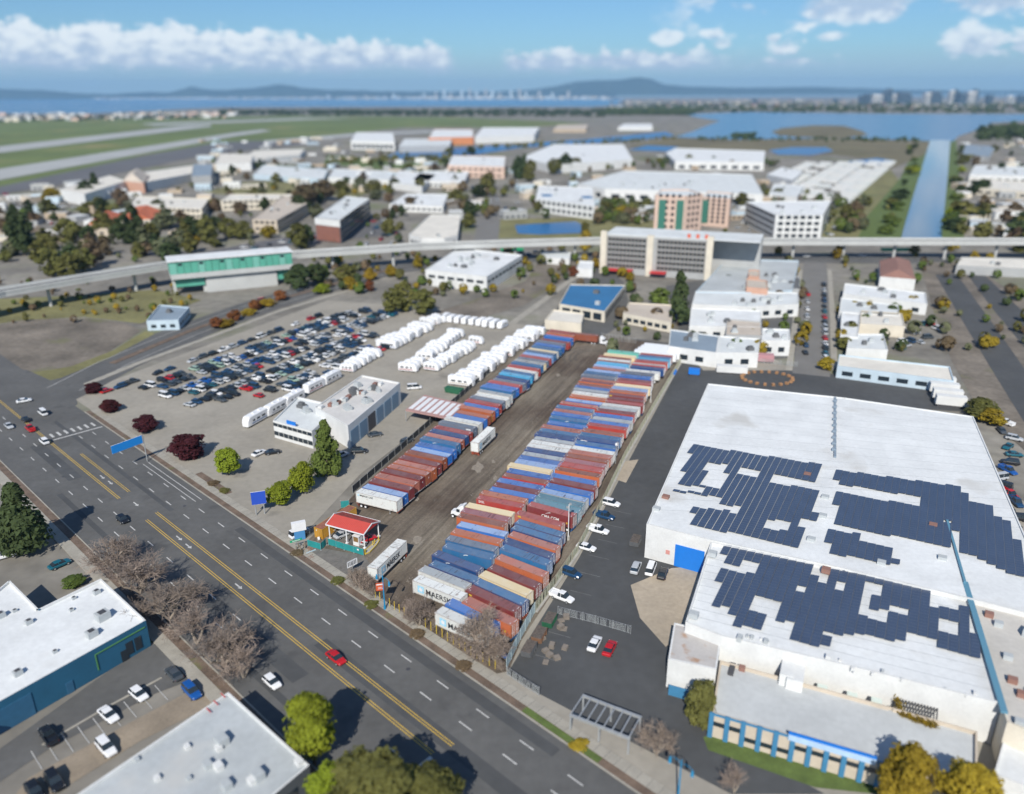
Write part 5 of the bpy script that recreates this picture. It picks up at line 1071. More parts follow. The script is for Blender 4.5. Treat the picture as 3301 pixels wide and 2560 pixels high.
for lab, p, yaw, k, cl in (('red car driving in the middle of the avenue', D(717, 1408), A, 'sedan', 'red'), ('white car driving in the near lane of the avenue', D(581, 1460), A, 'hatchback', 'white'), ('white car at the bottom edge driving down the avenue', D(800, 1700), A + PI, 'sedan', 'white'), ('small black car alone on the left part of the avenue', D(262, 1112), A, 'hatchback', 'black'),
    ('red pickup waiting at the left crossing', D(65, 918), A + PI, 'pickup', 'red'), ('white car waiting behind the red pickup', D(95, 945), A + PI, 'suv', 'white'), ('white van at the stop line of the left crossing', D(92, 884), A + PI, 'van', 'white'), ('black car between the red pickup and the white van', D(55, 898), A + PI, 'sedan', 'black'), ('white car in the middle of the left crossing', D(52, 858), .6, 'sedan', 'white'), ('grey car at the left edge of the crossing', D(20, 912), A, 'sedan', 'silver'),
    ('white car in the first stall along the blue building lot', D(297, 1486), A + .1, 'hatchback', 'white'), ('white car in the middle of the blue building lot', D(233, 1530), A + .1, 'sedan', 'white'), ('white car on the dirt strip by the grey roof', D(228, 1600), A + .05, 'suv', 'white'), ('dark blue car behind the corner of the grey roof', D(410, 1480), A, 'suv', 'blue'), ('black car in the lower left corner', D(118, 1672), A, 'suv', 'black'), ('black car at the bottom left edge of the picture', D(75, 1692), A, 'sedan', 'black'), ('black pickup in the lower left stalls', D(105, 1575), A + PI, 'pickup', 'black'), ('dark car under the bare trees by the lot', D(372, 1442), A + PI, 'sedan', 'dark grey'), ('dark teal car parked above the blue building', D(128, 1208), .9, 'sedan', 'teal'), ('white van at the left edge above the white roof', D(10, 1190), .6, 'van', 'white'),
    ('white suv by the slatted fence, fourth down the right driveway', D(1303, 1078), -.5, 'suv', 'white'), ('black pickup parked nose to the right fence', D(1288, 1105), -.5, 'pickup', 'dark blue'), ('white pickup with a pale cap by the right fence', D(1275, 1135), -.5, 'pickup', 'white'), ('white sedan by the right fence below the white pickup', D(1250, 1172), -.5, 'sedan', 'white'), ('dark blue suv by the right fence above the white truck', D(1218, 1228), -.6, 'suv', 'dark blue'), ('white pickup parked by the lower right fence', D(1198, 1278), -.6, 'pickup', 'white'),
    ('white sedan parked beside the red one in the lower right lot', D(1268, 1378), 1.15, 'sedan', 'white'), ('red sedan in the lower right lot', D(1300, 1388), 1.15, 'sedan', 'red'), ('white van by the white building door', D(1388, 1218), 1.2, 'van', 'white'), ('silver suv beside the white van at the white building', D(1356, 1216), 1.2, 'suv', 'silver'), ('dark car in the shadow by the white building', D(1413, 1228), 1.2, 'sedan', 'black'),
    ('black car on the dealership forecourt', D(582, 968), .4, 'sedan', 'black'), ('white car on the dealership forecourt', D(553, 970), 1.0, 'sedan', 'white'), ('black suv beside the dealership workshop', D(767, 966), .1, 'suv', 'black'), ('pale car beside the conical tree', D(728, 975), .8, 'suv', 'silver'), ('dark car behind the left row of containers', D(868, 945), .9, 'suv', 'dark grey'), ('white van among the dealership motorhomes', D(884, 830), .2, 'van', 'white'), ('dark car on the pale driveway by the containers', D(800, 930), .4, 'sedan', 'dark grey')):
    car(lab, p, yaw, k, cl, True)
car('red car parked under the canopy', c930(1850, 900), an + 1.05, 'sedan', 'red', True); car('grey car parked deep under the canopy', c930(1285, 790), an + 1.2, 'sedan', 'silver', True)
car('white car behind the front fence near the green sign', D(640, 1142), .8, 'van', 'white', True)
# the big car lot in ranks
dirU = Vector((math.cos(rad(62.2)), math.sin(rad(62.2)), 0)); dirV = Vector((dirU.y, -dirU.x, 0)); L0 = D(196, 842)
rc = random.Random(31); colw = ['dark blue'] * 6 + ['black'] * 6 + ['dark grey'] * 4 + ['white'] * 4 + ['silver'] * 4 + ['red', 'red', 'teal', 'blue', 'pale green']
for ri, (v_, u0, u1, pit, ori) in enumerate(((2.5, 4, 118, 5.2, 0), (11, 12, 134, 2.75, 1), (16.6, 16, 136, 2.75, 1), (25, 10, 136, 2.75, 1), (30.6, 14, 136, 2.75, 1), (39, 8, 104, 2.8, 1), (44.6, 16, 104, 2.8, 1), (53, 22, 96, 2.8, 1), (58.6, 34, 92, 2.8, 1))):
    u_, n = u0, 0
    while u_ < u1:
        if rc.random() < .84:
            n += 1; k = rc.choice(('sedan', 'suv', 'suv', 'hatchback', 'pickup', 'van')); cl = rc.choice(colw) if k != 'van' else rc.choice(('white', 'dark blue', 'black'))
            p = L0 + dirU * u_ + dirV * (v_ + rc.uniform(-.3, .3)); car(cl + ' ' + {'suv': 'SUV', 'sedan': 'sedan'}.get(k, k) + ', ' + nth(n) + ' from the avenue in the ' + nth(ri + 1) + ' rank of the car lot', p, rad(62.2) + (PI / 2 if ori else 0) + (PI if rc.random() < .4 else 0) + rc.uniform(-.05, .05), k, cl, False, 'cars in the big car lot')
        u_ += pit + rc.uniform(0, .25)

# ------------------------------------------------------------------ motorhomes
RVW = mat('motorhome_white', (0.76, 0.77, 0.78), .4, var=.05, vscale=.4)
def rv_parts(L, H):
    X = L / 2; b = MB(); loft(b, [(-X, 1.2, .5, H - .1), (-X + .15, 1.25, .42, H), (X - 1.6, 1.25, .42, H), (X - .9, 1.22, .42, H - .1), (X - .25, 1.15, .45, H - 1.0), (X, 1.0, .5, 1.3)])
    for x in (-X * .5, X * .1): b.box(x - .4, x + .4, -.35, .35, H, H + .3)
    b.box(-X * .8, X * .3, -1.32, -1.26, H - .25, H - .1)
    g = MB()
    for s in (-1, 1):
        for x0, x1 in ((-X * .75, -X * .4), (-X * .2, X * .1), (X * .3, X * .5)): g.box(x0, x1, s * 1.26 - .015, s * 1.26 + .015, 1.6, 2.2)
    g.hexa(((X - .52, -1.0, 1.75), (X - .30, -1.0, 1.75), (X - .30, 1.0, 1.75), (X - .52, 1.0, 1.75), (X - .85, -.95, H - .42), (X - .70, -.95, H - .42), (X - .70, .95, H - .42), (X - .85, .95, H - .42)))
    st = MB()
    for s in (-1, 1): st.box(-X * .9, X * .6, s * 1.262 - .006, s * 1.262 + .006, .95, 1.25)
    return b.mesh('motorhome_body'), g.mesh('motorhome_window'), st.mesh('side_stripe'), X
RVS = [rv_parts(7.4, 3.3), rv_parts(9.6, 3.5), rv_parts(6.2, 3.1)]; STRM = [mat('stripe_' + n, c, .5) for n, c in (('blue', (.05, .13, .3)), ('tan', (.4, .33, .25)), ('grey', (.25, .27, .3)), ('red', (.3, .04, .05)))]
def motorhome(label, p, yaw, k, group):
    t = T('motorhome', label, 'motorhome', (p[0], p[1], .02), yaw, group); b_, g, s, X = RVS[k]; O('motorhome_body', b_, [RVW], t); O('motorhome_window', g, [GLASS], t); O('side_stripe', s, [RD.choice(STRM)], t)
    for x in (-X * .5, X * .62):
        for y in (-1.05, 1.05): O('wheel', CP['van']['tyre'], [RUBBER], t, (x, y, .38))
    return t
for gi, (where, pts, pit, cross, ks) in enumerate((('along the roof edge of the dealership, left end', [(545, 902), (632, 856)], 9.2, 0, (1,)), ('behind the dealership workshop', [(672, 832), (735, 800)], 9.5, 0, (1,)), ('in the rank between the car lot and the motorhome lot', [(742, 792), (800, 758)], 3.6, 1, (0, 2)), ('in the wide rank at the top of the car lot', [(826, 742), (905, 702)], 3.4, 1, (1, 0)), ('in the short rank beside the orange bushes', [(912, 694), (945, 684)], 3.6, 1, (0,)), ('in the back rank of the motorhome lot', [(950, 684), (1075, 700)], 3.5, 1, (0, 2, 1)), ('in the left file of the island rank', [(872, 792), (975, 716)], 3.5, 1, (0, 2)), ('in the right file of the island rank', [(912, 796), (1022, 730)], 3.5, 1, (0, 2)), ('in the rank backing on the left row of containers', [(985, 822), (1072, 758), (1150, 706)], 3.4, 1, (1, 0)))):
    P = [D(x, y) for x, y in pts]; n = 0
    for a, c in zip(P, P[1:]):
        d = c - a; L = d.length; d.normalize(); k = 0.0
        while k < L:
            if RD.random() < .93: n += 1; p = a + d * k; motorhome('white motorhome, ' + nth(n) + ' ' + where, p, math.atan2(d.y, d.x) + (PI / 2 if cross else 0) + (PI if RD.random() < .5 else 0) + RD.uniform(-.06, .06), RD.choice(ks), 'motorhomes for sale')
            k += pit + RD.uniform(0, .3)

# ------------------------------------------------------------------ buildings
def wm(n, c, **k): return mat('wall_' + n, c, k.pop('rough', .85), var=k.pop('var', .1), vscale=.25, **k)
def rm(n, c, **k): return mat('roofing_' + n, c, k.pop('rough', .85), var=k.pop('var', .12), vscale=k.pop('vscale', .12), **k)
W = {n: wm(n, c) for n, c in (('white', (.64, .65, .64)), ('cream', (.62, .57, .47)), ('beige', (.52, .45, .36)), ('grey', (.36, .37, .37)), ('blue', (.013, .10, .185)), ('brick', (.23, .10, .075)), ('dark', (.08, .09, .10)), ('pink', (.58, .43, .35)), ('pale blue', (.45, .55, .62)), ('tan', (.42, .34, .25)), ('salmon', (.50, .30, .22)), ('orange', (.55, .22, .10)))}
RF = {n: rm(n, c, **({'dirt': ((.46, .455, .43), .06, .42)} if n in ('white', 'pale', 'gravel', 'grey') else {})) for n, c in (('white', (.67, .69, .69)), ('pale', (.60, .63, .63)), ('grey', (.42, .45, .46)), ('dark', (.12, .125, .13)), ('tan', (.50, .44, .37)), ('terracotta', (.48, .135, .06)), ('brown', (.26, .14, .11)), ('cream', (.66, .63, .56)), ('blue', (.03, .15, .32)), ('slate blue', (.22, .28, .34)), ('gravel', (.48, .50, .50)), ('gravel beige', (.50, .48, .44)))}
CAMP = Vector((0, 0, CAMH))
def building(label, quad, h, wall='white', roof='white', name='building', cat='building', win=None, par=.5, units=0, group=None, seed=1, gable=None, world=False, winm=None, base=0.0):
    """quad: roof corners (photo survey) at height h; win = (spacing, width, height, storeys, sill)"""
    P = ccw([(p if world else D(p[0], p[1], h)) for p in quad]); cx = sum(p.x for p in P) / len(P); cy = sum(p.y for p in P) / len(P)
    t = T(name, label, cat, (cx, cy, base), 0, group); Q = [Vector((p.x - cx, p.y - cy, 0)) for p in P]; n = len(Q); r = random.Random(seed)
    b = MB()
    for i in range(n):
        a, c = Q[i], Q[(i + 1) % n]; b.face([(a.x, a.y, 0), (c.x, c.y, 0), (c.x, c.y, h), (a.x, a.y, h)])
    b.obj('wall', [W[wall]], t)
    if gable is not None:
        a0, a1, a2, a3 = [Q[(i + gable) % n] for i in range(4)]; m0, m1 = (a0 + a3) / 2, (a1 + a2) / 2; m0, m1 = m0 + (m1 - m0) * .12, m1 + (m0 - m1) * .12; hz = Vector((0, 0, h)); hr = Vector((0, 0, h + (a0 - a3).length * .2)); b = MB()
        b.face([a0 + hz, a1 + hz, m1 + hr, m0 + hr]); b.face([a2 + hz, a3 + hz, m0 + hr, m1 + hr]); b.face([a1 + hz, a2 + hz, m1 + hr]); b.face([a3 + hz, a0 + hz, m0 + hr]); b.obj('roof', [RF[roof]], t)
    else:
        b = MB(); b.face([(q.x, q.y, h - par) for q in Q]); b.obj('roof', [RF[roof]], t)
        b = MB()
        for i in range(n):
            a, c = Q[i], Q[(i + 1) % n]; d = (c - a).normalized(); nn = Vector((-d.y, d.x, 0)) * .3; z0, z1 = h - par, h + .02
            a2, c2 = a + nn + d * .3, c + nn - d * .3
            b.face([(a.x, a.y, z1), (c.x, c.y, z1), (c2.x, c2.y, z1), (a2.x, a2.y, z1)]); b.face([(c2.x, c2.y, z0), (a2.x, a2.y, z0), (a2.x, a2.y, z1), (c2.x, c2.y, z1)])
        b.obj('parapet', [W[wall] if wall not in ('blue', 'dark', 'brick') else W['white']], t)
    if win:
        sp, ww, wh, st, sill = win; per = h / st if st > 1 else 0; cen = Vector((cx, cy, 0)); made = 0
        me = None
        b = MB(); b.box(-ww / 2, ww / 2, -.06, .03, 0, wh); me = b.mesh('window'); b = MB(); b.box(-ww / 2 - .08, ww / 2 + .08, -.09, .0, -.12, 0); mes = b.mesh('window_sill')
        for i in range(n):
            a, c = Q[i], Q[(i + 1) % n]; d = c - a; L = d.length; d.normalize(); nn = Vector((d.y, -d.x, 0))
            if nn.dot(CAMP - cen - a) < 0 or L < sp * 1.2: continue
            k = int((L - .8) / sp); off = (L - (k - 1) * sp) / 2
            for s in range(st):
                for j in range(k):
                    if made > 150: break
                    p = a + d * (off + j * sp); o = O('window', me, [winm or GLASS], t, (p.x, p.y, sill + s * per), math.atan2(d.y, d.x)); made += 1
                    if (cx * cx + cy * cy) < 150 ** 2: O('window_sill', mes, [W['white']], o)
    for k in range(units):
        f, g = r.uniform(.2, .8), r.uniform(.2, .8); p = (Q[0] * (1 - f) + Q[1] * f) * (1 - g) + (Q[3 % n] * (1 - f) + Q[2] * f) * g; s = r.uniform(.7, 1.5); b = MB(); b.box(-s, s, -s * .8, s * .8, 0, r.uniform(.8, 1.6)); b.box(-s * .7, s * .7, -s * .5, s * .5, .8, 1.75)
        b.obj('rooftop_unit', [RF['grey'] if k % 3 else RF['dark']], t, (p.x, p.y, h - par), r.uniform(-.3, .3) + math.atan2((Q[1] - Q[0]).y, (Q[1] - Q[0]).x))
    return t
def part_box(t, nm, m, p, rot, dims, z=0.0):
    """a box part; p is a ground point, dims = (dx, dy, dz)"""
    b = MB(); b.box(-dims[0] / 2, dims[0] / 2, -dims[1] / 2, dims[1] / 2, 0, dims[2]); return b.obj(nm, [m], t, (p.x - t.location.x, p.y - t.location.y, z), rot)

# --- blue building with the white roof (lower left)
c017 = crop(0, 1700, 1.97)
bb = building('dark blue walled building with a bright white flat roof at the lower left', [(20, 1237), (82, 1299), (215, 1234), (311, 1323), (-60, 1529), (-150, 1380)], 5.8, 'blue', 'white', units=0, par=.45)
e0, e1 = D(311, 1323, 5.8), D(-60, 1529, 5.8); e0.z = e1.z = 0; ed = (e1 - e0).normalized(); ea = math.atan2(ed.y, ed.x); en = Vector((ed.y, -ed.x, 0)) * (1 if Vector((ed.y, -ed.x, 0)).dot(-e0) > 0 else -1)
SLB = mat('roller_door_slate', (.03, .12, .22), .6, var=.1)
for f, wd, hh, m, nm in ((24, 6.2, 4.3, SLB, 'roller_door'), (5, 1.3, 2.3, GLASS, 'door'), (36, 5, 4.0, SLB, 'roller_door'), (15, 1.2, 2.3, SLB, 'door')): part_box(bb, nm, m, e0 + ed * f + en * .06, ea, (wd, .12, hh))
for f in (2.2, 3.9): part_box(bb, 'window', GLASS, e0 + ed * f + en * .05, ea, (1.3, .1, 2.6), .8)
part_box(bb, 'green_stripe', mat('stripe_green', (.08, .24, .08), .6), e0 + ed * 5.2 + en * .08, ea, (9.5, .1, .2), 4.5); part_box(bb, 'green_stripe', mat('stripe_green', (0, 0, 0)), e0 + ed * 9.9 + en * .08, ea, (.2, .1, 3.2), 1.3)
part_box(bb, 'awning', BLUEP, e0 + ed * 28.5 + en * .7, ea, (1.6, 1.4, .5), 2.4)
for k, (x, y) in enumerate(((655, 580), (585, 690), (115, 935), (350, 795), (185, 610), (455, 530), (615, 420), (470, 455), (5, 570), (95, 535))):
    p = c017(x, y, 5.4); s = (1.5, 1.2, .9, .5, .8, .5, .8, .5, 1.0, .5)[k]; u = part_box(bb, 'rooftop_unit' if s > .7 else 'roof_vent', RF['grey'], p, ea, (s * 1.5, s * 1.2, s), 5.36); part_box(bb, 'unit_fan', DARKM, p, ea, (s * .8, s * .8, .12), 5.36 + s)
# --- grey roofed building at the bottom
A0, A1, A2 = D(487, 1476, 6.3), D(660, 1632, 6.3), D(165, 1694, 6.3); dd = (A2 - A0).normalized()
gb_ = building('dark walled building with a pale grey flat roof at the bottom left', [A0, A1, A1 + dd * 58, A0 + dd * 58], 6.3, 'dark', 'grey', par=.35, world=True, win=(4.5, 3.6, 3.4, 1, 1.0))
for k, (x, y, s) in enumerate(((1190, 1400, .6), (1410, 1370, 1.3), (1390, 1410, .7), (1640, 1590, 1.2), (1600, 1620, .8), (1320, 1520, .9), (1390, 1530, .9), (1440, 1650, 1.0), (1900, 1500, .8), (870, 1480, .5), (1000, 1600, .6), (1200, 1600, .5))):
    p = c017(x, y, 6.0); part_box(gb_, 'rooftop_unit' if s > .75 else 'roof_vent', RF['grey'] if k % 2 else W['white'], p, RANG, (s * 1.5, s * 1.2, s), 5.95)
for k in range(3): p = A0 + dd * (3 + 7 * k); part_box(gb_, 'red_edge_mark', REDP, A0 + dd * (1 + 1.6 * k) + RS * .5 * k, RANG, (1.4, .15, .06), 6.33) if k < 3 else None
# --- white building with the solar roof
c617 = crop(2200, 1700, 1.97)
HB = 8.6
big = building('huge white warehouse with a bare white upper roof, beside the container yard', [(1510, 818), (1800, 848), (2076, 888), (2190, 1150), (2280, 1330), (2100, 1284), (1800, 1212), (1510, 1150), (1379, 1117)], HB, 'white', 'white', par=.25)
low_ = building('lower white warehouse wing covered with rows of solar panels', [(1516, 1156), (1800, 1216), (2062, 1262), (2136, 1500), (1830, 1424), (1540, 1356), (1462, 1326)], 8.2, 'white', 'white', par=.5)
beige_ = building('beige gravel roofed building at the right edge below the warehouse', [(2068, 1268), (2350, 1330), (2400, 1640), (2148, 1540)], 8.0, 'cream', 'gravel beige', units=3, seed=4)
def roof_strip(pts, m, nm, par_, z, wd):
    b = MB(); a, c = [D(x, y, z) for x, y in pts]; b.bar(a, c, wd, .4); o = b.obj(nm, [m], par_); o.location = -par_.location; return o
roof_strip([(2058, 1242), (2142, 1520)], mat('teal_blue_gutter', (.10, .24, .33), .5), 'blue_gutter', low_, 8.2, 1.0); roof_strip([(2020, 1110), (2058, 1242)], mat('teal_blue_gutter', (0, 0, 0)), 'blue_gutter', big, 8.6, .45)
# front office
fo = building('single storey front office with a pale grey roof and blue pilasters', [(1536, 1408), (1900, 1508), (2085, 1560), (2085, 1660), (1880, 1626), (1519, 1521)], 4.7, 'beige', 'gravel', par=.6, units=0)
fa0, fa1 = D(1519, 1521, 4.7), D(1880, 1626, 4.7); fa0.z = fa1.z = 0; fd = (fa1 - fa0).normalized(); fang = math.atan2(fd.y, fd.x); fn = Vector((fd.y, -fd.x, 0)); FL = (fa1 - fa0).length
PIL = mat('pilaster_blue', (.05, .20, .36), .6, var=.1)
for k in range(11): part_box(fo, 'pilaster', PIL, fa0 + fd * (FL * k / 10) + fn * .15, fang, (.75, .35, 4.9))
for k in range(10): part_box(fo, 'window', GLASS, fa0 + fd * (FL * (k + .5) / 10) + fn * .06, fang, (1.7, .1, .8), 1.1 if 1 < k < 5 else 2.4)
part_box(fo, 'fascia_band', PIL, (fa0 + fa1) / 2 + fn * .1, fang, (FL, .2, .35), 4.45)
part_box(fo, 'sign_fascia', mat('sign_pale_blue', (.40, .56, .76), .5, var=.12, vscale=.7), fa0 + fd * FL * .72 + fn * .3, fang, (FL * .5, .3, 1.3), 4.2); part_box(fo, 'sign_band', BLUEP, fa0 + fd * FL * .72 + fn * .3, fang, (FL * .5, .34, .35), 5.3)
for k, (x, y, m, dims) in enumerate(((665, 930, W['white'], (2.2, 5.2, 2.3)), (715, 965, W['white'], (2.6, 4.6, 2.2)), (380, 890, RF['brown'], (1, .8, .9)), (315, 890, DARKM, (.9, 3, .5)))): p = c617(x, y, 4.7); part_box(fo, 'roof_house' if k < 2 else 'roof_vent', m, p, fang, dims, 4.1)
for k in range(3): part_box(fo, 'skylight', mat('skylight_green', (.55, .62, .56), .4), c617((890, 1080, 1235)[k], (1005, 1055, 1090)[k], 4.7), fang, (1.6, 1.2, .35), 4.12)
# vine covered lattice yard behind the office
vt = T('vine_pergola', 'dark pergola edged with yellow green vines between the office and the wing', 'pergola', (0, 0, 0)); q = ccw([c617(x, y, 4.2) for x, y in ((1360, 1080), (1620, 1140), (1610, 1270), (1385, 1190))]); vt.location = (q[0].x, q[0].y, 0)
for i in range(4): p = q[i] - Vector((q[0].x, q[0].y, 0)); b = MB(); b.box(-.1, .1, -.1, .1, 0, 4.2); b.obj('pergola_post', [DARKM], vt, (p.x, p.y, 0))
for k in range(14):
    f = k / 13; a, c = q[0] * (1 - f) + q[1] * f, q[3] * (1 - f) + q[2] * f; b = MB(); o_ = Vector((q[0].x, q[0].y, 0)); b.bar(a - o_, c - o_, .22, .12); b.obj('pergola_slat', [DARKM], vt)
b = MB(); rr = random.Random(6)
for k in range(900):
    i = rr.choice((0, 0, 3)); f = rr.random(); p = q[i] * (1 - f) + q[(i + 1) % 4] * f - Vector((q[0].x, q[0].y, 0)) + Vector((rr.gauss(0, .3), rr.gauss(0, .3), rr.gauss(.1, .25))); s = .22; a = rr.uniform(0, 6.3)
    b.face([p + Vector((s * math.cos(a), s * math.sin(a), rr.uniform(-.1, .1))), p + Vector((-s * math.sin(a), s * math.cos(a), .1)), p + Vector((s * math.sin(a) * .5, -s, rr.uniform(-.1, .2)))])
tag(b.obj('vine', [LEAF['golden']], vt), kind='stuff')
# rusty roofed annex
an_ = building('small annex with a rust streaked roof and white walls by the driveway', [(1438, 1328), (1540, 1352), (1528, 1428), (1425, 1405)], 6.0, 'white', 'tan', par=.12)
an_.children[1].material_slots[0].material = mat('rust_streaked_roof', (.46, .44, .42), .8, var=.12, vscale=.3, dirt=((.34, .19, .10), .35, .65))
p = (D(1425, 1405, 6) + D(1528, 1428, 6)) / 2
part_box(an_, 'blue_band', PIL, D(1428, 1490) + Vector((2.2, -.2, 0)), fang, (5, .3, 2.0), 0.2)
# blue roller door and details on the tall white wall
w0, w1 = D(1379, 1117, HB), D(1510, 1150, HB); w0.z = w1.z = 0; wd_ = (w1 - w0).normalized(); wa = math.atan2(wd_.y, wd_.x); wn = Vector((wd_.y, -wd_.x, 0)); WL = (w1 - w0).length
part_box(big, 'roller_door', BLUEP, w0 + wd_ * (WL - 3.6) + wn * .08, wa, (6.4, .16, 5.4)); part_box(big, 'wall_sign', mat('faded_red_print', (.55, .25, .22), .7), w0 + wd_ * (WL - 8.4) + wn * .05, wa, (.9, .1, 1.0), 2.4)
roof_strip([(1781, 848), (1781, 975)], RF['slate blue'], 'roof_seam', big, HB + .0, .6)
for k in range(9): p = D(1781 - .3 * k, 856 + 13 * k, HB); part_box(big, 'roof_vent', RF['slate blue'], p, wa, (1.0, 1.0, .8), HB - .2)
# solar arrays: rows of separate tilted panels
SOL = mat('solar_cell', (.052, .078, .135), .3, spec=.5, var=.1, vscale=.3); SOF = mat('solar_frame', (.30, .32, .35), .4, .5)
def inside(p, poly):
    c = False; n = len(poly)
    for i in range(n):
        (x1, y1), (x2, y2) = poly[i][:2], poly[(i + 1) % n][:2]
        if (y1 > p[1]) != (y2 > p[1]) and p[0] < (x2 - x1) * (p[1] - y1) / (y2 - y1) + x1: c = not c
    return c
def solar(label_, par_, zr, outer, holes, ax):
    P = [D(x, y, zr) for x, y in outer]; H_ = [[D(x, y, zr) for x, y in h] for h in holes]; u = Vector((math.cos(ax), math.sin(ax), 0)); v = Vector((-u.y, u.x, 0)); o = P[0]
    us = [(p - o).dot(u) for p in P]; vs = [(p - o).dot(v) for p in P]; b = MB(); cu, cv_ = 1.62, 1.02; i = 0; x = min(us)
    while x < max(us):
        y = min(vs)
        while y < max(vs):
            p = o + u * (x + cu / 2) + v * (y + cv_ / 2)
            if inside(p, P) and not any(inside(p, h) for h in H_):
                q = [p + u * a * (cu / 2 - .05) + v * c * (cv_ / 2 - .03) for a, c in ((-1, -1), (1, -1), (1, 1), (-1, 1))]; L = par_.location; zz = (zr + .12, zr + .22, zr + .22, zr + .12)
                b.face([(k.x - L.x, k.y - L.y, z) for k, z in zip(q, zz)]); q2 = [p + u * a * (cu / 2 - .02) + v * c * (cv_ / 2 - .0) for a, c in ((-1, -1), (1, -1), (1, 1), (-1, 1))]; b.face([(k.x - L.x, k.y - L.y, z - .03) for k, z in zip(q2, zz)], 1)
            y += cv_
        x += cu
    tag(b.obj('solar_panels', [SOL, SOF], par_), label_, None, None, 'stuff')
axs = wa
solar('upper left block of solar panels', big, HB, [(1478, 949), (1747, 991), (1739, 1110), (1712, 1106), (1706, 1168), (1570, 1140), (1468, 1118), (1482, 1082), (1538, 1090), (1545, 1062), (1441, 1050), (1455, 1012)], [[(1512, 985), (1553, 993), (1543, 1044), (1496, 1036)], [(1575, 998), (1620, 1006), (1617, 1019), (1572, 1012)], [(1648, 1012), (1748, 1030), (1746, 1047), (1645, 1030)], [(1553, 1078), (1582, 1083), (1579, 1100), (1550, 1095)], [(1630, 1106), (1680, 1114), (1676, 1134), (1626, 1124)], [(1447, 1034), (1500, 1040), (1497, 1052), (1444, 1046)]], axs)
solar('upper right block of solar panels', big, HB, [(1783, 1003), (2055, 1040), (2062, 1070), (2112, 1078), (2128, 1104), (2150, 1110), (2205, 1232), (2160, 1226), (2100, 1196), (2036, 1172), (1960, 1156), (1783, 1118)], [[(1785, 1032), (1958, 1060), (1955, 1080), (1783, 1050)], [(2020, 1110), (2034, 1112), (2066, 1240), (2050, 1240)]], axs)
solar('small middle block of solar panels', big, HB, [(1766, 1130), (1830, 1140), (1840, 1156), (1908, 1174), (1912, 1206), (1766, 1180)], [], axs)
solar('lower left block of solar panels', low_, 8.0, [(1546, 1160), (1724, 1192), (1738, 1229), (1766, 1252), (1769, 1205), (1840, 1222), (1842, 1350), (1813, 1356), (1766, 1352), (1761, 1382), (1684, 1363), (1687, 1330), (1657, 1325), (1657, 1280), (1603, 1269), (1603, 1300), (1627, 1306), (1623, 1346), (1560, 1335), (1563, 1299), (1523, 1293), (1538, 1215), (1540, 1208)], [[(1536, 1203), (1580, 1207), (1586, 1197), (1614, 1202), (1608, 1226), (1536, 1215)], [(1694, 1248), (1726, 1254), (1724, 1269), (1692, 1263)], [(1783, 1242), (1799, 1245), (1798, 1259), (1782, 1256)]], axs)
solar('lower right block of solar panels', low_, 8.0, [(1849, 1222), (1983, 1249), (1990, 1293), (2033, 1300), (2066, 1290), (2090, 1402), (2046, 1394), (1993, 1380), (1986, 1356), (1939, 1352), (1936, 1373), (1855, 1356)], [[(1848, 1243), (1884, 1251), (1885, 1275), (1848, 1267)], [(1848, 1297), (1890, 1303), (1890, 1331), (1848, 1322)], [(1899, 1293), (1931, 1300), (1932, 1312), (1900, 1306)], [(1996, 1318), (2045, 1328), (2047, 1354), (2000, 1345)]], axs)
for par_, a0_, a1_, b0_, b1_, n_ in ((big, (1510, 822), (1384, 1116), (2076, 892), (2190, 1150), 16), (low_, (1514, 1160), (1464, 1326), (2062, 1264), (2134, 1496), 11)):
    sb2 = MB()
    for k in range(1, n_):
        f = k / n_; p_, q_ = [D(*u, 8.0) * (1 - f) + D(*v, 8.0) * f for u, v in ((a0_, a1_), (b0_, b1_))]; L_ = par_.location; zz = (HB - .25 if par_ is big else 7.7) + .012
        d_ = (q_ - p_).normalized(); n2 = Vector((-d_.y, d_.x, 0)) * .06; sb2.face([(x.x - L_.x, x.y - L_.y, zz) for x in (p_ - n2, q_ - n2, q_ + n2, p_ + n2)])
    tag(sb2.obj('roof_seams', [RF['grey']], par_), kind='stuff')
rr = random.Random(8)
for k in range(34):                                              # vents and pipes on the lower roof
    x, y = rr.uniform(1560, 2080), rr.uniform(1362, 1440); y = 1356 + (x - 1540) * .24 + rr.uniform(4, 46) - 38
    if y > 1340 + (x - 1540) * .245: p = D(x, y, 8.0); s = rr.uniform(.25, .8); part_box(low_, 'roof_vent', RF['grey'] if k % 2 else W['white'], p, axs, (s, s * rr.uniform(.8, 2.2), s * 1.2), 7.7)
for k, (x, y) in enumerate(((1722, 1012), (1760, 1060), (1755, 1100), (1762, 1215), (1730, 1150), (1400, 1085), (1420, 1060), (1520, 1180), (1480, 1310), (1990, 1120), (1880, 1200), (2010, 1190))): p = D(x, y, HB); part_box(big if y < 1150 else low_, 'rooftop_unit', RF['brown'] if k % 3 == 0 else RF['grey'], p, axs, (1.6, 1.3, 1.0), 8.0)
for k, (x, y) in enumerate(((2110, 1310), (2150, 1400), (2180, 1480), (2130, 1330), (2160, 1450), (2175, 1540))): part_box(beige_, 'rooftop_unit', RF['grey'] if k % 2 else RF['brown'], D(x, y, 8), axs, (1.4, 1.1, .9), 7.5)
fin = building('white walled annex with a dark shaded side at the right edge below the vines', [(2150, 1545), (2400, 1620), (2400, 1760), (2120, 1650)], 4.2, 'white', 'white', par=.3)
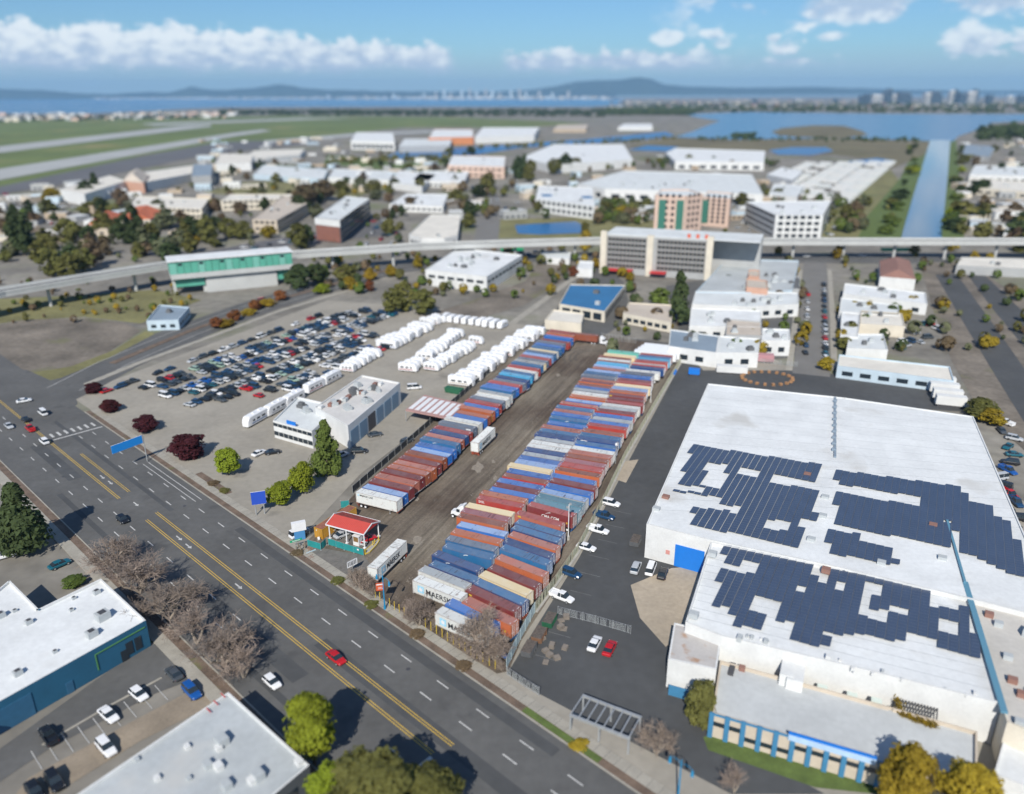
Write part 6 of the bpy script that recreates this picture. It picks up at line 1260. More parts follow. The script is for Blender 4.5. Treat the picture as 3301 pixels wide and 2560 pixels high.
# pale steel frame structure by the lower right lot
sf = D(1290, 1560); st_ = T('steel_frame', 'pale grey open steel frame on the lower right lot by the sidewalk', 'steel frame', (sf.x, sf.y, 0), RANG + .25)
for x in (-5, 0, 5):
    for y in (-2.5, 2.5): b = MB(); b.box(x - .15, x + .15, y - .15, y + .15, 0, 2.9); b.obj('frame_post', [STEEL], st_)
for y in (-2.5, 2.5): b = MB(); b.box(-5.2, 5.2, y - .2, y + .2, 2.9, 3.3); b.obj('frame_beam', [STEEL], st_)
for k in range(8): b = MB(); b.box(-5 + k * 1.43 - .1, -5 + k * 1.43 + .1, -2.5, 2.5, 3.3, 3.45); b.obj('frame_rafter', [STEEL], st_)
# timber fence with a gate between the two right hand lots
for k, (pts, lab) in enumerate((([(1082, 1440), (1120, 1466), (1150, 1484)], 'pale mesh fence along the sidewalk by the lower right lot'), ([(1190, 1310), (1270, 1330), (1345, 1352)], 'low grey fence across the lower right driveway'), ([(1466, 752), (1560, 768), (1700, 782)], 'pale fence behind the warehouse yard'))): slat_fence(lab, [D(*p) for p in pts], 1.8, mat('pale_fence_slat', (.45, .48, .48), .7, var=.15), STEEL, .2, .06, dense=False)

# --- dealership
RVB = rm('rv_grey', (.56, .55, .53))
sr_ = building('white dealership showroom with a glass band facing the forecourt', [(582, 897), (665, 920), (722, 866), (634, 846)], 5.6, 'white', 'pale', par=.5, units=2)
a, c = D(582, 897, 5.6), D(665, 920, 5.6); a.z = c.z = 0; d = (c - a).normalized(); nn = Vector((d.y, -d.x, 0)); L = (c - a).length; g = math.atan2(d.y, d.x)
for k in range(8): part_box(sr_, 'window', GLASS, a + d * (L * (k + .5) / 8) + nn * .05, g, (L / 8 - .25, .1, 1.0), 4.0); part_box(sr_, 'window', GLASS, a + d * (L * (k + .5) / 8) + nn * .05, g, (L / 8 - .25, .1, 1.3), 1.0)
part_box(sr_, 'roof_sign', BLUEP, (a * .55 + c * .45) + nn * -.5, g, (3.6, .3, 1.2), 5.5)
ws_ = building('white dealership workshop with tall blue doors along the driveway', [(672, 868), (742, 908), (853, 816), (772, 800)], 7.4, 'white', 'tan', par=.5, units=9, seed=3)
ws_.children[1].material_slots[0].material = RVB
a, c = D(742, 908, 7.4), D(853, 816, 7.4); a.z = c.z = 0; d = (c - a).normalized(); nn = Vector((d.y, -d.x, 0)); L = (c - a).length; g = math.atan2(d.y, d.x)
for k in range(6): part_box(ws_, 'tall_door' if k != 2 else 'open_bay', mat('door_slate_blue', (.16, .25, .34), .6) if k != 2 else DARKM, a + d * (L * (k + .6) / 6.4) + nn * .06, g, (L / 6 - 1.3, .12, 5.2))
pr = random.Random(2)
for k in range(14): f = k / 14; p = D(690 + 130 * f, 868 - 52 * f, 7.4); part_box(ws_, 'rooftop_unit', (RF['brown'], W['white'], RF['grey'])[k % 3], p + Vector((pr.uniform(-2, 2), pr.uniform(-2, 2), 0)), g, (1.8, 1.2, 1.0), 7.0)
rc_ = T('service_canopy', 'low canopy with red and white roof bays beside the workshop', 'canopy', D(915, 880).to_tuple(), g); q = ccw([D(x, y, 4.0) for x, y in ((865, 874), (958, 893), (992, 862), (905, 842))]); o_ = D(915, 880)
rc_.rotation_euler = (0, 0, 0); b = MB(); b.prism([(p.x - o_.x, p.y - o_.y) for p in q], 3.6, 4.0, bottom=True); b.obj('canopy_roof', [mat('faded_red_roof', (.40, .24, .22), .8, var=.15)], rc_)
for k in range(7):
    f = (k + .5) / 7; a = q[0] * (1 - f) + q[1] * f; c = q[3] * (1 - f) + q[2] * f; a, c = a + (c - a) * .1, a + (c - a) * .9; b = MB(); b.bar((a.x - o_.x, a.y - o_.y, 4.05), (c.x - o_.x, c.y - o_.y, 4.05), 1.5, .08); b.obj('white_bay', [WHITE], rc_)
for p in q: b = MB(); b.tube((0, 0, 0), (0, 0, 3.6), .12, n=6); b.obj('canopy_post', [STEEL], rc_, (p.x - o_.x, p.y - o_.y, 0))
gp = D(969, 838); tk = T('green_bin', 'long green waste container behind the left row', 'waste container', (gp.x, gp.y, 0), rad(-25)); b = MB(); b.hexa(((-3, -1.2, .2), (3, -1.2, .2), (3, 1.2, .2), (-3, 1.2, .2), (-3.3, -1.25, 1.9), (3.3, -1.25, 1.9), (3.3, 1.25, 1.9), (-3.3, 1.25, 1.9))); b.obj('bin_body', [mat('bin_green', (.02, .22, .08), .6, var=.1)], tk)
b = MB()
for k in range(7): b.box(-2.8 + k * .9, -2.66 + k * .9, -1.33, 1.33, .3, 1.8)
b.obj('bin_rib', [mat('bin_green', (0, 0, 0))], tk)
# road signs
def panel_sign(label, p, z0, wd, hh, ang, m, poles=(0,), backm=None):
    t = T('road_sign', label, 'road sign', (p.x, p.y, 0), ang); b = MB(); b.box(-wd / 2, wd / 2, -.08, .08, z0, z0 + hh); b.obj('sign_panel', [m], t)
    b = MB(); b.box(-wd / 2 - .05, wd / 2 + .05, -.04, .04, z0 - .06, z0); b.box(-wd / 2 - .05, wd / 2 + .05, -.04, .04, z0 + hh, z0 + hh + .06); b.obj('sign_frame', [WHITE], t)
    for x in poles: b = MB(); b.tube((x, .15, 0), (x, .15, z0 + hh * .9), .16, .12, 8); b.obj('sign_pole', [STEEL], t)
    return t
e0_, e1_ = D(238, 960, 7.2), D(303, 936, 7.2); ga = math.atan2((e1_ - e0_).y, (e1_ - e0_).x); m_ = (e0_ + e1_) / 2
panel_sign('bright blue overhead sign panel above the avenue on the left', m_, 6.0, (e1_ - e0_).length, 2.3, ga, mat('guide_sign_blue', (.01, .22, .62), .5), poles=((e1_ - e0_).length / 2 + .4,))
panel_sign('deep blue pylon sign on the forecourt edge near the avenue', D(556, 1098), 3.0, 3.4, 3.4, .3, mat('pylon_blue', (.02, .07, .42), .5), poles=(-1, 1))
wb = D(640, 1150); ms = T('monument_sign', 'white box sign on a blue base by the sidewalk left of the yard gate', 'sign', (wb.x, wb.y, 0), .4); b = MB(); b.box(-1.6, 1.6, -.5, .5, 2.4, 4.6); b.obj('sign_box', [WHITE], ms); b = MB(); b.box(-1.2, 1.2, -.4, .4, 0, 2.4); b.obj('sign_base', [mat('sign_base_blue', (.06, .22, .45), .6)], ms)

# ------------------------------------------------------------------ middle distance
# elevated rail line and its station
vz = 11.2
VP = [D(-130, 650, vz), D(0, 622, vz), D(190, 590, vz), D(370, 562, vz), D(640, 541, vz), D(900, 524, vz), D(1290, 512, vz), D(1640, 514, vz), D(2184, 514, vz), D(2700, 518, vz)]
vt = T('rail_viaduct', 'long pale concrete elevated rail viaduct crossing the whole view', 'viaduct', (0, 0, 0)); b = MB(); wd = 10.5
def off(P, o):
    q = []
    for i, p in enumerate(P):
        d = (P[min(i + 1, len(P) - 1)] - P[max(i - 1, 0)]).normalized(); q.append(Vector((p.x - d.y * o, p.y + d.x * o, 0)))
    return q
Lf, Rt = off(VP, wd / 2), off(VP, -wd / 2)
CONV = mat('viaduct_concrete', (.46, .47, .46), .85, var=.1, vscale=.1)
for i in range(len(VP) - 1): b.prism(ccw([Rt[i], Rt[i + 1], Lf[i + 1], Lf[i]]), vz - 1.7, vz, bottom=True)
b.obj('deck', [CONV], vt)
b = MB()
for S in (Lf, Rt):
    for i in range(len(VP) - 1): b.bar((S[i].x, S[i].y, vz + .55), (S[i + 1].x, S[i + 1].y, vz + .55), .3, 1.1)
b.obj('parapet', [CONV], vt)
b = MB()
for o_ in (-2.6, -1.2, 1.2, 2.6):
    S = off(VP, o_)
    for i in range(len(VP) - 1): b.bar((S[i].x, S[i].y, vz + .1), (S[i + 1].x, S[i + 1].y, vz + .1), .25, .2)
b.obj('track', [DARKM], vt)
k = 0
for i in range(len(VP) - 1):
    L = (VP[i + 1] - VP[i]).length; n = max(1, int(L / 31))
    for j in range(n):
        p = VP[i] + (VP[i + 1] - VP[i]) * ((j + .5) / n); d = (VP[i + 1] - VP[i]).normalized(); b = MB(); b.tube((0, 0, 0), (0, 0, vz - 3.0), .85, n=8); b.hexa(((-.8, -1, vz - 3), (.8, -1, vz - 3), (.8, 1, vz - 3), (-.8, 1, vz - 3), (-.9, -3.6, vz - 1.7), (.9, -3.6, vz - 1.7), (.9, 3.6, vz - 1.7), (-.9, 3.6, vz - 1.7))); b.obj('pier', [CONV], vt, (p.x, p.y, 0), math.atan2(d.y, d.x))
sa, sb_ = D(371, 632), D(628, 606); sd_ = (sb_ - sa).normalized(); sang = math.atan2(sd_.y, sd_.x); sn = Vector((-sd_.y, sd_.x, 0)); SL = (sb_ - sa).length
stn = T('station', 'elevated station with green glass walls and white roof edge over the viaduct', 'station', (sa.x, sa.y, 0), sang)
SG = mat('station_green_glass', (.10, .36, .27), .35, var=.1, vscale=.2); SG2 = mat('station_green_glass_pale', (.16, .42, .34), .35)
def sbx(nm, m, x0, x1, y0, y1, z0, z1): b = MB(); b.box(x0, x1, y0, y1, z0, z1); return b.obj(nm, [m], stn)
sbx('lower_wall', CONV, SL * .27, SL * .86, 1, 12, 0, 8.6); sbx('lower_glass', SG, SL * .03, SL * .26, 2, 11, 4.0, 8.4); sbx('lower_glass', SG, SL * .865, SL * .97, 2, 11, 3.0, 8.6); sbx('platform_slab', CONV, 0, SL, -1, 14, 8.65, 11.2)
for x in (.02, .26, .98): sbx('pillar', CONV, SL * x - .8, SL * x + .8, 3, 6, 0, 8.6)
npn = 18
for k in range(npn):
    x0, x1 = SL * k / npn + .1, SL * (k + 1) / npn - .1; o = sbx('glass_panel', SG if k % 4 else SG2, x0, x1, -.6, -.4, 11.3, 17.6)
    if k % 3 == 1: sbx('dark_vent', GLASS, x0 + .6, x1 - .6, -.68, -.6, 15.4, 16.6)
sbx('back_wall', SG, 0, SL, 13.2, 13.5, 11.3, 17.6); sbx('end_wall', SG, -.1, .1, -.4, 13.2, 11.3, 17.6); sbx('end_wall', SG, SL - .1, SL + .1, -.4, 13.2, 11.3, 17.6); sbx('station_roof', RF['white'], -.8, SL + .8, -1.4, 14.4, 17.7, 18.3)

# grey hotel slab with cream pylons
ha, hb = D(1285, 582), D(1508, 598); hd = (hb - ha).normalized(); hang = math.atan2(hd.y, hd.x); HL = (hb - ha).length; HH = 22.5
ht = T('hotel', 'grey multi-storey hotel block with three cream pylons on its face', 'hotel', (ha.x, ha.y, 0), hang)
def hbx(nm, m, x0, x1, y0, y1, z0, z1): b = MB(); b.box(x0, x1, y0, y1, z0, z1); return b.obj(nm, [m], ht)
hbx('wall', W['grey'], .5, HL - .5, .6, 16, 0, HH - .6); hbx('roof', RF['pale'], .5, HL + 26, .6, 28, HH - .58, HH - .1); hbx('rear_wing', W['grey'], HL * .4, HL + 26, 16.05, 28, 0, HH - .6)
for f in (0, .45, 1.0): hbx('pylon', W['cream'], HL * f - 1.7, HL * f + 1.7, -.5, 2.2, 0, HH + (1.4 if f != .45 else .4))
HG = mat('hotel_glass', (.055, .058, .06), .25)
for k in range(26):
    x = 2.4 + (HL - 4.8) * k / 25
    if abs(x / HL - .45) < .035: continue
    hbx('mullion', mat('hotel_mullion', (.22, .20, .18), .7), x - .2, x + .2, .3, .58, 3.4, HH - 1.2)
    for s in range(6): hbx('window', HG, x + .25, x + (HL - 4.8) / 25 - .25, .5, .59, 3.8 + s * 2.95, 5.9 + s * 2.95) if k < 25 and abs((x + 1) / HL - .45) > .035 else None
for k, f in enumerate((.80, .88, .96)): hbx('roof_letter', mat('roof_letter_red', (.55, .13, .08), .6), HL * f - .9, HL * f + .9, 1.5, 1.9, HH, HH + 2.2)
hbx('porch_roof', REDP, 2, HL * .3, -5, .3, 2.6, 3.2); hbx('porch_roof', REDP, HL * .47, HL * .62, -5, .3, 2.6, 3.2)
# two hotel towers beyond it
for lab, qd, h, gl in (('pinkish hotel tower with tall green glass bays', [(1398, 416), (1462, 418), (1500, 414), (1470, 404), (1410, 404)], 30, True), ('smaller pinkish hotel tower beside the tall one', [(1500, 420), (1558, 424), (1564, 412), (1510, 408)], 22, True)):
    tw = building(lab, qd, h, 'pink', 'pale', 'hotel_tower', 'hotel', win=(4.4, 2.2, 2.2, 7, 3), par=.8)
    P = [D(*qd[0], h), D(*qd[1], h)]; a, c = P; a.z = c.z = 0; d = (c - a).normalized(); nn = Vector((d.y, -d.x, 0)); L = (c - a).length; g = math.atan2(d.y, d.x)
    for f in ((.25, .85) if h > 25 else (.1,)): part_box(tw, 'glass_bay', mat('bay_green_glass', (.05, .17, .13), .3), a + d * L * f + nn * .15, g, (L * .24, .3, h * .8), h * .1)
BL = [
 ('white three storey office with window bays by the viaduct', [(1655, 459), (1756, 459), (1773, 428), (1591, 430)], 17, 'white', 'white', (5, 3.4, 2.4, 4, 1.5), 5),
 ('white flat roofed store with a pale blue side by the vacant lot', [(907, 575), (1038, 590), (1114, 544), (978, 528)], 8.5, 'white', 'white', (6, 4.2, 1.5, 1, 4.5), 14),
 ('blue roofed restaurant with cream columns beyond the yard', [(1193, 648), (1290, 664), (1334, 608), (1216, 606)], 5.2, 'cream', 'blue', (5.5, 4.2, 3.2, 1, .6), 2),
 ('tan roofed low building with dark windows beyond the yard', [(1329, 668), (1432, 688), (1436, 650), (1342, 645)], 4.6, 'cream', 'tan', (3.6, 2.6, 1.7, 1, 1.2), 0),
 ('beige walled enclosure just behind the crosswise container', [(1162, 682), (1240, 690), (1246, 668), (1180, 660)], 4.2, 'cream', 'cream', None, 0),
 ('dark glass office block with a brick end below the pale roof', [(672, 464), (725, 470), (788, 424), (738, 418)], 15.9, 'dark', 'pale', (4, 3.2, 2.2, 4, 2), 8),
 ('beige office wing with a long tan roof by the big dark tree', [(538, 468), (590, 470), (655, 434), (604, 417)], 9.7, 'beige', 'tan', (4.5, 3, 1.8, 2, 2), 4),
 ('long cream office wing behind the orange roofed inn', [(276, 440), (430, 446), (446, 424), (290, 418)], 9.0, 'cream', 'cream', (4.5, 3, 1.8, 2, 2), 3),
 ('cream office wing linking to the beige one', [(470, 428), (600, 424), (640, 414), (490, 414)], 9.0, 'cream', 'cream', (4.5, 3, 1.8, 2, 2), 3),
 ('small pale blue roofed building on the grass by the station', [(312, 684), (380, 682), (404, 655), (340, 650)], 4.6, 'pale blue', 'slate blue', (4, 2.2, 1.4, 1, 1.2), 1),
 ('white walled long shop beyond the viaduct in the centre', [(830, 436), (945, 440), (956, 414), (866, 413)], 6, 'white', 'white', (5, 3.4, 1.6, 1, 2), 4),
 ('round fronted white restaurant by the viaduct', [(872, 500), (900, 508), (948, 508), (976, 502), (982, 460), (918, 458)], 6.5, 'white', 'cream', (5, 3.2, 2.0, 1, 1.5), 2),
 ('white store with two blue roof patches beyond the pond', [(1142, 424), (1268, 440), (1264, 400), (1148, 396)], 11, 'white', 'white', (6, 3.5, 2.5, 2, 2), 4),
 ('first long white warehouse by the slough', [(1112, 336), (1180, 352), (1350, 340), (1330, 308), (1180, 308)], 11, 'white', 'white', None, 3),
 ('second long white warehouse right of the first by the marsh', [(1420, 326), (1440, 344), (1630, 346), (1632, 322), (1440, 316)], 11, 'white', 'white', (14, 8, 4, 1, 2), 0),
 ('vast pale flat roofed warehouse left of the canal', [(1232, 392), (1290, 402), (1628, 414), (1604, 372), (1330, 364)], 11, 'white', 'pale', (14, 8, 4, 1, 2), 10),
 ('beige block with a white upper storey beside the pine group', [(955, 352), (1076, 356), (1078, 334), (965, 332)], 14, 'pink', 'white', (8, 5, 2, 2, 2), 2),
 ('white low shop left of the bare road beyond the viaduct', [(880, 384), (990, 388), (1000, 366), (900, 364)], 7, 'white', 'white', (6, 4, 2, 1, 1.5), 3),
 ('pale storage sheds in front of the slough, left', [(540, 372), (690, 382), (700, 362), (560, 352)], 6, 'pale blue', 'pale', None, 0),
 ('pale storage sheds in front of the slough, middle', [(700, 378), (830, 384), (842, 366), (712, 360)], 6, 'white', 'pale', None, 0),
 ('pale storage sheds in front of the slough, right', [(836, 390), (900, 398), (930, 372), (850, 364)], 7, 'white', 'white', None, 0),
 ('cream aircraft hangar with a bright end by the tarmac', [(124, 404), (180, 414), (268, 386), (232, 374)], 11, 'white', 'cream', None, 0),
 ('orange gabled hangar between the cream ones', [(262, 386), (306, 390), (318, 374), (276, 368)], 11, 'salmon', 'tan', None, 0),
 ('long cream hangar row behind the orange one', [(312, 388), (410, 370), (414, 352), (300, 368)], 10, 'white', 'cream', None, 0),
 ('slate blue hangar block beside the cream hangars', [(408, 376), (450, 374), (454, 350), (412, 350)], 12, 'grey', 'slate blue', None, 0),
 ('white hangar at the end of the hangar row', [(460, 350), (535, 348), (540, 330), (470, 328)], 10, 'white', 'cream', None, 0),
 ('white flight building near the tarmac', [(520, 340), (640, 330), (650, 318), (540, 322)], 8, 'white', 'cream', None, 0),
 ('white terminal building with a dark front by the airfield', [(748, 300), (842, 302), (838, 284), (760, 282)], 16, 'white', 'white', (10, 7, 7, 1, 3), 0),
 ('pale workshop right of the terminal building', [(850, 312), (960, 310), (964, 296), (862, 296)], 11, 'grey', 'pale', None, 0),
 ('red fronted freight shed by the slough', [(914, 294), (1010, 292), (1008, 276), (926, 276)], 15, 'orange', 'white', None, 0),
 ('long white freight shed with a red end', [(1012, 292), (1140, 288), (1150, 272), (1030, 272)], 14, 'white', 'white', None, 0),
 ('low white depot at the far end of the slough', [(1318, 272), (1392, 272), (1390, 264), (1330, 264)], 8, 'white', 'white', None, 0),
 ('tan depot in the far middle by the marsh', [(1180, 276), (1250, 276), (1254, 266), (1190, 266)], 8, 'tan', 'tan', None, 0),
 ('brown gabled shop with a white front wall on the back street', [(1877, 590), (1953, 596), (1940, 556), (1876, 556)], 6, 'white', 'brown', None, 0),
 ('white roofed long shop on the right of the back street', [(1798, 626), (1978, 648), (1974, 624), (1802, 604)], 5.5, 'white', 'white', (7, 3, 2, 1, 1), 5),
 ('grey roofed shop below the white one on the back street', [(1790, 664), (1918, 672), (1916, 650), (1794, 634)], 5, 'white', 'pale', (6, 3, 2, 1, 1), 4),
 ('white walled yard building at the back street corner', [(1792, 716), (1830, 718), (1834, 668), (1795, 664)], 5, 'white', 'white', (5, 2.5, 2, 1, 1), 1),
 ('cream workshop with pale boxes beside the junk yard', [(1834, 690), (1930, 696), (1924, 668), (1836, 662)], 5, 'cream', 'cream', None, 4),
 ('pale roofed shed at the lower end of the junk yard', [(1806, 742), (1894, 746), (1884, 712), (1812, 712)], 4.6, 'white', 'pale', None, 2),
 ('long low cream building along the street behind the warehouse', [(1786, 780), (2035, 812), (2026, 782), (1790, 756)], 4.6, 'pale blue', 'cream', (6, 3.6, 1.6, 1, 1.2), 0),
 ('grey flat roof in the shop block left of the back street, rearmost', [(1484, 622), (1600, 624), (1690, 618), (1704, 556), (1550, 552)], 6, 'pale blue', 'grey', None, 12),
 ('salmon walled cube on the shop block roof line', [(1592, 612), (1638, 616), (1636, 598), (1592, 594)], 8.5, 'salmon', 'tan', (4, 2, 1.5, 1, 4), 0),
 ('smaller salmon cube behind the first one', [(1596, 588), (1620, 590), (1620, 576), (1597, 575)], 8.5, 'salmon', 'tan', None, 0),
 ('dark roofed shop beside the salmon cube', [(1638, 616), (1706, 616), (1706, 590), (1636, 588)], 5.5, 'grey', 'dark', None, 2),
 ('long white roofed shop across the block below the salmon cube', [(1476, 648), (1592, 654), (1704, 648), (1702, 624), (1484, 620)], 6, 'white', 'pale', (6, 3, 2, 1, 1.4), 9),
 ('white roofed shop above the grey brown roof', [(1470, 694), (1622, 698), (1624, 662), (1474, 656)], 6, 'white', 'white', (6, 3, 2, 1, 1.4), 5),
 ('grey brown flat roof in the shop block', [(1548, 714), (1626, 716), (1624, 686), (1550, 680)], 6.4, 'grey', 'tan', None, 2),
 ('bright white box shop near the lower end of the back street', [(1624, 726), (1686, 726), (1684, 702), (1626, 700)], 6.4, 'white', 'white', (5, 2.4, 2, 1, 1.6), 3),
 ('pale roofed shop behind the red container, left', [(1426, 738), (1528, 752), (1534, 716), (1430, 702)], 6, 'white', 'slate blue', (6, 3, 2, 1, 1.4), 4),
 ('pale roofed shop behind the white truck, right', [(1528, 752), (1618, 752), (1622, 722), (1534, 716)], 6, 'white', 'pale', (6, 3, 2, 1, 1.4), 3),
 ('cream office on the far right bank of the canal', [(2052, 330), (2110, 334), (2124, 312), (2060, 308)], 8, 'grey', 'slate blue', None, 2),
 ('long pale building on the right bank of the canal', [(2068, 372), (2200, 376), (2200, 356), (2080, 352)], 8, 'white', 'pale', (8, 5, 2, 1, 2), 4),
 ('cream long building below it on the right bank', [(2060, 398), (2200, 410), (2200, 388), (2068, 380)], 7, 'cream', 'cream', (8, 5, 2, 1, 2), 3),
 ('white low shed at the far right edge by the viaduct', [(2140, 500), (2200, 502), (2200, 484), (2148, 482)], 6, 'white', 'white', None, 1),
 ('orange roofed shed at the right edge beyond the viaduct', [(2140, 470), (2200, 478), (2200, 464), (2148, 458)], 6, 'tan', 'terracotta', None, 0),
 ('pale glass roofed block at the far right below the viaduct', [(2040, 566), (2200, 574), (2200, 552), (2050, 548)], 5, 'grey', 'cream', None, 2),
 ('white roof in the middle distance beside the pale warehouse', [(1636, 372), (1690, 384), (1712, 366), (1668, 356)], 8, 'white', 'white', None, 1),
 ('white roof right of the pale warehouse, nearer', [(1640, 414), (1700, 420), (1716, 396), (1650, 392)], 7, 'white', 'pale', None, 2),
 ('low grey apron building by the pond', [(1330, 446), (1392, 450), (1394, 434), (1336, 432)], 5, 'grey', 'dark', None, 0),
 ('small white kiosk by the vacant lot under the viaduct', [(1230, 572), (1264, 574), (1266, 558), (1236, 556)], 5, 'white', 'white', None, 0),
 ('white low garage left of the vacant lot', [(1150, 548), (1215, 552), (1218, 538), (1156, 536)], 4, 'white', 'pale', None, 0),
]
for i, (lab, q, h, wl, rf, wn_, un) in enumerate(BL):
    t_ = building(lab, q, h, wl, rf, win=wn_, units=un, seed=i + 3, gable=(1 if 'gabled' in lab else None))
    if 'brick end' in lab:
        a, c = D(672, 464, 15.9), D(725, 470, 15.9); a.z = c.z = 0; d = (c - a).normalized(); nn = Vector((d.y, -d.x, 0)); part_box(t_, 'brick_front', W['brick'], (a + c) / 2 + nn * .3, math.atan2(d.y, d.x), ((c - a).length * .94, .4, 10.5), .5); part_box(t_, 'white_fascia', W['white'], (a + c) / 2 + nn * .3, math.atan2(d.y, d.x), ((c - a).length, .5, 4.6), 11.2)
    if 'blue roof patches' in lab:
        for x, y in ((1166, 416), (1252, 420)): part_box(t_, 'blue_roof_patch', RF['blue'], D(x, y, 11), .1, (9, 14, .3), 10.6)
# orange roofed inn
for i, (q, lab) in enumerate((([(186, 480), (252, 474), (262, 456), (206, 460)], 'left wing of the terracotta roofed inn'), ([(256, 470), (320, 468), (350, 452), (290, 440), (262, 446)][:4], 'right wing of the terracotta roofed inn'))): building(lab, q, 8, 'cream', 'terracotta', win=(4, 2, 1.6, 2, 1.4), gable=1, par=.1)
# long white trailers in the depot beside the canal
for r_, (q0, q1, cnt_) in enumerate((((1897, 349), (1795, 433), 19), ((1866, 349), (1765, 428), 18), ((1832, 350), (1722, 424), 18), ((1800, 351), (1706, 410), 15), ((1762, 352), (1672, 402), 13), ((1728, 352), (1655, 388), 9))):
    P0, P1 = D(*q0), D(*q1); dq = P1 - P0
    for j in range(cnt_):
        if RD.random() < .12: continue
        p = P1 - dq * (j / (cnt_ - 1)); b = MB(); b.box(-8, 8, -2.6, 2.6, .9, 4.2); b.box(-7.6, 7.6, -2.1, 2.1, .0, .9); b.box(-8.05, 8.05, -2.65, 2.65, 4.1, 4.25)
        tag(b.obj('freight_trailer', [W['white'] if (r_ + j) % 3 else RF['pale']], None, (p.x, p.y, 0), math.atan2(dq.y, dq.x) + 1.25), 'white freight trailer, ' + nth(j + 1) + ' from the viaduct in the ' + nth(r_ + 1) + ' file from the canal', 'trailer', 'freight trailers in the canal depot')
# trucks and boxes behind the warehouse
for lab, (x, y), (l, ww, h), m, a in (('red box container behind the fence by the warehouse yard', (1502, 772), (13, 3, 3.2), REDP, -20), ('white truck box beside the red container behind the warehouse', (1580, 768), (10, 3, 3.2), W['white'], -12), ('dull pink truck box by the back street corner', (1630, 772), (6.5, 3, 3.2), mat('dull_pink_box', (.42, .22, .24), .6), -12), ('white box with green print beside the warehouse corner', (1560, 796), (11, 3, 3.0), W['white'], -12), ('bright blue bin at the corner of the warehouse yard', (1480, 800), (4, 2.6, 2.4), BLUEP, -15)):
    p = D(x, y); t = T('truck_box', lab, 'truck box', (p.x, p.y, 0), rad(a)); b = MB(); b.box(-l / 2, l / 2, -ww / 2, ww / 2, .6, h); b.obj('box_body', [m], t); b = MB(); b.box(-l / 2 + .5, l / 2 - .5, -ww / 2 + .2, ww / 2 - .2, .0, .6); b.obj('box_base', [DARKM], t)
    b = MB()
    for k in range(int(l)): b.box(-l / 2 + .4 + k, -l / 2 + .5 + k, -ww / 2 - .03, ww / 2 + .03, .8, h - .2)
    b.obj('side_rib', [m], t)
for k in range(4):
    p = D(2004 + 7 * k, 826 + 14 * k); t = T('box_trailer', nth(k + 1) + ' white trailer in the short rank behind the warehouse', 'trailer', (p.x, p.y, 0), rad(-18), 'white trailers behind the warehouse'); b = MB(); b.box(-4.5, 4.5, -1.4, 1.4, 1, 4); b.obj('box_body', [W['white']], t); b = MB(); b.box(-4, 4, -1, 1, 0, 1); b.obj('box_base', [DARKM], t)
# ring of orange pallets
pc_ = D(1636, 808)
for k in range(20):
    a = 2 * PI * k / 20; p = pc_ + Vector((9 * math.cos(a), 7 * math.sin(a), 0)); b = MB(); n = 5
    for j in range(n): b.box(-.6, .6, -.5, .5, .16 * j, .16 * j + .1)
    tag(b.obj('pallet_stack', [mat('pallet_wood', (.42, .23, .11), .9, var=.2)], None, (p.x, p.y, 0), a), 'orange brown pallet stack, ' + nth(k + 1) + ' counterclockwise in the ring behind the warehouse', 'pallet stack', 'ring of pallet stacks')
# junk, cars and awnings at the right edge and along the back street
rc = random.Random(41); cl_ = ['white', 'silver', 'dark grey', 'black', 'dark blue', 'red', 'teal']
n = 0
for k in range(15):
    n += 1; s = k / 15; cl = rc.choice(cl_); kd = rc.choice(('sedan', 'suv', 'van', 'pickup')); p = D(1756 + 4 * s, 610 + 170 * s); car(cl + ' ' + {'suv': 'SUV'}.get(kd, kd) + ', ' + nth(n) + ' from the far end at the right kerb of the back street', p, PI / 2 - .1, kd, cl, False, 'cars along the back street')
n = 0
for k in range(9):
    n += 1; s = k / 9; cl = rc.choice(cl_); kd = rc.choice(('sedan', 'suv', 'van', 'pickup')); p = D(1722 - 6 * s, 630 + 140 * s); car(cl + ' ' + {'suv': 'SUV'}.get(kd, kd) + ', ' + nth(n) + ' from the far end at the left kerb of the back street', p, PI / 2 - .1, kd, cl, False, 'cars along the back street')
n = 0
for x, y in [(2140 + rc.uniform(-12, 40), 905 + 17 * j) for j in range(14)]:
    n += 1; cl = rc.choice(cl_ + ['blue', 'red', 'white']); kd = rc.choice(('sedan', 'suv', 'van', 'pickup')); car(cl + ' ' + {'suv': 'SUV'}.get(kd, kd) + ', ' + nth(n) + ' from the top in the wrecking yard at the right edge', D(x, y), rc.uniform(0, 6.3), kd, cl, False, 'cars in the wrecking yard')
n = 0
for j in range(110):
    x, y = rc.uniform(-20, 200), rc.uniform(412, 478)
    n += 1; cl = rc.choice(cl_ + ['white', 'white']); kd = rc.choice(('sedan', 'suv', 'van')); car(cl + ' car, ' + nth(n) + ' of the far lot below the hangars', D(x, y), rc.choice((.3, 1.9)), kd, cl, False, 'cars in the far lot below the hangars')
n = 0
for j in range(38):
    x, y = rc.uniform(770, 860), rc.uniform(450, 505)
    if j > 18: x, y = rc.uniform(1850, 2000), rc.uniform(690, 745)
    n += 1; cl = rc.choice(cl_); kd = rc.choice(('sedan', 'suv', 'van')); car(cl + ' car, ' + nth(n if j <= 18 else n - 19) + (' of the lot beside the dark glass office' if j <= 18 else ' in the junk yard right of the back street'), D(x, y), rc.choice((.3, 1.9)) + rc.uniform(-.2, .2), kd, cl, False, 'cars in small lots')
n = 0
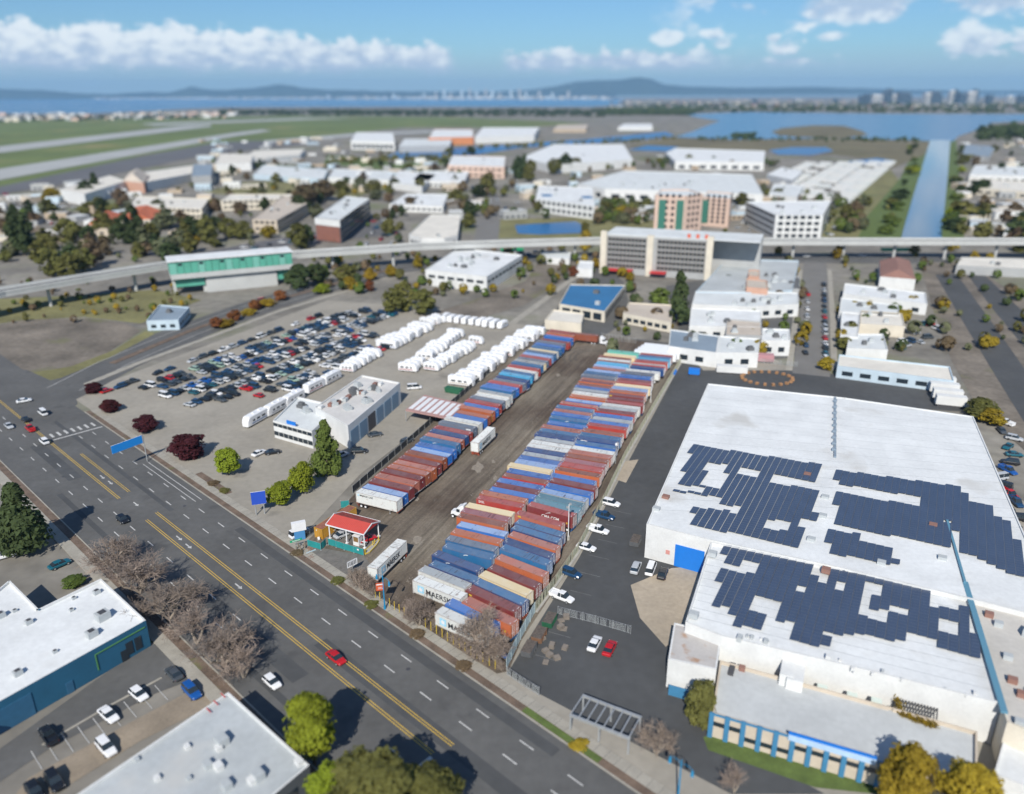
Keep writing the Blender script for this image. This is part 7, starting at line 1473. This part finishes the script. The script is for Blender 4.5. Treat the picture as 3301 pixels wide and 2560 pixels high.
for (x, y) in [(1000 + 16 * j, 548 - .6 * j) for j in range(12)] + [(1240 + 60 * j, 548) for j in range(12)] + [(700, 602), (640, 622), (560, 645), (800, 572)]:
    n += 1; cl = rc.choice(cl_); car(cl + ' car, ' + nth(n) + ' along the street below the viaduct', D(x, y + rc.uniform(-4, 4)), .05 if x > 900 else .9, rc.choice(('sedan', 'suv', 'van')), cl, False, 'cars below the viaduct')
for k, (x, y) in enumerate(((1100, 545), (1085, 546), (1895, 545), (1925, 545))):
    p = D(x, y); t = T('green_sign_bus' if False else 'green_awning', 'green awning, ' + nth(k + 1) + ' from the left below the viaduct', 'awning', (p.x, p.y, 0), 0, 'green awnings below the viaduct'); b = MB(); b.hexa(((-5, -2, 3), (5, -2, 3), (5, 2, 3.6), (-5, 2, 3.6), (-5, -2, 3.3), (5, -2, 3.3), (5, 2, 4.6), (-5, 2, 4.6))); b.obj('awning_cloth', [mat('awning_green', (.01, .26, .10), .6)], t); b = MB(); 
    for xx in (-4.6, 4.6): b.box(xx - .1, xx + .1, -1.8, -1.6, 0, 3.1); b.box(xx - .1, xx + .1, 1.6, 1.8, 0, 3.6)
    b.obj('awning_post', [STEEL], t)

n = 0
for j in range(90):
    x, y = rc.choice(((rc.uniform(1280, 1640), rc.uniform(420, 470)), (rc.uniform(980, 1240), rc.uniform(380, 450)), (rc.uniform(400, 900), rc.uniform(505, 540)), (rc.uniform(1560, 1800), rc.uniform(470, 505)))); n += 1; cl = rc.choice(cl_ + ['white', 'silver'])
    car(cl + ' car, ' + nth(n) + ' of those scattered over the car parks beyond the viaduct', D(x, y), rc.choice((.3, 1.9, 1.2)), rc.choice(('sedan', 'suv', 'van')), cl, False, 'cars in the car parks beyond the viaduct')
# ------------------------------------------------------------------ trees of the middle distance
def named_tree(i, lab, x, y, h, r, sh, cl, lod='mid', group=None): return tree(lab, D(x, y), h, r, sh, cl, lod, .1, group)
named_tree(0, 'tall dark cedar behind the container yard, right of the restaurant', 1445, 694, 25, 6.4, 'cone', 'dark green'); named_tree(0, 'low bright green tree at the foot of the tall cedar', 1408, 655, 9, 6, 'round', 'green')
for i, (x, y, h, r, sh, cl) in enumerate(((838, 668, 12, 6, 'round', 'olive'), (862, 662, 14, 6, 'egg', 'olive'), (905, 672, 12, 6.5, 'egg', 'olive'), (640, 615, 13, 7, 'egg', 'dark green'), (680, 606, 11, 6, 'round', 'dark green'), (740, 600, 9, 7, 'round', 'olive'), (745, 618, 7, 4, 'egg', 'golden'), (790, 598, 7, 4, 'egg', 'golden'), (835, 590, 7, 4, 'egg', 'golden'), (890, 572, 8, 4, 'cone', 'golden'), (790, 622, 6, 3, 'round', 'rust'), (690, 626, 5, 5, 'round', 'bright green'), (600, 640, 5, 4, 'round', 'rust'), (545, 662, 5, 3.4, 'round', 'rust'), (500, 684, 5, 3.2, 'round', 'rust'), (462, 700, 5, 3.2, 'round', 'rust'), (528, 672, 3, 4, 'round', 'golden'), (570, 652, 3, 5, 'round', 'golden'), (480, 697, 3, 5, 'round', 'golden'), (1250, 530, 12, 5, 'egg', 'golden'), (1248, 500, 9, 4, 'round', 'olive'), (1550, 538, 9, 3.4, 'egg', 'golden'), (1545, 512, 8, 3, 'egg', 'olive'), (1270, 572, 6, 3, 'round', 'golden'), (1222, 590, 6, 3, 'round', 'rust'), (1345, 600, 5, 3, 'round', 'golden'), (1785, 552, 8, 4, 'egg', 'golden'), (1660, 546, 6, 3, 'round', 'golden'), (1950, 548, 8, 4, 'egg', 'olive'), (2028, 536, 9, 4, 'egg', 'golden'), (2075, 560, 7, 3, 'egg', 'golden'), (1762, 790, 5, 3, 'round', 'golden'), (1800, 745, 5, 4, 'round', 'olive'), (2095, 890, 6, 6, 'round', 'olive'), (2115, 905, 5, 4, 'round', 'golden'))):
    named_tree(i, cl + ' tree, ' + nth(i + 1) + ' of those scattered between the car lot and the back street', x, y, h, r, sh, cl, 'mid', 'street trees in the middle distance')
for i, (x, y, h, r, sh, cl) in enumerate(((52, 545, 26, 8, 'column', 'dark green'), (40, 505, 24, 7, 'cone', 'dark green'), (222, 500, 18, 8, 'egg', 'olive'), (296, 522, 27, 9, 'cone', 'dark green'), (270, 520, 20, 8, 'egg', 'dark green'), (320, 520, 14, 9, 'round', 'olive'), (150, 520, 17, 10, 'egg', 'olive'), (110, 545, 14, 8, 'round', 'olive'), (112, 590, 16, 7, 'egg', 'olive'), (150, 590, 13, 8, 'round', 'olive'), (182, 580, 13, 6, 'column', 'olive'), (203, 568, 15, 7, 'egg', 'brown'), (226, 545, 12, 6, 'egg', 'brown'), (338, 455, 12, 7, 'round', 'grey green'), (350, 490, 14, 9, 'round', 'grey green'), (415, 510, 16, 8, 'round', 'dark green'), (446, 520, 18, 8, 'egg', 'olive'), (490, 508, 14, 8, 'round', 'olive'), (520, 510, 13, 8, 'egg', 'olive'), (458, 448, 10, 9, 'round', 'olive'), (515, 456, 10, 8, 'round', 'brown'), (118, 428, 12, 13, 'round', 'golden'), (186, 425, 18, 8, 'egg', 'dark green'), (205, 415, 22, 8, 'cone', 'dark green'), (260, 440, 16, 8, 'round', 'brown'), (220, 452, 12, 8, 'round', 'dark green'), (655, 440, 20, 13, 'round', 'brown'), (690, 428, 20, 14, 'round', 'brown'), (640, 455, 15, 9, 'egg', 'dark green'), (730, 412, 13, 10, 'round', 'olive'), (800, 412, 14, 9, 'round', 'olive'), (770, 402, 12, 9, 'round', 'grey green'), (640, 532, 17, 8, 'egg', 'olive'), (655, 524, 14, 7, 'egg', 'dark green'), (1000, 486, 12, 6, 'egg', 'olive'), (1002, 462, 13, 7, 'egg', 'dark green'), (830, 500, 12, 6, 'egg', 'olive'), (695, 508, 10, 5, 'egg', 'golden'), (572, 508, 9, 6, 'round', 'golden'), (1040, 404, 16, 9, 'round', 'olive'), (1105, 382, 26, 8, 'column', 'dark green'), (1118, 378, 28, 8, 'cone', 'dark green'), (1130, 388, 24, 8, 'column', 'olive'), (1205, 366, 24, 12, 'egg', 'dark green'), (1180, 372, 20, 10, 'round', 'olive'), (1230, 362, 16, 9, 'round', 'olive'), (1020, 420, 12, 9, 'round', 'dark green'), (975, 432, 12, 9, 'round', 'olive'), (1150, 452, 9, 6, 'round', 'olive'), (1210, 456, 9, 6, 'round', 'olive'), (1290, 452, 9, 8, 'round', 'olive'), (1330, 460, 8, 8, 'round', 'golden'), (1005, 330, 14, 9, 'round', 'dark green'), (960, 330, 12, 9, 'round', 'olive'), (1470, 352, 14, 9, 'round', 'olive'), (1520, 352, 12, 8, 'round', 'dark green'), (1560, 360, 12, 8, 'round', 'brown'), (1580, 440, 12, 7, 'egg', 'olive'), (1800, 470, 12, 7, 'egg', 'olive'), (1820, 460, 12, 7, 'round', 'brown'))):
    named_tree(i, cl + ' tree, ' + nth(i + 1) + ' of those among the offices beyond the viaduct', x, y, h, r, sh, cl, 'mid', 'trees among the offices beyond the viaduct')
rc = random.Random(51); n = 0
for side, pts in (('left', [(1915, 500), (1935, 430), (1955, 360), (1975, 310)]), ('right', [(2020, 500), (2030, 430), (2036, 360), (2040, 310)])):
    n = 0
    for a, c in zip(pts, pts[1:]):
        for j in range(7):
            f = rc.random(); n += 1; x = a[0] + (c[0] - a[0]) * f + (rc.uniform(-34, -2) if side == 'left' else rc.uniform(3, 16)); y = a[1] + (c[1] - a[1]) * f; h = rc.uniform(4, 9)
            tree('bushy tree, ' + nth(n) + ' set on the ' + side + ' bank of the canal', D(x, y), h, h * rc.uniform(.7, 1.1), 'round', rc.choice(('olive', 'green', 'green', 'dark green', 'bright green')), 'far', .0, 'bushy trees on the canal banks')
n = 0
for j in range(34):
    x, y = rc.uniform(2046, 2200), rc.uniform(300, 540); n += 1; h = rc.uniform(7, 15); tree('tree, ' + nth(n) + ' of those among the houses right of the canal', D(x, y), h, h * rc.uniform(.45, .7), rc.choice(('round', 'egg')), rc.choice(('olive', 'dark green', 'dark green', 'brown')), 'far', .08, 'trees among the houses right of the canal')
n = 0
for j in range(130):
    x = rc.uniform(-20, 1000); y = rc.uniform(330, 470) if x > 480 else rc.uniform(450, 560)
    if 660 < x < 960 and y < 350: continue
    n += 1; h = rc.uniform(6, 13); tree('small tree, ' + nth(n) + ' of those dotted through the office park on the left', D(x, y), h, h * rc.uniform(.4, .65), rc.choice(('round', 'egg')), rc.choice(('olive', 'dark green', 'grey green', 'brown')), 'far', .08, 'small trees in the office park')
dflat('grass_field', [(430, 412), (520, 388), (800, 380), (850, 396), (760, 420), (640, 414), (500, 416)], 0.02, DRYG)
dflat('grass_field', [(700, 330), (820, 340), (830, 350), (990, 336), (1000, 342), (830, 364), (690, 350)], 0.02, GRASS)
dflat('grass_field', [(1630, 500), (1900, 510), (1930, 400), (1890, 350), (1830, 400), (1760, 470)], 0.015, DRYG)
dflat('grass_field', [(1060, 468), (1260, 462), (1400, 470), (1500, 476), (1300, 508), (1060, 508)], 0.03, DRYG)
dflat('road_to_airport', [(1010, 520), (1062, 520), (1070, 440), (1060, 415), (1034, 415), (1020, 450)], 0.05, mat('worn_asphalt', (0, 0, 0)))
dflat('tarmac', [(280, 540), (420, 560), (640, 520), (840, 500), (820, 470), (640, 500), (420, 540), (360, 530)], 0.02, TARM)
# ------------------------------------------------------------------ far: mixed roofs, woods, cities, hills, haze
rc = random.Random(61)
n = 0
for zone, cnt, xr, yr in (('between the hangars and the slough', 110, (430, 1000), (296, 410)), ('in the industrial park in the middle distance', 60, (960, 1660), (330, 470)), ('in the town right of the canal', 34, (2050, 2200), (300, 500)), ('along the near side of the airfield', 54, (-20, 440), (395, 520))):
    n = 0
    for j in range(cnt):
        x, y = rc.uniform(*xr), rc.uniform(*yr)
        if y < 345 and 800 < x < 1000: continue
        n += 1; h = rc.uniform(3.5, 7); p = D(x, y); lw, ww = rc.uniform(9, 26), rc.uniform(7, 14); a = rc.choice((.1, .4, 1.1)); u = Vector((math.cos(a), math.sin(a), 0)) * lw / 2; v = Vector((-u.y, u.x, 0)).normalized() * ww / 2
        rfc = rc.choice(('white', 'pale', 'grey', 'cream', 'tan', 'gravel')); building(rfc.replace('gravel', 'pale grey') + ' roofed block, ' + nth(n) + ' ' + zone, [p + u + v + Vector((0, 0, h)), p - u + v + Vector((0, 0, h)), p - u - v + Vector((0, 0, h)), p + u - v + Vector((0, 0, h))], h, rc.choice(('white', 'cream', 'grey', 'pale blue', 'beige', 'tan')), rfc, win=(5, 3, 1.5, 1, 1.2) if lw > 16 else None, par=.3, world=True, group='low blocks ' + zone, seed=j)
def wood(name, label, quads, cnt, hr, cl, lf=0.34, seed=1):
    """a far-off wood: leafy clumps filling a ground polygon given as image quads"""
    r = random.Random(seed); b = MB()
    for q in quads:
        P = [D(x, y) for x, y in q]
        for k in range(cnt):
            u, v = r.random(), r.random(); p = (P[0] * (1 - u) + P[1] * u) * (1 - v) + (P[3] * (1 - u) + P[2] * u) * v; h = r.uniform(*hr); rad__ = h * r.uniform(.35, .7)
            for m_ in range(9):
                c = p + Vector((r.gauss(0, rad__ * .5), r.gauss(0, rad__ * .4), h * r.uniform(.15, .9))); s = rad__ * r.uniform(.4, .8); nn = Vector((r.gauss(0, .6), r.gauss(-.5, .5), r.gauss(.6, .4))).normalized(); uu = nn.orthogonal().normalized() * s; vv = nn.cross(uu)
                b.face([c - uu - vv * .6, c + uu * .7 - vv, c + uu + vv * .7, c - uu * .5 + vv])
    return tag(b.obj(name, [LEAF[cl]]), label, None, None, 'stuff')
wood('far_wood', 'dark wood across the island beyond the airfield', [[(470, 246), (1290, 250), (1290, 236), (470, 238)]], 900, (9, 17), 'dark green', seed=1)
wood('far_wood', 'dark wood along the far shore of the bay', [[(1280, 246), (1470, 246), (1500, 236), (1300, 234)], [(1470, 240), (2300, 243), (2300, 222), (1300, 222)]], 1100, (9, 20), 'dark green', seed=2)
wood('far_wood', 'trees at the edge of the airfield', [[(-40, 262), (480, 252), (480, 244), (-40, 252)]], 260, (6, 12), 'dark green', seed=3)
wood('far_wood', 'bushes at the shore of the marsh', [[(1480, 300), (1960, 304), (1960, 298), (1480, 296)], [(1560, 292), (1610, 294), (1610, 288), (1560, 288)]], 90, (4, 8), 'dark green', seed=4)
wood('far_wood', 'trees around the near shore on the right', [[(2080, 300), (2250, 300), (2250, 275), (2100, 275)]], 160, (9, 18), 'dark green', seed=5)
wood('far_wood', 'bushes along the slough', [[(700, 350), (980, 346), (980, 338), (700, 340)], [(1000, 322), (1440, 300), (1440, 294), (1000, 314)]], 70, (4, 8), 'olive', seed=6)
def far_trees(label, spots, hr, cl, seed):
    r = random.Random(seed); b = MB()
    for (x, y) in spots:
        p = D(x, y); h = r.uniform(*hr); rad__ = h * r.uniform(.35, .55); b.tube(p, p + Vector((0, 0, h * .5)), h * .03, n=4)
        for m_ in range(46):
            d = Vector((r.gauss(0, 1), r.gauss(0, 1), r.gauss(0, 1))).normalized(); c = p + Vector((d.x * rad__ * .8, d.y * rad__ * .8, h * .55 + d.z * h * .38)); s = rad__ * r.uniform(.22, .4); nn = (d + Vector((0, 0, .4))).normalized(); uu = nn.orthogonal().normalized() * s; vv = nn.cross(uu)
            b.face([c - uu - vv * .6, c + uu * .7 - vv, c + uu + vv * .7, c - uu * .5 + vv])
    return tag(b.obj('distant_trees', [LEAF[cl]]), label, None, None, 'stuff')
rt_ = random.Random(71)
zz = ((1240, 1640, 404, 420), (960, 1260, 352, 470), (1270, 1400, 440, 480), (1640, 1860, 420, 500), (1260, 1660, 346, 362))
for k, cl in enumerate(('olive', 'dark green', 'grey green', 'brown', 'green')):
    far_trees(cl + ' small trees between the warehouses beyond the viaduct', [(rt_.uniform(q[0], q[1]), rt_.uniform(q[2], q[3])) for q in [rt_.choice(zz) for _ in range(60)]], (5, 11), cl, k)
for k, cl in enumerate(('olive', 'golden', 'brown', 'green')):
    far_trees(cl + ' small street trees along the road below the viaduct', [(x, 560 - (x - 640) * .02 + rt_.uniform(-14, 30)) for x in [rt_.uniform(640, 1300) for _ in range(14)]], (3, 7), cl, k + 9)
    far_trees(cl + ' scrub on the grass banks by the station', [(rt_.uniform(-20, 420), rt_.uniform(600, 690)) for _ in range(20)], (1.5, 4), cl, k + 19)
zz2 = ((0, 1000, 400, 560), (440, 1000, 320, 410), (1300, 1720, 560, 760), (1780, 2184, 560, 760), (640, 1290, 560, 640))
for k, cl in enumerate(('olive', 'dark green', 'grey green', 'brown', 'golden', 'green')):
    far_trees(cl + ' garden trees and bushes dotted among the buildings', [(rt_.uniform(q[0], q[1]), rt_.uniform(q[2], q[3])) for q in [rt_.choice(zz2) for _ in range(70)]], (2, 7), cl, k + 40)
def sprawl(label, quads, cnt, hr, mats_, seed):
    r = random.Random(seed); b = MB()
    for q in quads:
        P = [D(x, y) for x, y in q]
        for k in range(cnt):
            u, v = r.random(), r.random(); p = (P[0] * (1 - u) + P[1] * u) * (1 - v) + (P[3] * (1 - u) + P[2] * u) * v; s, t_, h = r.uniform(6, 22), r.uniform(6, 16), r.uniform(*hr); b.box(p.x - s, p.x + s, p.y - t_, p.y + t_, 0, h, r.randrange(len(mats_)))
    return tag(b.obj('distant_houses', mats_), label, None, None, 'stuff')
sprawl('low houses of the far shore', [[(1300, 232), (2300, 234), (2300, 212), (1300, 214)]], 420, (5, 14), [W['cream'], W['grey'], W['beige'], W['grey'], RF['brown']], 3)
sprawl('low terminals beyond the airfield', [[(-40, 262), (480, 252), (520, 240), (-40, 246)]], 120, (6, 14), [W['white'], W['cream'], W['grey'], W['pink']], 4)
sprawl('low waterfront of the city across the bay', [[(200, 212.5), (1300, 212.5), (1300, 210.5), (200, 210.5)]], 700, (20, 60), [W['white'], W['cream'], W['grey'], W['pale blue']], 5)
DT = mat('downtown_glass', (.10, .14, .18), .4)
n = 0
for x, w_, top in ((1838, 12, 206), (1850, 14, 203), (1866, 20, 205), (1884, 10, 199), (1893, 10, 194), (1905, 8, 204), (1922, 22, 200), (1934, 12, 206), (1975, 14, 202), (1990, 16, 198), (2002, 8, 206), (2026, 10, 198), (2034, 8, 196), (2050, 20, 203), (2066, 16, 200), (2076, 10, 196), (2108, 12, 206), (2150, 10, 208), (2176, 12, 207), (1780, 10, 212), (1700, 10, 213), (1610, 8, 212)):
    n += 1; P = D(x, 221); dist = P.y; ww = w_ * dist / 1673 * 1.0; hh = CAMH - (top - 201.3) * dist / 1673
    b = MB(); b.box(-ww / 2, ww / 2, -ww / 2, ww / 2, 0, hh); b.box(-ww * .3, ww * .3, -ww * .3, ww * .3, hh, hh * 1.04)
    t = T('office_tower', 'hazy downtown tower, ' + nth(n) + ' listed along the far right skyline', 'office tower', (P.x, P.y, 0), 0, 'downtown towers on the right skyline'); b.obj('tower_body', [DT if n % 3 else W['white']], t)
    b = MB()
    for k in range(6): b.box(-ww / 2 - .6, ww / 2 + .6, -ww / 2 - .8, -ww / 2 - .1, hh * (.1 + .14 * k), hh * (.17 + .14 * k))
    b.obj('window_band', [GLASS], t)
n = 0
for x, w_, top in ((905, 5, 199), (930, 4, 196), (948, 5, 192), (962, 4, 197), (985, 5, 194), (1002, 4, 190), (1016, 5, 196), (1036, 5, 192), (1050, 6, 195), (1066, 5, 198), (1090, 5, 194), (1108, 5, 191), (1122, 4, 197), (1150, 6, 196), (1178, 5, 199), (1212, 6, 196), (840, 5, 200), (780, 4, 201), (700, 5, 201)):
    n += 1; P = D(x, 210.8); dist = P.y; ww = w_ * dist / 1673; hh = CAMH - (top - 201.3) * dist / 1673
    b = MB(); b.box(-ww / 2, ww / 2, -ww / 2, ww / 2, 0, hh); b.box(-ww * .25, ww * .25, -ww * .25, ww * .25, hh, hh * 1.03)
    tag(b.obj('office_tower', [W['pale blue'] if n % 2 else W['grey']], None, (P.x, P.y, 0)), 'faint tower across the bay, ' + nth(n) + ' listed on the centre skyline', 'office tower', 'towers across the bay')
# hills
HM = mat('hill_scrub', (.06, .075, .05), 1, var=.2, vscale=.0006)
def hills(label, y_img, prof, depth, seed):
    r = random.Random(seed); base = D(0, y_img).y; b = MB(); xs = [p[0] for p in prof]; rows = []
    N_ = 160
    for i in range(N_ + 1):
        x = xs[0] + (xs[-1] - xs[0]) * i / N_
        for (x0, t0), (x1, t1) in zip(prof, prof[1:]):
            if x0 <= x <= x1: tt = t0 + (t1 - t0) * (x - x0) / (x1 - x0); break
        X = (x - 1092) / 1673 * base * 1.0 * math.sqrt(1); hh = max(0, CAMH - (tt - 201.3) * (base + depth / 2) / 1673 + (r.random() - .5) * 24); X2 = X * (base + depth / 2) / base
        rows.append([(X, base, 0), ((X + X2) / 2, base + depth * .28, hh * .6 * r.uniform(.85, 1.1)), (X2, base + depth / 2, hh), (X2 * 1.04, base + depth, 0)])
    for a, c in zip(rows, rows[1:]):
        for j in range(3): b.face([a[j], c[j], c[j + 1], a[j + 1]])
    return tag(b.obj('hills', [HM]), label, None, None, 'structure')
hills('low blue hills across the bay on the left', 212, [(-500, 196), (-200, 190), (0, 190), (60, 187), (160, 190), (230, 196), (300, 198), (370, 194), (410, 196), (445, 188), (460, 184), (485, 190), (520, 192), (580, 188), (630, 181), (650, 183), (690, 190), (780, 193), (860, 195), (1000, 196), (1300, 197)], 1600, 1)
hills('long blue mountain in the centre right', 209.5, [(1000, 199), (1130, 193), (1180, 187), (1220, 179), (1260, 176), (1300, 176), (1345, 171), (1370, 174), (1395, 184), (1440, 188), (1560, 191), (1700, 190), (1850, 195), (2000, 198), (2600, 199)], 1800, 2)

# haze
hzm = bpy.data.materials.new('haze_air'); hzm.use_nodes = True; nn_ = hzm.node_tree.nodes; nn_.clear()
pv = nn_.new('ShaderNodeVolumePrincipled'); pv.inputs['Color'].default_value = (.30, .62, 1.0, 1); pv.inputs['Density'].default_value = 3.2e-5; pv.inputs['Anisotropy'].default_value = 0.0
ho = nn_.new('ShaderNodeOutputMaterial'); hzm.node_tree.links.new(pv.outputs[0], ho.inputs['Volume'])
b = MB(); b.box(-17000, 17000, -320, 27000, -1.1, 520); tag(b.obj('haze', [hzm]), None, None, None, 'stuff')
